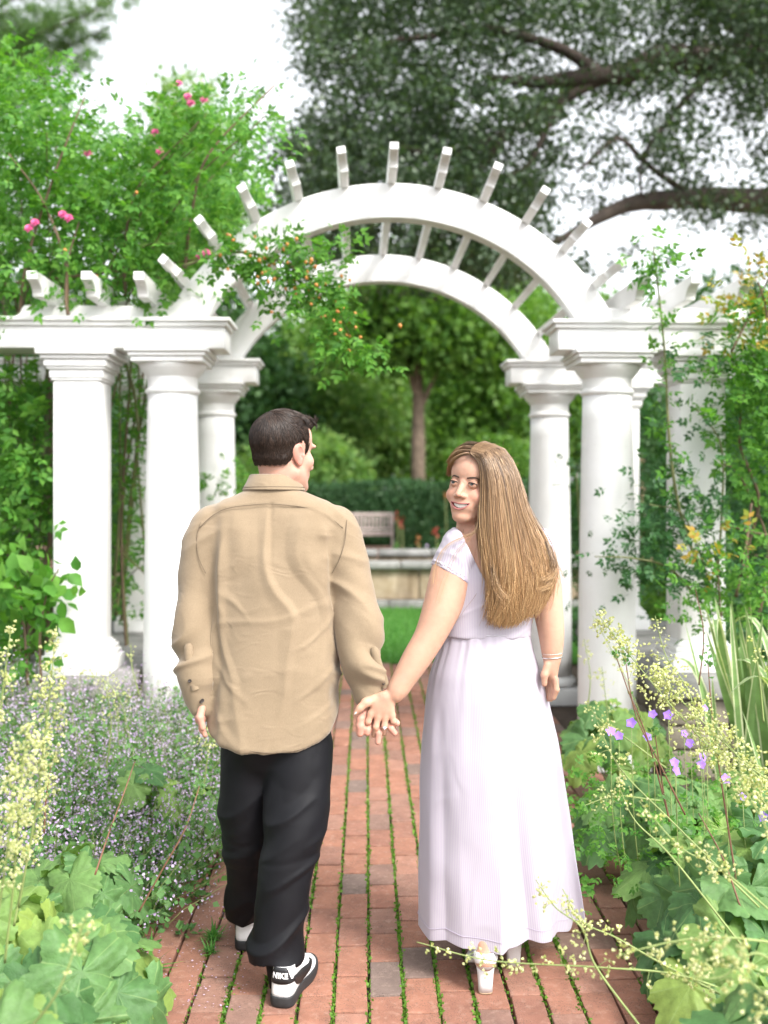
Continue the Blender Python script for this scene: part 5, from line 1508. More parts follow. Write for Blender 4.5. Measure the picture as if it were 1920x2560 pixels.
Ls = .007 + .010 * sst(-.05, .05, p0[:, 2]) + topw * .009; Ls *= r.uniform(.7, 1.25, len(Ls))
tt = np.linspace(0, 1, 5)[None, :, None]
lift = (nn * (.07 + .03 * topw)[:, None])[:, None]
S = p0[:, None] - nn[:, None] * .001 + (comb[:, None] * tt + lift * tt - nn[:, None] * .35 * tt ** 2 * .5) * Ls[:, None, None]
HMm = HM
hair_me = strands_mesh(xf(HM, S.reshape(-1, 3)).reshape(S.shape), .0011, .0004, 'hair')
hair = link('hair', hair_me, M['strand_dark'], man)
cap_me = mesh_np('hair_base', xf(HM, CV - nrm * .0012), CQ); link('hair_base', cap_me, M['strand_dark'], hair)

# --- hands and core of the body
def hand_part(cl, tintc, Q=None): pass
mc = Clay(P(758, 1620, 2.90) - MO - [.0, .02, .01], P(880, 1470, 3.08) - MO + [.0, .02, .02], .0021)
dH = 2.955
q = lambda x, y, dz: Cm(x, y, dH + dz) - MO
mc.ell(q(790, 1180, .036), (.041, .017, .050), .01); mc.cap(q(640, 850, .03), q(760, 1080, .035), .027, .026, .02)
mc.chain([q(640, 1120, .034), q(520, 1240, .016), q(468, 1330, .006), q(462, 1470, .002), q(452, 1610, .002)], [.016, .0135, .0125, .0125, .0112], .008)
mc.chain([q(620, 1330, .036), q(640, 1450, .020), q(600, 1540, .002), q(588, 1600, .000)], [.012, .0108, .0105, .0095], .006)
mc.chain([q(770, 1350, .036), q(830, 1480, .018), q(806, 1600, .002), q(790, 1775, .000)], [.012, .0105, .0098, .0088], .006)
mc.chain([q(910, 1330, .036), q(975, 1440, .016), q(1040, 1520, .001), q(1105, 1605, .000)], [.012, .0102, .0096, .0088], .006)
mc.chain([q(1010, 1260, .036), q(1080, 1370, .016), q(1125, 1400, .002), q(1158, 1420, -.002)], [.011, .0096, .0092, .0082], .006)
RV, RQ = mc.mesh(2); RT = np.tile(SKIN_M * [1.06, .92, .92], (len(RV), 1))
lc = Clay(Pm(405, 1600, 3.0) - [0, .06, 0], Pm(470, 1500, 3.0) + [0, .08, 0], .0024)
lc.cap(Pm(432, 1500, 3.0), Pm(433, 1530, 2.995), .024, .022, .01); lc.ell(Pm(434, 1545, 3.0), (.018, .035, .030), .012)
for k in range(4): lc.chain([Pm(434 + k * .5, 1558, 2.975 + .019 * k), Pm(436, 1576, 2.972 + .019 * k), Pm(443, 1588, 2.974 + .018 * k)], [.0095, .009, .0078], .004)
lc.chain([Pm(436, 1530, 2.97), Pm(432, 1550, 2.955), Pm(438, 1572, 2.955)], [.012, .011, .009], .006)
LV, LQ = lc.mesh(2); LT = np.tile(SKIN_M * [1.04, .94, .94], (len(LV), 1))
cc = Clay((-.32, -.16, .02), (.30, .20, 1.47), .011)
cc.loftz([(1.42, .0, .02, .075, .06), (1.36, 0, .02, .17, .07), (1.2, 0, .02, .16, .09), (1.0, 0, .02, .15, .09), (.85, .0, .02, .15, .09)], .02)
cc.chain([Pm(462, 1140), Pm(440, 1330, 3.04), Pm(432, 1510, 3.0)], [.045, .036, .024]); cc.chain([Pm(715, 1140), Pm(768, 1330, 3.04), Pm(797, 1500, 2.99)], [.045, .036, .026])
cc.chain([Pm(545, 1600, 3.07), Pm(533, 1800, 3.11), Pm(536, 1930, 3.21)], [.07, .05, .035]); cc.chain([Pm(640, 1600, 3.04), Pm(632, 1800, 2.99), Pm(602, 2020, 2.945)], [.07, .05, .035])
KV, KQ = cc.mesh(1); KT = np.tile(SKIN_M, (len(KV), 1))
V, Q = joinVQ([head_part[:2], (RV, RQ), (LV, LQ), (KV, KQ)])
me = mesh_np('body', V, Q); set_attr(me, 'tint', np.vstack([head_part[2], RT, LT, KT])); link('body', me, M['skin'], man)

# --- shirt
sc_ = Clay((-.36, -.19, .62), (.33, .20, 1.53), .0052)
sec = [(1036, 540, 636, .078), (1062, 526, 652, .086), (1076, 497, 686, .090), (1092, 452, 728, .097), (1112, 432, 748, .105), (1140, 430, 750, .112), (1190, 436, 738, .120), (1260, 448, 728, .126), (1360, 453, 724, .128), (1460, 452, 726, .131), (1560, 446, 727, .136), (1660, 446, 724, .138)]
ss = []
for y, a, b, hd in sec:
    A, B = Pm(a, y), Pm(b, y); ss.append((A[2], (A[0] + B[0]) / 2, .018, (B[0] - A[0]) / 2, hd))
sc_.loftz(ss, .01, 2.35)
sc_.chain([Pm(458, 1140), Pm(441, 1222, 3.045), Pm(427, 1330, 3.03), Pm(423, 1430, 3.01), Pm(428, 1490, 3.0), Pm(433, 1526, 3.0)], [.068, .064, .057, .049, .040, .033], .016, 24)
sc_.chain([Pm(722, 1140), Pm(745, 1222, 3.045), Pm(771, 1330, 3.03), Pm(787, 1420, 3.01), Pm(796, 1470, 3.005), Pm(801, 1506, 3.004)], [.070, .066, .060, .056, .049, .036], .016, 24)
hem_x = Pm(0, 0)[0]
hx = np.array([Pm(x, 1600)[0] for x in (300, 446, 462, 490, 530, 585, 650, 690, 712, 728, 900)]); hz = np.array([Pm(585, y, 2.93)[2] for y in (1535, 1556, 1590, 1610, 1622, 1629, 1624, 1604, 1580, 1552, 1535)])
armx = lambda X: (X < Pm(436, 1)[0]) | (X > Pm(738, 1)[0])
sc_.clip(lambda X, Y, Z: np.where(armx(X), -9.0, np.interp(X.ravel(), hx, hz).reshape(X.shape) - Z))
shirt_clay = sc_.copy()
SV, SQ = sc_.mesh(2)
SN = vnormals(SV, SQ)
xs_, ys_, zs_ = SV.T
yk = np.interp(xs_, [Pm(x, 1)[0] for x in (410, 423, 455, 489, 540, 594, 669, 710, 739, 755)], [Pm(1, y)[2] for y in (1160, 1140, 1112, 1096, 1089, 1087, 1097, 1116, 1140, 1160)])
torso = 1 - sst(.150, .185, np.abs(xs_ - .005))
arm = 1 - torso
warp = np.stack([pn(SV, 5, 21), pn(SV, 5, 22), pn(SV, 5, 23)], -1) * .05
back = sst(.02, -.05, ys_)
disp = torso * sst(1.44, 1.36, zs_) * sst(1.0, 1.22, zs_) * .015 * np.sin(xs_ * 40 + 3.0 * pn(SV, 3.2, 30) + zs_ * 3) * (.5 + .5 * pn(SV, 4, 31))
disp += torso * .0042 * np.maximum(0, ridged(SV + warp, (3.2, 3.2, 13), 32) - .35) * sst(1.36, 1.15, zs_)
fv = SV + warp * 1.3; fv = np.stack([fv[:, 0] * 13, fv[:, 1] * 3, fv[:, 2] * 1.8], -1)
disp += torso * .009 * np.maximum(-.2, ridged(fv, 1.0, 81) - .25) * sst(1.45, 1.36, zs_) * (.4 + .6 * sst(.75, 1.1, zs_))
dgx = np.abs(xs_ - .005); fd2 = np.stack([(dgx * 7 - zs_ * 9) * 1.2 + warp[:, 0] * 20, ys_ * 3, (dgx + zs_) * 3], -1)
disp += torso * .006 * np.maximum(0, ridged(fd2, 1.0, 82) - .3) * sst(.04, .13, dgx) * sst(1.42, 1.3, zs_)
disp += torso * .0035 * pn(SV + warp, 9, 33) * sst(1.42, 1.2, zs_)
disp += torso * .010 * pn(SV * [1, 1, .35], 8, 38)
disp += torso * .010 * np.exp(-((np.abs(xs_ - .005) - .155) / .02) ** 2) * ridged(SV + warp, (6, 6, 9), 36) * sst(1.42, 1.36, zs_)
sgn = np.sign(xs_)
dg = SV + warp; dg = np.stack([dg[:, 0] * 4, dg[:, 1] * 4, dg[:, 2] * 15 + sgn * dg[:, 0] * 9 + dg[:, 1] * 7], -1)
low = sst(1.30, .95, zs_)
disp += arm * (.008 + .013 * low) * np.maximum(-.3, ridged(dg, 1.0, 34) - .2) * (1 - .6 * sst(.93, .87, zs_)) + arm * .005 * pn(SV + warp, 13, 35)
disp += back * .0030 * sst(-.0035, .0035, zs_ - yk) * sst(.23, .20, np.abs(xs_))
plt = np.exp(-((xs_ - Pm(592, 1)[0]) / .007) ** 2) * back * sst(1.455, 1.44, zs_) * sst(1.2, 1.4, zs_); disp -= .004 * plt
SV2 = SV + SN * disp[:, None]
shirt = link('shirt', mesh_np('shirt', SV2, SQ), M['khaki'], man)
def on_back(clay, pts, lift=.003, n=30):
    c = spline(np.array(pts, float), n); o = []
    for x, y in c:
        p = Pm(x, y, 2.94); fy = clay.face_y(p[0], p[2], -1)
        if fy is not None: o.append((p[0], fy - lift, p[2]))
    return np.array(o)
def seam(pts, lift=.0035, rad=.0011, n=34):
    c = on_back(shirt_clay, pts, lift, n)
    if len(c) > 3: mb = MB(); mb.tube(c, [rad] * len(c), 5); mb.build('seam', M['thread_seam'], shirt)
seam([(424, 1142), (455, 1114), (489, 1098), (540, 1091), (594, 1089), (669, 1099), (710, 1118), (740, 1142)], .0030, .0012)
seam([(428, 1128), (420, 1165), (425, 1205), (440, 1240)], .006); seam([(748, 1124), (744, 1170), (732, 1210), (716, 1240)], .006)
seam([(462, 1583), (490, 1604), (530, 1616), (585, 1622), (650, 1617), (690, 1597), (712, 1573)], .004, .0011)
# collar, folded over
nc = Pm(591, 1040, 3.055); a = np.linspace(-2.75, 2.75, 61)
def ringc(rx, ry, z, dz=0): return np.stack([nc[0] + rx * np.sin(a), nc[1] - ry * np.cos(a) + .006, z + dz * np.cos(a) + .0 * a], -1)
zt, zb = Pm(588, 1026)[2], Pm(588, 1056)[2]
rg = np.stack([ringc(.062, .064, zb - .012), ringc(.067, .069, zt - .004), ringc(.0695, .0715, zt + .001), ringc(.0725, .074, zt - .001), ringc(.083, .084, (zt + zb) / 2 - .002), ringc(.094, .091, zb - .001, .002), ringc(.0955, .0925, zb - .004, .002), ringc(.092, .089, zb - .0035, .002)])
mb = MB(); mb.add(*loft(rg, False)[:2]); collar = mb.build('collar', M['khaki'], shirt)
sm_ = collar.modifiers.new('thick', 'SOLIDIFY'); sm_.thickness = .0015
c = ringc(.0935, .0905, zb + .0045, .002)[8:-8]; mb = MB(); mb.tube(c + [0, -.0005, .0], [.0009] * len(c), 4); mb.build('seam', M['thread_seam'], shirt)
# cuffs, plackets, buttons
def cuff(c0, c1, r0, r1):
    c0, c1 = np.asarray(c0), np.asarray(c1); t = (c1 - c0) / np.linalg.norm(c1 - c0); u = np.cross(t, [0, 1, 0]); u /= np.linalg.norm(u); w = np.cross(t, u)
    an = np.linspace(0, 2 * np.pi, 36, endpoint=False); rg = []
    for f, rr in ((0, r0 * .94), (.04, r0), (.5, (r0 + r1) / 2 * 1.01), (.95, r1), (1, r1 * .97), (.98, r1 * .86), (.6, r1 * .84)):
        p = c0 + (c1 - c0) * f; wob = 1 + .035 * np.sin(an * 3 + f * 4)
        rg.append(p + (rr * wob)[:, None] * (np.cos(an)[:, None] * u * .92 + np.sin(an)[:, None] * w * 1.08))
    mb = MB(); mb.add(*loft(np.array(rg), True)[:2]); return mb.build('cuff', M['khaki'], shirt)
cuff(Pm(431, 1490, 2.998), Pm(434, 1537, 3.0), .037, .032); cuff(Pm(799, 1478, 3.008), Pm(800, 1514, 3.004), .044, .034)
def button(p, face):
    V, Q, T = lathe([(.0001, .0018), (.0035, .0019), (.0048, .0028), (.0055, .0022), (.0055, 0)], 14); mb = MB(); mb.add(V, Q, T); o = mb.build('button', M['button_dark'], shirt)
    o.location = p; o.rotation_euler = Vector(face).to_track_quat('Z', 'Y').to_euler()
def strip(pts, wd, lift):
    c = on_back(shirt_clay, pts, lift, 16)
    if len(c) < 4: return
    d = np.gradient(c, axis=0); d /= np.linalg.norm(d, axis=1)[:, None]; s = np.cross(d, [0, -1, 0]); s /= np.linalg.norm(s, axis=1)[:, None]
    wv = wd * np.where(np.arange(16) == 0, .55, 1)[:len(c)]
    rg = np.stack([c - s * wv[:, None] + [0, .008, 0], c - s * wv[:, None] * .96 + [0, -.001, 0], c + [0, -.003, 0], c + s * wv[:, None] * .96 + [0, -.001, 0], c + s * wv[:, None] + [0, .008, 0]], 1)
    mb = MB(); mb.add(*loft(rg, False)[:2]); mb.build('sleeve_placket', M['khaki'], shirt)
strip([(403, 1392), (406, 1430), (413, 1468), (420, 1492)], .012, .004); strip([(806, 1400), (818, 1440), (829, 1472), (833, 1490)], .012, .004)
def btn(x, y, lift=.010, f=(0, -1, .2)):
    p = Pm(x, y, 2.95); fy = shirt_clay.face_y(p[0], p[2], -1)
    if fy is not None: button((p[0], fy - lift, p[2]), f)
btn(411, 1470, .011); btn(434, 1516, .006, (.6, -.8, .1)); button(tuple(Pm(437, 1513, 2.958)), (.5, -.85, .1)); btn(828, 1477, .010, (.5, -.8, 0))

# --- trousers
tc = Clay((-.26, -.24, .06), (.26, .30, .98), .0056)
tc.loftz([(Pm(0, y)[2], (Pm(a, 1)[0] + Pm(b, 1)[0]) / 2, .012, (Pm(b, 1)[0] - Pm(a, 1)[0]) / 2, hd) for y, a, b, hd in ((1440, 490, 700, .10), (1540, 482, 716, .115), (1610, 484, 714, .112), (1650, 494, 704, .085), (1690, 510, 690, .05))], .05, 2.2)
tc.chain([Pm(541, 1615, 3.07), Pm(538, 1720, 3.085), Pm(534, 1800, 3.11), Pm(539, 1900, 3.18), Pm(536, 1960, 3.225), Pm(535, 2020, 3.252)], [.087, .082, .076, .068, .061, .057], .018, 22)
tc.chain([Pm(648, 1615, 3.035), Pm(641, 1720, 3.01), Pm(634, 1800, 2.985), Pm(616, 1900, 2.96), Pm(600, 2000, 2.945), Pm(594, 2050, 2.94), Pm(594, 2112, 2.925)], [.093, .089, .080, .073, .069, .070, .072], .018, 24)
zcl, zcr = .102, Pm(592, 2082, 2.9)[2]; xm = Pm(566, 1)[0]
tc.clip(lambda X, Y, Z: np.where(Y > .055 + .0 * X, zcl - Z, zcr + .02 * np.sin((X - xm) * 40) * .35 - Z))
TV, TQ = tc.mesh(2); TN = vnormals(TV, TQ)
w3 = np.stack([pn(TV, 4, 41), pn(TV, 4, 42), pn(TV, 4, 43)], -1) * .06
kn = np.exp(-((TV[:, 2] - .50) / .13) ** 2); ank = sst(.27, .12, TV[:, 2]); up = sst(.62, .8, TV[:, 2])
tg = TV + w3; right = TV[:, 1] < .055
dgt = np.stack([tg[:, 0] * 5, tg[:, 1] * 4, tg[:, 2] * 13 - tg[:, 0] * 9], -1)
d2 = (.006 + .009 * kn + .011 * ank) * np.maximum(-.2, ridged(dgt, 1.0, 44) - .25) + .004 * pn(tg, 9, 45) - .006 * kn * np.maximum(0, ridged(TV + w3, (4, 4, 10), 46) - .5)
trousers = link('trousers', mesh_np('trousers', TV + TN * d2[:, None], TQ), M['black_cloth'], man)

# --- sneakers
FOOT = np.array([(0, 0), (24, 5), (36, 26), (35, 70), (36, 110), (46, 165), (46, 212), (33, 254), (8, 280), (-18, 272), (-40, 240), (-46, 195), (-41, 135), (-34, 75), (-35, 27), (-24, 5), (0, 0)]) / 1000.0
FS = spline(FOOT, 129)[:-1]
def shoe_pt(phi, t, off=0.0):
    """phi 0..1 round the outline (0 = back of heel), t 0..1 up the upper"""
    phi = np.asarray(phi) % 1; i = phi * 128; i0 = np.floor(i).astype(int) % 128; f = (i - np.floor(i))[..., None]
    p = FS[i0] * (1 - f) + FS[(i0 + 1) % 128] * f; y = p[..., 1]; wfore = sst(.07, .15, y)
    H = np.interp(y, [0, .05, .10, .15, .22, .28], [.112, .106, .100, .088, .066, .058])
    shr = (1 - .13 * t ** 1.6) * (1 - wfore) + wfore * np.sqrt(np.maximum(.02, 1 - (t * .96) ** 2))
    cx = 0; cy = np.where(wfore > .5, .16, .06)
    x = p[..., 0] * shr * .93; yy = .055 + (y - .055) * (1 - (1 - shr) * np.where(y > .2, .8, .12)) * .985 + .006 * t * (1 - wfore)
    bul = 1 + .05 * np.sin(np.pi * np.clip(t, 0, 1)) * (1 - wfore)
    z = .028 + t * (H - .028)
    q = np.stack([x * bul, yy, z], -1)
    if off:
        n = np.stack([p[..., 0] * 1.2, (y - .055) * np.where(y < .055, 1.2, .3), np.full(y.shape, .01)], -1); n /= np.linalg.norm(n, axis=-1)[..., None] + 1e-9; q = q + n * off
    return q
def sneaker(loc, yaw, lettering):
    s = empty('sneaker', tuple(np.asarray(loc) - MO), yaw, man)
    ph = np.arange(96) / 96; rg = np.stack([shoe_pt(ph, t) for t in (0, .15, .3, .5, .7, .85, .95, 1.0)])
    mb = MB(); mb.add(*loft(rg, True, True)); mb.build('upper', M['shoe_white'], s)
    o = np.array([FS[int(p * 128) % 128] for p in ph]); rg = []
    for z, k in ((0, .97), (.003, 1.0), (.012, 1.035), (.026, 1.03), (.031, 1.02), (.0315, .93)):
        zz = z + (.008 * sst(.2, .28, o[:, 1]) if z < .02 else 0); rg.append(np.stack([o[:, 0] * k, .06 + (o[:, 1] - .06) * k, zz + 0 * o[:, 0]], -1))
    mb = MB(); mb.add(*loft(np.array(rg), True, True)); mb.build('sole', M['sole_black'], s)
    def patch(name, f0, f1, tlo, thi, mat, off=.0022, n=26, m=5):
        f = np.linspace(f0, f1, n); g = []
        for j in range(m):
            k = j / (m - 1); tt = np.array([tlo(x) + (thi(x) - tlo(x)) * k for x in np.linspace(-1, 1, n)]); g.append(shoe_pt(f, tt, off))
        mb = MB(); mb.add(*loft(np.array(g), False)[:2]); ob = mb.build(name, M[mat], s); md = ob.modifiers.new('thick', 'SOLIDIFY'); md.thickness = .0016; md.offset = 0
    patch('heel_tab', -.155, .155, lambda x: (.46 if lettering else .84) + .05 * abs(x), lambda x: 1.02 - .40 * sst(.35, .62, abs(x)), 'shoe_black')
    def swoosh(side):
        # a long curved check mark from heel to midfoot
        f = np.linspace(0, 1, 30); up, dn = [], []
        for x in f:
            ph = .12 + .24 * x; cen = .62 - 1.15 * max(0, x - .0) * (1 - x) * 1.0 + .18 * (x > .78) * (x - .78) * 4
            w = .05 + .20 * math.sin(math.pi * min(1, max(0, x)) ** .8) ; up.append((ph, cen + w)); dn.append((ph, cen - w))
        sg = 1 if side > 0 else -1
        U = np.array([shoe_pt(np.array([sg * a]), np.array([b]), .0024)[0] for a, b in up]); D = np.array([shoe_pt(np.array([sg * a]), np.array([b]), .0024)[0] for a, b in dn])
        mb = MB(); mb.add(*loft(np.stack([D, (U + D) / 2 + (U - D) * .0, U]), False)[:2]); ob = mb.build('side_mark', M['shoe_black'], s); md = ob.modifiers.new('thick', 'SOLIDIFY'); md.thickness = .0016; md.offset = 0
    swoosh(1); swoosh(-1)
    if lettering:
        cu = bpy.data.curves.new('letters', 'FONT'); cu.body = 'NIKE'; cu.size = .022; cu.align_x = 'CENTER'; cu.align_y = 'CENTER'; cu.extrude = .0006; cu.offset = .00075; cu.space_character = 1.05
        tob = bpy.data.objects.new('letters', cu); COL.objects.link(tob); bpy.context.view_layer.update()
        tm = bpy.data.meshes.new_from_object(tob.evaluated_get(bpy.context.evaluated_depsgraph_get())); bpy.data.objects.remove(tob)
        v = np.empty(len(tm.vertices) * 3, np.float32); tm.vertices.foreach_get('co', v); v = v.reshape(-1, 3)
        ph = v[:, 0] / .40; base = shoe_pt(ph, np.full(len(v), .74) + v[:, 1] * 11.5, .0032 ) ; nb = np.stack([v[:, 0] * 8, -np.ones(len(v)), np.zeros(len(v))], -1); nb /= np.linalg.norm(nb, axis=1)[:, None]
        w = base + nb * (v[:, 2:3] + .0005)
        tm.vertices.foreach_set('co', w.astype(np.float32).ravel()); tm.update(); tm.materials.clear(); link('lettering', tm, M['letter_white'], s)
    return s
g1 = P(604, 2180, 1.48 * 2151 / (2180 - 1061)); g1[2] = .002
sneaker(g1, R(-13), True)
g2 = P(530, 2056, 1.48 * 2151 / (2056 - 1061)); g2[2] = .002
sneaker(g2, R(4), False)
mb = MB(); mb.tube([Pm(604, 2130, 2.92), Pm(598, 2050, 2.935)], [.030, .040], 16); mb.build('sock', M['black_cloth'], man)
mb = MB(); mb.tube([Pm(532, 2010, 3.255), Pm(534, 1950, 3.245)], [.034, .040], 16); mb.build('sock', M['black_cloth'], man)
# ================================================================== the woman
WO = np.array([.32, 3.08, 0.0])
woman = tag(empty('person', tuple(WO)), 'person with long fair hair and pale lilac dress, smiling back over one shoulder', 'person', 'couple walking hand in hand')
def Pw(x, y, d=3.08): return P(x, y, d) - WO
qw = lambda x, y, dz=0.0: Cm(x, y, dH + dz) - WO

# --- head with a face
wh = head_clay(.0019, True)
base_clay = wh.copy()
for s in (-1, 1):
    wh.ell((s * .031, .0748, -.001), .0134, .003); wh.ell((s * .031, .0918, -.0010), (.0142, .0085, .0050), .0016, True)
sm_z = lambda x: -.0715 + 11.5 * x * x
for x in np.linspace(-.0275, .0275, 17):
    wh.ell((x, .097, sm_z(x)), (.0035, .018, .0078 * (1 - (x / .0312) ** 2) + .0004), .0012, True)
for s in (-1, 1): wh.ell((s * .006, .1035, -.0495), (.0030, .0035, .0025), .002, True)
WHM = head_matrix(Pw(1028, 1046, 3.085), R(180 - 33), R(2), R(-6)); WHM[:3, :3] *= 1.04; WHM[:3, 2] *= .945
FV, FQ = wh.mesh(1)
ft = np.tile(SKIN_W, (len(FV), 1))
def blush_and_shade(c, rad, col, k):
    e = np.exp(-(((FV - c) / rad) ** 2).sum(1)) * k; ft[:] += e[:, None] * (np.array(col) - ft)
for s in (-1, 1): blush_and_shade([s * .043, .06, -.035], [.02, .03, .018], [.50, .19, .14], .5); blush_and_shade([s * .031, .088, .0085], [.02, .02, .0075], [.24, .12, .085], .8); blush_and_shade([s * .031, .088, -.008], [.016, .02, .005], [.42, .23, .16], .3)  # cheeks flushed; upper lids shaded in the colour, as their bulge catches light
blush_and_shade([0, .108, -.042], [.012, .012, .012], [.50, .23, .17], .35); blush_and_shade([0, .09, .06], [.03, .03, .025], [.52, .32, .235], .5)
mouth_in = (np.abs(FV[:, 2] - sm_z(FV[:, 0])) < .0080 * (1 - np.minimum(1, (FV[:, 0] / .032) ** 2)) + .0005) & (FV[:, 1] > .05) & (FV[:, 1] < .0905) & (np.abs(FV[:, 0]) < .032)
ft[mouth_in] = (.20, .045, .04)
# --- torso, arms and hands
bc = Clay(Pw(765, 1600, 3.0) - [0, .10, .0], Pw(1240, 1110, 3.0) + [0, .22, .0], .0027)
bc.lo = bc.lo  # grid covers both arms
L = [(1118, 1012, 1078, .048), (1140, 1008, 1090, .052), (1160, 985, 1130, .062), (1178, 972, 1160, .074), (1205, 968, 1166, .082), (1260, 976, 1160, .088), (1320, 966, 1150, .086), (1350, 962, 1142, .084), (1372, 960, 1141, .084)]
def wsec(grow=0.0):
    o = []
    for y, a, b, hd in L:
        A, B = Pw(a, y), Pw(b, y); o.append((A[2], (A[0] + B[0]) / 2, .0, (B[0] - A[0]) / 2 + grow, hd + grow))
    return o
bc.loftz(wsec(), .012, 2.2)
armL = [Pw(992, 1190, 3.06), Pw(974, 1240, 3.04), Pw(955, 1310, 3.015), Pw(928, 1375, 2.995), Pw(898, 1425, 2.98), Pw(872, 1468, 2.97), Pw(853, 1500, 2.962)]
bc.chain(armL, [.056, .057, .053, .042, .0375, .030, .0245], .014, 26)
armR = [Pw(1152, 1178, 3.09), Pw(1172, 1250, 3.075), Pw(1184, 1315, 3.06), Pw(1191, 1370, 3.05), Pw(1193, 1425, 3.04)]
bc.chain(armR, [.054, .049, .040, .034, .024], .014, 20)
# left hand on top of the man's
bc.ell(qw(870, 1060, .004), (.030, .013, .034), .014)
for (x, y) in ((655, 1235), (795, 1285), (935, 1295), (1055, 1265)): bc.cap(qw(930 + (x - 860) * .25, 930, .002), qw(x, y, 0), .0135, .0108, .012)
bc.chain([qw(655, 1235), qw(606, 1390, -.002), qw(566, 1490, .016)], [.0104, .0092, .0082], .005)
bc.chain([qw(795, 1285), qw(752, 1490, -.004), qw(712, 1640, .012)], [.0104, .0092, .0084], .005)
bc.chain([qw(935, 1295), qw(915, 1470, -.004), qw(896, 1610, .012)], [.0102, .0090, .0082], .005)
bc.chain([qw(1055, 1265), qw(1085, 1385, -.002), qw(1105, 1470, .016)], [.0094, .0082, .0074], .005)
bc.chain([qw(720, 960, .006), qw(560, 1030, -.008), qw(455, 1130, -.014), qw(378, 1222, -.016)], [.015, .0125, .0098, .0074], .010)
# right hand, hanging
bc.ell(Pw(1191, 1448, 3.04), (.021, .029, .040), .018)
for k in range(4): bc.chain([Pw(1200 - 6 * k, 1468, 3.018 + .016 * k), Pw(1202 - 6 * k, 1490, 3.012 + .016 * k), Pw(1196 - 6 * k, 1512 - 3 * abs(k - 1.5), 3.018 + .016 * k)], [.0098, .0092, .0078], .004)
bc.chain([Pw(1182, 1438, 3.02), Pw(1176, 1458, 3.012), Pw(1176, 1478, 3.012)], [.012, .0105, .0085], .008)
BV, BQ = bc.mesh(2)
bt = np.tile(SKIN_W, (len(BV), 1))
mot = pn(BV, 14, 51)[:, None] * .03 + pn(BV, 45, 52)[:, None] * .02; bt = bt * (1 + mot)
for c_, rd, k in ((Pw(985, 1235, 3.0), .05, .35), (qw(780, 1290), .03, .2), (Pw(935, 1385, 2.97), .025, .25)):
    e = np.exp(-((BV - c_) ** 2).sum(1) / rd ** 2) * k; bt += e[:, None] * (np.array([.50, .21, .145]) - bt)
# lower legs and feet
kc = Clay(Pw(1010, 2160, 2.90) - [0, .14, .0], Pw(1150, 1840, 3.2) + [0, .2, .05], .0045)
def foot_axis(xh, yh, d): return P(xh, yh, d) - WO
h1 = P(1050, 2150, 1.48 * 2151 / (2150 - 1061)) - WO; h2 = P(1111, 2092, 1.48 * 2151 / (2092 - 1061)) - WO
for hh in (h1, h2):
    kc.chain([hh + [0, .16, .44], hh + [0, .10, .28], hh + [0, .03, .145], hh + [0, .012, .10]], [.052, .046, .031, .029], .012)
    kc.chain([hh + [0, .012, .10], hh + [.004, .09, .065], hh + [.008, .17, .022]], [.028, .027, .020], .016)
GV, GQ = kc.mesh(2); gt = np.tile(SKIN_W, (len(GV), 1))
pc = Clay(Pw(960, 1900, 3.0) - [0, .1, .06], Pw(1160, 1340, 3.0) + [0, .3, .06], .010)
pc.loftz([(Pw(0, y)[2], (Pw(a_, 1)[0] + Pw(b_, 1)[0]) / 2, .0, (Pw(b_, 1)[0] - Pw(a_, 1)[0]) / 2, hd_) for y, a_, b_, hd_ in ((1345, 972, 1132, .075), (1400, 968, 1136, .08), (1500, 960, 1150, .095), (1560, 965, 1150, .09))], .02)
pc.chain([Pw(1010, 1540), Pw(1030, 1700, 3.09), h1 + [0, .16, .44]], [.075, .06, .05]); pc.chain([Pw(1100, 1540), Pw(1105, 1700, 3.12), h2 + [0, .16, .44]], [.075, .06, .05])
NV, NQ = pc.mesh(1); nt_ = np.tile(SKIN_W, (len(NV), 1))
V, Q = joinVQ([(xf(WHM, FV), FQ), (BV, BQ), (GV, GQ), (NV, NQ)])
me = mesh_np('body', V, Q); set_attr(me, 'tint', np.vstack([ft, bt, gt, nt_])); link('body', me, M['skin'], woman)

# --- eyes, brows, lashes, lips, teeth
Wm = Matrix(WHM.tolist())
camL = np.linalg.inv(WHM) @ np.append(np.array([0, 0, CAM_H]) - WO, 1); camL = camL[:3]
bpy_sph = lathe([(math.sin(a), math.cos(a)) for a in np.linspace(.02, math.pi - .02, 15)], 20)
mb = MB(); V, Q_, T_ = bpy_sph; mb.add(V[:, [0, 2, 1]] * [1, 1, -1], Q_, T_); eye_me = mb.mesh('eye'); eye_me.materials.append(M['eye'])
for s in (-1, 1):
    c_ = np.array([s * .031, .0738, -.0012]); o = link('eye', eye_me, None, woman)
    d = camL - c_; d /= np.linalg.norm(d); d = d * .9 + np.array([0, .1, 0]); d /= np.linalg.norm(d); rx = np.cross(d, [0, 0, 1]); rx /= np.linalg.norm(rx); uz = np.cross(rx, d)
    o.matrix_local = Wm @ Matrix(((rx[0], d[0], uz[0], c_[0]), (rx[1], d[1], uz[1], c_[1]), (rx[2], d[2], uz[2], c_[2]), (0, 0, 0, 1))) @ Matrix.Diagonal((.0127, .0127, .0127, 1))
def on_face(x, z, lift=0.0, clay=None):
    fy = (clay or wh).face_y(x, z, 1); return np.array([x, (fy if fy is not None else .08) + lift, z])
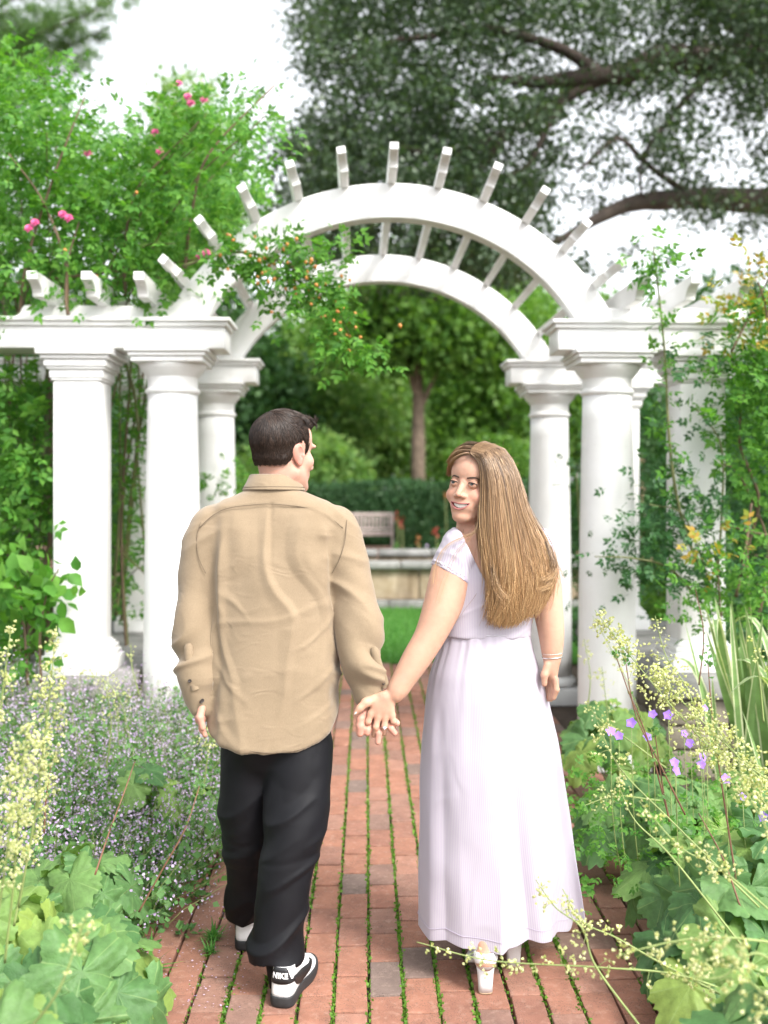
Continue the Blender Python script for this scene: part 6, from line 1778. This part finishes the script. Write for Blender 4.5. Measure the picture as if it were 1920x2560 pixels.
def face_tube(name, pts, rad, mat, lift, n=16, clay=None, flat=1.0, nr=6):
    c = spline(np.array(pts, float), n); P3 = np.array([on_face(x, z, lift, clay or base_clay) for x, z in c]); P3[1:-1, 1] = (P3[:-2, 1] + P3[1:-1, 1] * 2 + P3[2:, 1]) / 4
    V, Q, T = tube_np(P3, spline(np.array(rad, float)[:, None], n)[:, 0], nr); mb = MB(); mb.add(xf(WHM, V), Q, T); return mb.build(name, M[mat], woman)
for s in (-1, 1):
    face_tube('eyebrow', [(s * .0135, .0165), (s * .024, .0192), (s * .036, .0205), (s * .048, .0145)], [.0022, .0027, .0022, .0008], 'brow', .0004)
    e = np.linspace(-1, 1, 12); lx = s * (.031 + .0138 * e * (1 if s > 0 else 1)); lz = -.0010 + .0054 * np.sqrt(np.maximum(0, 1 - e ** 2)) - .0003
    cc_ = np.array([s * .031, .0738, -.0012]); pts = np.stack([.031 * s + .0142 * e, np.zeros(12), lz], -1); pts[:, 1] = cc_[1] + np.sqrt(np.maximum(1e-6, .0146 ** 2 - np.minimum(.0143 ** 2, (pts[:, 0] - cc_[0]) ** 2) - (pts[:, 2] - cc_[2]) ** 2 * .5))
    V, Q, T = tube_np(pts, [.0009] + [.0016] * 10 + [.0014], 5); mb = MB(); mb.add(xf(WHM, V), Q, T); mb.build('eyelashes', M['lash'], woman)
    pts2 = pts.copy(); pts2[:, 2] = -.0010 - .0050 * np.sqrt(np.maximum(0, 1 - e ** 2)) + .0003
    V, Q, T = tube_np(pts2, [.00015] * 12, 4); mb = MB(); mb.add(xf(WHM, V), Q, T); mb.build('eyelashes', M['brow'], woman)
xs5 = np.linspace(-.0315, .0315, 15)
zu = sm_z(xs5) + .0078 * (1 - (xs5 / .0325) ** 2); zu -= .0008 * np.exp(-(xs5 / .004) ** 2); zl = sm_z(xs5) - .0080 * (1 - (xs5 / .0325) ** 2)
face_tube('upper_lip', list(zip(xs5, zu + .0012)), [.0010] + [.0018, .0021, .0023] + [.0024] * 7 + [.0023, .0021, .0018] + [.0010], 'lip', -.0008, 24)
face_tube('lower_lip', list(zip(xs5, zl - .0016)), [.0010] + [.0020, .0026, .0030] + [.0032] * 7 + [.0030, .0026, .0020] + [.0010], 'lip', -.0010, 24)
tw = [.0049, .0047, .0042, .0042, .0040, .0038]; x = 0
for s in (-1, 1):
    x = 0
    for k, w in enumerate(tw):
        xc = s * (x + w / 2 + .0001); x += w * (1 - .04 * k)
        if abs(xc) > .0265: break
        z0 = sm_z(xc) + .0072 * (1 - (xc / .0315) ** 2); hgt = .0118 * (1 - .04 * k) * (1 - (xc / .036) ** 2)
        y0 = .0885 - 16 * xc * xc
        mb = MB(); mb.add(xf(WHM, np.array([(xc + a * w * .47, y0 - 32 * xc * a * w * .47 * .5 + b * .0022 - .0022, z0 - c * hgt) for a in (-1, 1) for b in (0, 1) for c in (0, 1)])), [(0, 1, 3, 2), (4, 6, 7, 5), (0, 4, 5, 1), (2, 3, 7, 6), (0, 2, 6, 4), (1, 5, 7, 3)])
        mb.build('tooth', M['tooth'], woman, bevel=.0006)
# nails, ring, bracelets
for c_, rd, dv in ((qw(368, 1226, -.0205), (.0046, .0022, .0062), (-.6, 0, -.75)),):
    V, Q, T = lathe([(math.sin(a), math.cos(a)) for a in np.linspace(.05, math.pi - .05, 8)], 12); mb = MB(); rot = np.array(Vector(dv).to_track_quat('Z', 'Y').to_matrix()); mb.add((V * [rd[0], rd[1], rd[2]]) @ rot.T + c_, Q, T); mb.build('fingernail', M['nail'], woman)
a = np.linspace(0, 2 * np.pi, 25); rc = qw(914, 1490, -.002)
mb = MB(); mb.tube(np.stack([rc[0] + .0106 * np.cos(a), rc[1] + .0106 * np.sin(a), rc[2] + 0 * a], -1), [.0013] * 25, 6, False); ring = mb.build('finger_ring', M['silver'], woman)
V, Q, T = lathe([(.0001, 1.0), (.6, .9), (1, .35), (.55, -.4), (.0001, -1)], 8); mb = MB(); mb.add(V * [.0042, .0030, .0055] + rc + [0, -.0125, -.001], Q, T); mb.build('gem', M['gem'], ring, smooth=False)
for k, (yy, rr) in enumerate(((1411, .0300), (1419, .0300))):
    bcx = Pw(1193, yy, 3.042); pts = np.stack([bcx[0] + rr * np.cos(a), bcx[1] + rr * np.sin(a), bcx[2] + .002 * np.cos(a)], -1)
    mb = MB()
    if k == 0:
        for p_ in spline(pts, 40): V, Q, T = lathe([(math.sin(u) * .0022, math.cos(u) * .0022) for u in np.linspace(.1, 3.04, 5)], 6); mb.add(V + p_, Q, T)
    else: mb.tube(pts, [.0022] * 25, 6, False)
    mb.build('bracelet', M['silver'], woman)

# --- dress: bodice with sleeves, then the skirt
dc = Clay(Pw(915, 1400, 3.0) - [0, .04, .0], Pw(1230, 1120, 3.0) + [0, .22, 0], .0036)
dc.loftz(wsec(.0065), .012, 2.2)
nx = np.array([Pw(x, 1)[0] for x in (880, 965, 992, 1050, 1112, 1166, 1190, 1260)]); nz = np.array([Pw(1, y, 3.0)[2] for y in (1100, 1130, 1152, 1268, 1268, 1154, 1130, 1100)])
nzf = np.array([Pw(1, y, 3.1)[2] for y in (1100, 1130, 1152, 1230, 1230, 1154, 1130, 1100)])
def neck(X, Y, Z):
    zb_ = np.interp(X.ravel(), nx, nz).reshape(X.shape); zf_ = np.interp(X.ravel(), nx, nzf).reshape(X.shape)
    return (Z - np.where(Y < .03, zb_, zf_)) * .75
dc2 = dc.copy(); dc2.D[:] = 9
dc2.cap(armL[0] + [.008, 0, .012], armL[1] + [-.004, 0, -.012], .062, .067, .0); dc2.ell(armL[0] + [.02, 0, .0], (.075, .075, .062), .02)
pL = Pw(980, 1243, 3.0); nL = np.array([-.50, -.12, -.86])
dc2.clip(lambda X, Y, Z: np.where(X < Pw(1060, 1)[0], (X - pL[0]) * nL[0] + (Y - pL[1]) * nL[1] + (Z - pL[2]) * nL[2], 9.0))
dc3 = dc.copy(); dc3.D[:] = 9
dc3.cap(armR[0] + [-.008, 0, .012], armR[1] + [0, 0, -.008], .060, .060, .0); dc3.ell(armR[0] + [-.02, 0, 0], (.07, .075, .062), .02)
pR = Pw(1165, 1240, 3.06); nR_ = np.array([.35, -.1, -.93])
dc3.clip(lambda X, Y, Z: np.where(X > Pw(1095, 1)[0], (X - pR[0]) * nR_[0] + (Y - pR[1]) * nR_[1] + (Z - pR[2]) * nR_[2], 9.0))
dc.D = np.minimum(dc.D, np.minimum(dc2.D, dc3.D))
dc.clip(neck)
DV, DQ = dc.mesh(2); DN = vnormals(DV, DQ)
slv = sst(Pw(1010, 1)[0], Pw(985, 1)[0], DV[:, 0]) + sst(Pw(1150, 1)[0], Pw(1165, 1)[0], DV[:, 0]); slv *= sst(Pw(1, 1280, 3.0)[2], Pw(1, 1250, 3.0)[2], DV[:, 2])
ww = np.stack([pn(DV, 9, 61), pn(DV, 9, 62), pn(DV, 9, 63)], -1) * .03
dd_ = slv * (.0060 * ridged(DV + ww, (26, 26, 16), 64) * .6 + .0022 * pn(DV, 60, 65)) + (1 - slv) * (.0030 * np.maximum(0, ridged(np.stack([DV[:, 0] * 4, DV[:, 1] * 4, DV[:, 2] * 26 - DV[:, 0] * 14], -1) + ww, 1.0, 66) - .1) * sst(Pw(1, 1270)[2], Pw(1, 1330)[2], DV[:, 2]) + .0015 * pn(DV, 22, 67))
me = mesh_np('dress', DV + DN * dd_[:, None], DQ); ang = np.arctan2(DV[:, 1], DV[:, 0] - Pw(1052, 1)[0]); set_attr(me, 'stripe', ang * .11 * 2 * np.pi / .0052)
dress = link('dress', me, M['dress_cloth'], woman); sd = dress.modifiers.new('thick', 'SOLIDIFY'); sd.thickness = .001
nA = 420; nR = 110
Ls_ = np.array([(1358, 957, 1144, .094), (1375, 954, 1147, .098), (1400, 947, 1151, .106), (1450, 930, 1166, .128), (1500, 921, 1181, .138), (1600, 911, 1205, .150), (1700, 907, 1221, .162), (1800, 906, 1236, .174), (1900, 905, 1253, .190), (2000, 904, 1268, .206)], float)
yy = np.linspace(1358, 1998, nR); lf = np.interp(yy, Ls_[:, 0], Ls_[:, 1]); rt = np.interp(yy, Ls_[:, 0], Ls_[:, 2]); hd = np.interp(yy, Ls_[:, 0], Ls_[:, 3])
for _ in range(4): lf[1:-1] = (lf[:-2] + lf[1:-1] * 2 + lf[2:]) / 4; rt[1:-1] = (rt[:-2] + rt[1:-1] * 2 + rt[2:]) / 4; hd[1:-1] = (hd[:-2] + hd[1:-1] * 2 + hd[2:]) / 4
th = np.linspace(0, 2 * np.pi, nA, endpoint=False)          # th = -pi/2 faces the camera
rows = []
for i in range(nR):
    f = i / (nR - 1); A = Pw(lf[i], yy[i], 3.10); B = Pw(rt[i], yy[i], 3.10); cx = (A[0] + B[0]) / 2; rx = (B[0] - A[0]) / 2
    amp = .012 + .085 * sst(.08, 1.0, f)
    def cusp(t0, w, h): dth = (th - t0 + np.pi) % (2 * np.pi) - np.pi; return h * np.exp(-np.abs(dth / w) ** 1.5)
    fold = cusp(-np.pi / 2 - .02 + .05 * f, .20, 1.0) + cusp(-np.pi / 2 + .85, .16, .8) + cusp(-np.pi / 2 - 1.05, .17, .85) + cusp(-np.pi / 2 - .55, .13, .30) + cusp(-np.pi / 2 + .42, .12, .22) + cusp(np.pi, .2, .5) + cusp(0, .2, .5)
    fold += cusp(.7, .2, .8) + cusp(1.5, .22, .9) + cusp(2.4, .2, .8)
    fold -= cusp(-np.pi / 2 + .22 + .03 * f, .10, .75) + cusp(-np.pi / 2 - .80, .12, .5) + cusp(-np.pi / 2 + 1.08, .10, .6)
    fine = .0034 * pn(np.stack([np.cos(th) * 9, np.sin(th) * 9, np.full(nA, f * 2.5)], -1), 1.0, 73) * np.exp(-f * 7) + .0022 * pn(np.stack([np.cos(th) * 6, np.sin(th) * 6, np.full(nA, f * 6.0)], -1), 1.0, 74) * (1 - .5 * f)
    k = 1 + amp * (fold - .35)
    lump = np.stack([np.cos(th) * 2.2, np.sin(th) * 2.2, np.full(nA, f * 5.0)], -1)
    k = k + .018 * pn(lump, 1.3, 71) * sst(.02, .3, f)
    x = cx + (rx * np.cos(th)) * (1 + (k - 1) * .35) + fine * np.cos(th); y = .005 + hd[i] * np.sin(th) * k + fine * np.sin(th)
    xd_ = 829.5 + (x + WO[0]) * 2151 / 3.0; near_ = sst(.1, -.5, np.sin(th))
    y = y + .03 * f + near_ * sst(.25, 1.0, f) * (.062 * sst(1084 - 10 * f, 1100, xd_) + .030 * sst(1196, 1212, xd_)) * (1 - .35 * sst(1110, 1185, xd_) * sst(1196, 1190, xd_))
    z = np.full(nA, A[2]) + (.0 if f < .98 else .0)
    z = z - sst(.7, 1, f) * (.010 * (fold - .3))
    rows.append(np.stack([x, y, z], -1))
rows.append(rows[-1] * 1.0 + np.array([0, 0, -.001]))
inner = rows[-2].copy(); cen = inner.mean(0); inner = cen + (inner - cen) * .985 + [0, 0, .004]; rows.append(inner)
mb = MB(); mb.add(*loft(np.array(rows), True)[:2])
sk = mb.build('skirt', M['dress_cloth'], dress); per = np.tile(th * .225 * 2 * np.pi / .0058, len(rows)); set_attr(sk.data, 'stripe', per)
# gathered elastic edge of the near sleeve
def sleeve_band(c, nrm, rx, ry):
    nrm = np.asarray(nrm, float); nrm /= np.linalg.norm(nrm); u = np.cross(nrm, [0, 1, 0]); u /= np.linalg.norm(u); w = np.cross(nrm, u); aa = np.linspace(0, 2 * np.pi, 91)
    pts = np.asarray(c) + np.cos(aa)[:, None] * u * rx + np.sin(aa)[:, None] * w * ry + (.0022 * np.sin(aa * 23))[:, None] * nrm
    mb = MB(); mb.tube(pts, .0042 + .0010 * np.sin(aa * 31), 6, False); ob = mb.build('sleeve_band', M['dress_cloth'], dress); set_attr(ob.data, 'stripe', np.repeat(aa * 60, 6))
sleeve_band(armL[1] * .80 + armL[0] * .20 + [-.002, 0, -.006], nL, .0640, .0630)
# waist seam and pocket slit
wr = rows[1]; mb = MB(); cl = np.vstack([wr, wr[:1]]); mb.tube(cl + [0, 0, .002], [.0016] * len(cl), 5, False); o_ = mb.build('waist_seam', M['dress_cloth'], dress); set_attr(o_.data, 'stripe', np.zeros(len(o_.data.vertices)))
hem_ = rows[-7]; hcen = hem_.mean(0); hl = hcen + (hem_ - hcen) * 1.004; mb = MB(); cl = np.vstack([hl, hl[:1]]); mb.tube(cl, [.0009] * len(cl), 4, False); o_ = mb.build('hem_seam', M['dress_cloth'], dress); set_attr(o_.data, 'stripe', np.full(len(o_.data.vertices), 1.5))
# --- shoes with block heels
for hh, yaw in ((h1, 0), (h2, 0)):
    s_ = empty('heeled_shoe', (hh[0], hh[1], 0), 0, woman)
    def rrect(a, b, z, y0, ex=3.2, n=28):
        t_ = np.linspace(0, 2 * np.pi, n, endpoint=False); c_, s2 = np.cos(t_), np.sin(t_); return np.stack([a * np.sign(c_) * np.abs(c_) ** (2 / ex), y0 + b * np.sign(s2) * np.abs(s2) ** (2 / ex), np.full(n, z)], -1)
    mb = MB(); mb.add(*loft(np.array([rrect(.021, .019, .006, .02), rrect(.0215, .0195, .03, .02), rrect(.0245, .023, .062, .022), rrect(.028, .028, .082, .026)]), True, True)); mb.build('heel', M['shoe_white'], s_)
    mb = MB(); mb.add(*loft(np.array([rrect(.0205, .0185, 0.001, .02), rrect(.021, .019, .0058, .02)]), True, True)); mb.build('heel_tip', M['tan_wood'], s_)
    rg = []
    for k in range(14):
        f = k / 13; y_ = .002 + .235 * f; w_ = np.interp(f, [0, .15, .45, .7, .9, 1], [.018, .030, .030, .042, .034, .008]); z_ = np.interp(f, [0, .2, .6, .75, 1], [.084, .082, .030, .012, .010]); rg.append([(-w_, y_, z_), (-w_, y_, z_ + .009), (0, y_, z_ + .011), (w_, y_, z_ + .009), (w_, y_, z_), (0, y_, z_ - .002)])
    mb = MB(); mb.add(*loft(np.array(rg), True, True)); mb.build('insole', M['shoe_white'], s_)
    t_ = np.linspace(-2.2, 2.2, 24); pts = np.stack([(.037 * np.sin(t_)), .017 - .037 * np.cos(t_), .122 + .02 * np.cos(t_) * 0 + 0 * t_], -1); rg = np.stack([pts * [.8, 1, 1] + [0, .002, -.040], pts + [0, 0, -.018], pts * [.92, 1, 1] + [0, .003, .006]]); mb = MB(); mb.add(*loft(rg, False)[:2]); o_ = mb.build('heel_strap', M['shoe_white'], s_); o_.modifiers.new('t', 'SOLIDIFY').thickness = .002
    t_ = np.linspace(0.1, np.pi - .1, 20); pts = np.stack([.044 * np.cos(t_), np.full(20, .165), .018 + .040 * np.sin(t_)], -1); mb = MB(); mb.add(*loft(np.stack([pts, pts + [0, .03, -.004]]), False)[:2]); o_ = mb.build('toe_strap', M['shoe_white'], s_); o_.modifiers.new('t', 'SOLIDIFY').thickness = .002

# --- long hair
r = rng(700)
# outer guides: left (next to the face) to right; each a list of (x, y, distance)
GD = [
 [(1016, 980, 3.000), (1031, 996, 2.990), (1039, 1028, 2.985), (1040, 1068, 2.985), (1039, 1120, 2.975), (1047, 1180, 2.960), (1062, 1245, 2.950), (1068, 1300, 2.948), (1062, 1348, 2.95)],
 [(1016, 974, 3.005), (1044, 984, 2.980), (1056, 1028, 2.968), (1062, 1080, 2.962), (1066, 1145, 2.948), (1073, 1215, 2.938), (1078, 1285, 2.938), (1070, 1328, 2.94), (1066, 1358, 2.945)],
 [(1020, 967, 3.020), (1056, 976, 2.990), (1078, 1028, 2.966), (1086, 1092, 2.955), (1094, 1160, 2.940), (1102, 1230, 2.930), (1100, 1295, 2.932), (1092, 1335, 2.938), (1082, 1364, 2.945)],
 [(1026, 961, 3.045), (1068, 972, 3.018), (1096, 1024, 2.985), (1106, 1095, 2.968), (1120, 1165, 2.950), (1134, 1235, 2.940), (1130, 1295, 2.940), (1116, 1335, 2.943), (1098, 1362, 2.948)],
 [(1034, 956, 3.07), (1082, 970, 3.05), (1112, 1025, 3.02), (1124, 1095, 2.99), (1148, 1165, 2.972), (1164, 1230, 2.962), (1156, 1285, 2.960), (1138, 1325, 2.96), (1116, 1352, 2.962)],
 [(1044, 953, 3.09), (1094, 972, 3.09), (1122, 1030, 3.07), (1136, 1100, 3.03), (1168, 1165, 3.00), (1186, 1225, 2.985), (1178, 1275, 2.98), (1156, 1312, 2.975), (1130, 1338, 2.97)],
 [(1050, 953, 3.11), (1098, 980, 3.13), (1124, 1040, 3.11), (1140, 1105, 3.06), (1178, 1165, 3.03), (1197, 1222, 3.01), (1192, 1262, 3.0), (1170, 1300, 2.99), (1145, 1325, 2.985)]]
m = 18
GS = np.array([spline(np.array([P(*p) - WO for p in g]), m) for g in GD])
nS = 9000
ncl = 210
cu = r.random(ncl); cidx = r.integers(ncl, size=nS); u = np.clip(cu[cidx] + r.normal(0, .012, nS), 0, 1) * (len(GD) - 1)
i0 = np.minimum(u.astype(int), len(GD) - 2); fu = (u - i0)[:, None, None]
S = GS[i0] * (1 - fu) + GS[i0 + 1] * fu
depth = r.random(nS) ** 1.4
tt = np.linspace(0, 1, m)
S[:, :, 1] += depth[:, None] * (.03 + .05 * np.interp(tt, [0, .15, .5, 1], [.15, 1.0, 1.0, .55]))[None]
S[:, :, 0] -= depth[:, None] * .012 * sst(.4, .8, tt)[None]
cph = r.random((ncl, 2)) * 6.28; ca = r.uniform(.3, 1, ncl)
wv = ca[cidx][:, None] * np.sin(cph[cidx, 0][:, None] + tt[None] * 7.5) * .009 * sst(.15, .9, tt)[None]
S[:, :, 0] += wv + r.normal(0, .0052, nS)[:, None] * sst(.05, .5, tt)[None]; S[:, :, 1] += ca[cidx][:, None] * np.sin(cph[cidx, 1][:, None] + tt[None] * 6) * .007 * sst(.2, 1, tt)[None]
fly = (r.random(nS) < .06)[:, None]; S[:, :, 0] += fly * (r.normal(0, .02, nS)[:, None] * sst(.5, 1, tt)[None]); S[:, :, 1] -= fly * np.abs(r.normal(0, .015, nS))[:, None] * sst(.3, 1, tt)[None]
cut = r.uniform(.80, 1.0, nS) * (1 - .16 * (r.random(nS) < .35)) * (.94 + .06 * r.random(ncl)[cidx])
base_t = np.linspace(0, 1, m)
S = np.stack([np.stack([np.interp(base_t * cut[k], base_t, S[k, :, j]) for j in range(3)], -1) for k in range(nS)])
# tips curl outward a little
S[:, :, 0] += (r.normal(.004, .012, nS))[:, None] * sst(.8, 1, tt)[None]
# keep strands outside the skull and the back
inv = np.linalg.inv(WHM)
def push(S, extra):
    Lc = xf(inv, S.reshape(-1, 3)) - [0, -.012, .030]; rad = np.array([.0765, .0965, .0895]) + extra
    kk = np.sqrt(((Lc / rad) ** 2).sum(1)); ins = kk < 1; Lc[ins] /= kk[ins][:, None]; return xf(WHM, Lc + [0, -.012, .030]).reshape(S.shape)
lay = (1 - depth)[:, None, None] * .010
S = push(S, .0015)
bd = bc.at(S.reshape(-1, 3)).reshape(nS, m); S[:, :, 1] -= np.clip(.004 - bd, 0, .05) * (tt[None] > .35)
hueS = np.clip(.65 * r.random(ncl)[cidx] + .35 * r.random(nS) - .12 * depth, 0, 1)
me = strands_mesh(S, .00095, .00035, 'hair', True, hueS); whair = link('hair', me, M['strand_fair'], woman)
# strands on the far side of the parting and those lying on the near shoulder
def lock(guide, n, spread, seed, r0=.0011, m=18, par=.6):
    rr = rng(seed); g = spline(np.array([P(*p) - WO for p in guide]), m); t_ = np.linspace(0, 1, m)
    S = g[None] + rr.normal(0, 1, (n, 1, 3)) * np.array([1, .7, .6]) * spread * (.25 + par * t_)[None, :, None] + np.sin(t_[None, :, None] * 9 + rr.random((n, 1, 3)) * 6) * .0015
    return S
far = [lock([(1013, 980, 3.005), (996, 983, 3.015), (981, 992, 3.035), (972, 1006, 3.07), (970, 1026, 3.13)], 330, .0045, 1, par=.5),
       lock([(1016, 973, 3.015), (996, 975, 3.035), (981, 984, 3.065), (973, 1000, 3.11)], 330, .006, 2), lock([(1022, 966, 3.04), (1000, 967, 3.07), (984, 980, 3.11), (977, 1010, 3.16)], 300, .007, 3),
       lock([(1032, 958, 3.07), (1010, 959, 3.12), (992, 980, 3.17), (990, 1040, 3.19)], 260, .009, 4),
       lock([(1034, 1090, 2.99), (1034, 1125, 2.98), (1026, 1148, 2.978), (1000, 1160, 2.98), (965, 1180, 2.975), (945, 1215, 2.97), (938, 1260, 2.962)], 9, .006, 5), lock([(1036, 1090, 2.99), (1034, 1130, 2.98), (1010, 1165, 2.965), (985, 1195, 2.95), (960, 1250, 2.935), (945, 1300, 2.94)], 5, .008, 6),
       lock([(1000, 1085, 3.10), (1006, 1120, 3.08), (1008, 1150, 3.06), (1002, 1165, 3.05)], 120, .010, 7),
       lock([(1062, 1180, 2.96), (1068, 1230, 2.94), (1078, 1270, 2.925), (1096, 1292, 2.92)], 14, .006, 8), lock([(1060, 1190, 2.955), (1062, 1240, 2.94), (1070, 1275, 2.93), (1084, 1298, 2.925)], 12, .006, 9),
       lock([(1180, 1170, 3.0), (1196, 1215, 2.98), (1192, 1240, 2.97), (1172, 1252, 2.96)], 60, .008, 10), lock([(1188, 1180, 3.0), (1199, 1225, 2.985), (1186, 1262, 2.97), (1160, 1275, 2.96)], 50, .008, 11)]
for F_ in far:
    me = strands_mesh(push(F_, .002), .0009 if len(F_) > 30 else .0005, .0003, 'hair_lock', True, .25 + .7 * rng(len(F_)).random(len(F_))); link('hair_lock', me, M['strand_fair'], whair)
N = 70; t_ = np.linspace(0, 1, 8); st_ = []
for k in range(N):
    b = S[r.integers(nS), r.integers(1, 5)]; o = b - (np.array(WHM[:3, 3])); o /= np.linalg.norm(o); e = b + (o * .6 + r.normal(0, .5, 3)) * r.uniform(.01, .03); st_.append(b + (e - b) * t_[:, None] + np.array([0, 0, -.006]) * (t_ ** 2)[:, None])
link('hair_lock', strands_mesh(np.array(st_), .00035, .00015, 'hair_lock'), M['strand_fair'], whair)
# close-lying hair over the skull
wc = Clay((-.115, -.15, -.10), (.115, .145, .17), .003)
wc.ell((0, -.013, .0305), (.0740, .0940, .0870), 0); wc.ell((0, -.05, -.03), (.062, .05, .075), .02)
wc.clip(lambda X, Y, Z: np.interp(Y.ravel(), [-.15, -.03, .0, .03, .055, .075, .10], [-.12, -.12, -.07, .015, .066, .088, .094]).reshape(Y.shape) - Z)
CV, CQ = wc.mesh(2); me = mesh_np('hair_base', xf(WHM, CV), CQ); set_attr(me, 'along', np.zeros(len(CV))); set_attr(me, 'hue', np.full(len(CV), .3)); link('hair_base', me, M['strand_fair'], whair)
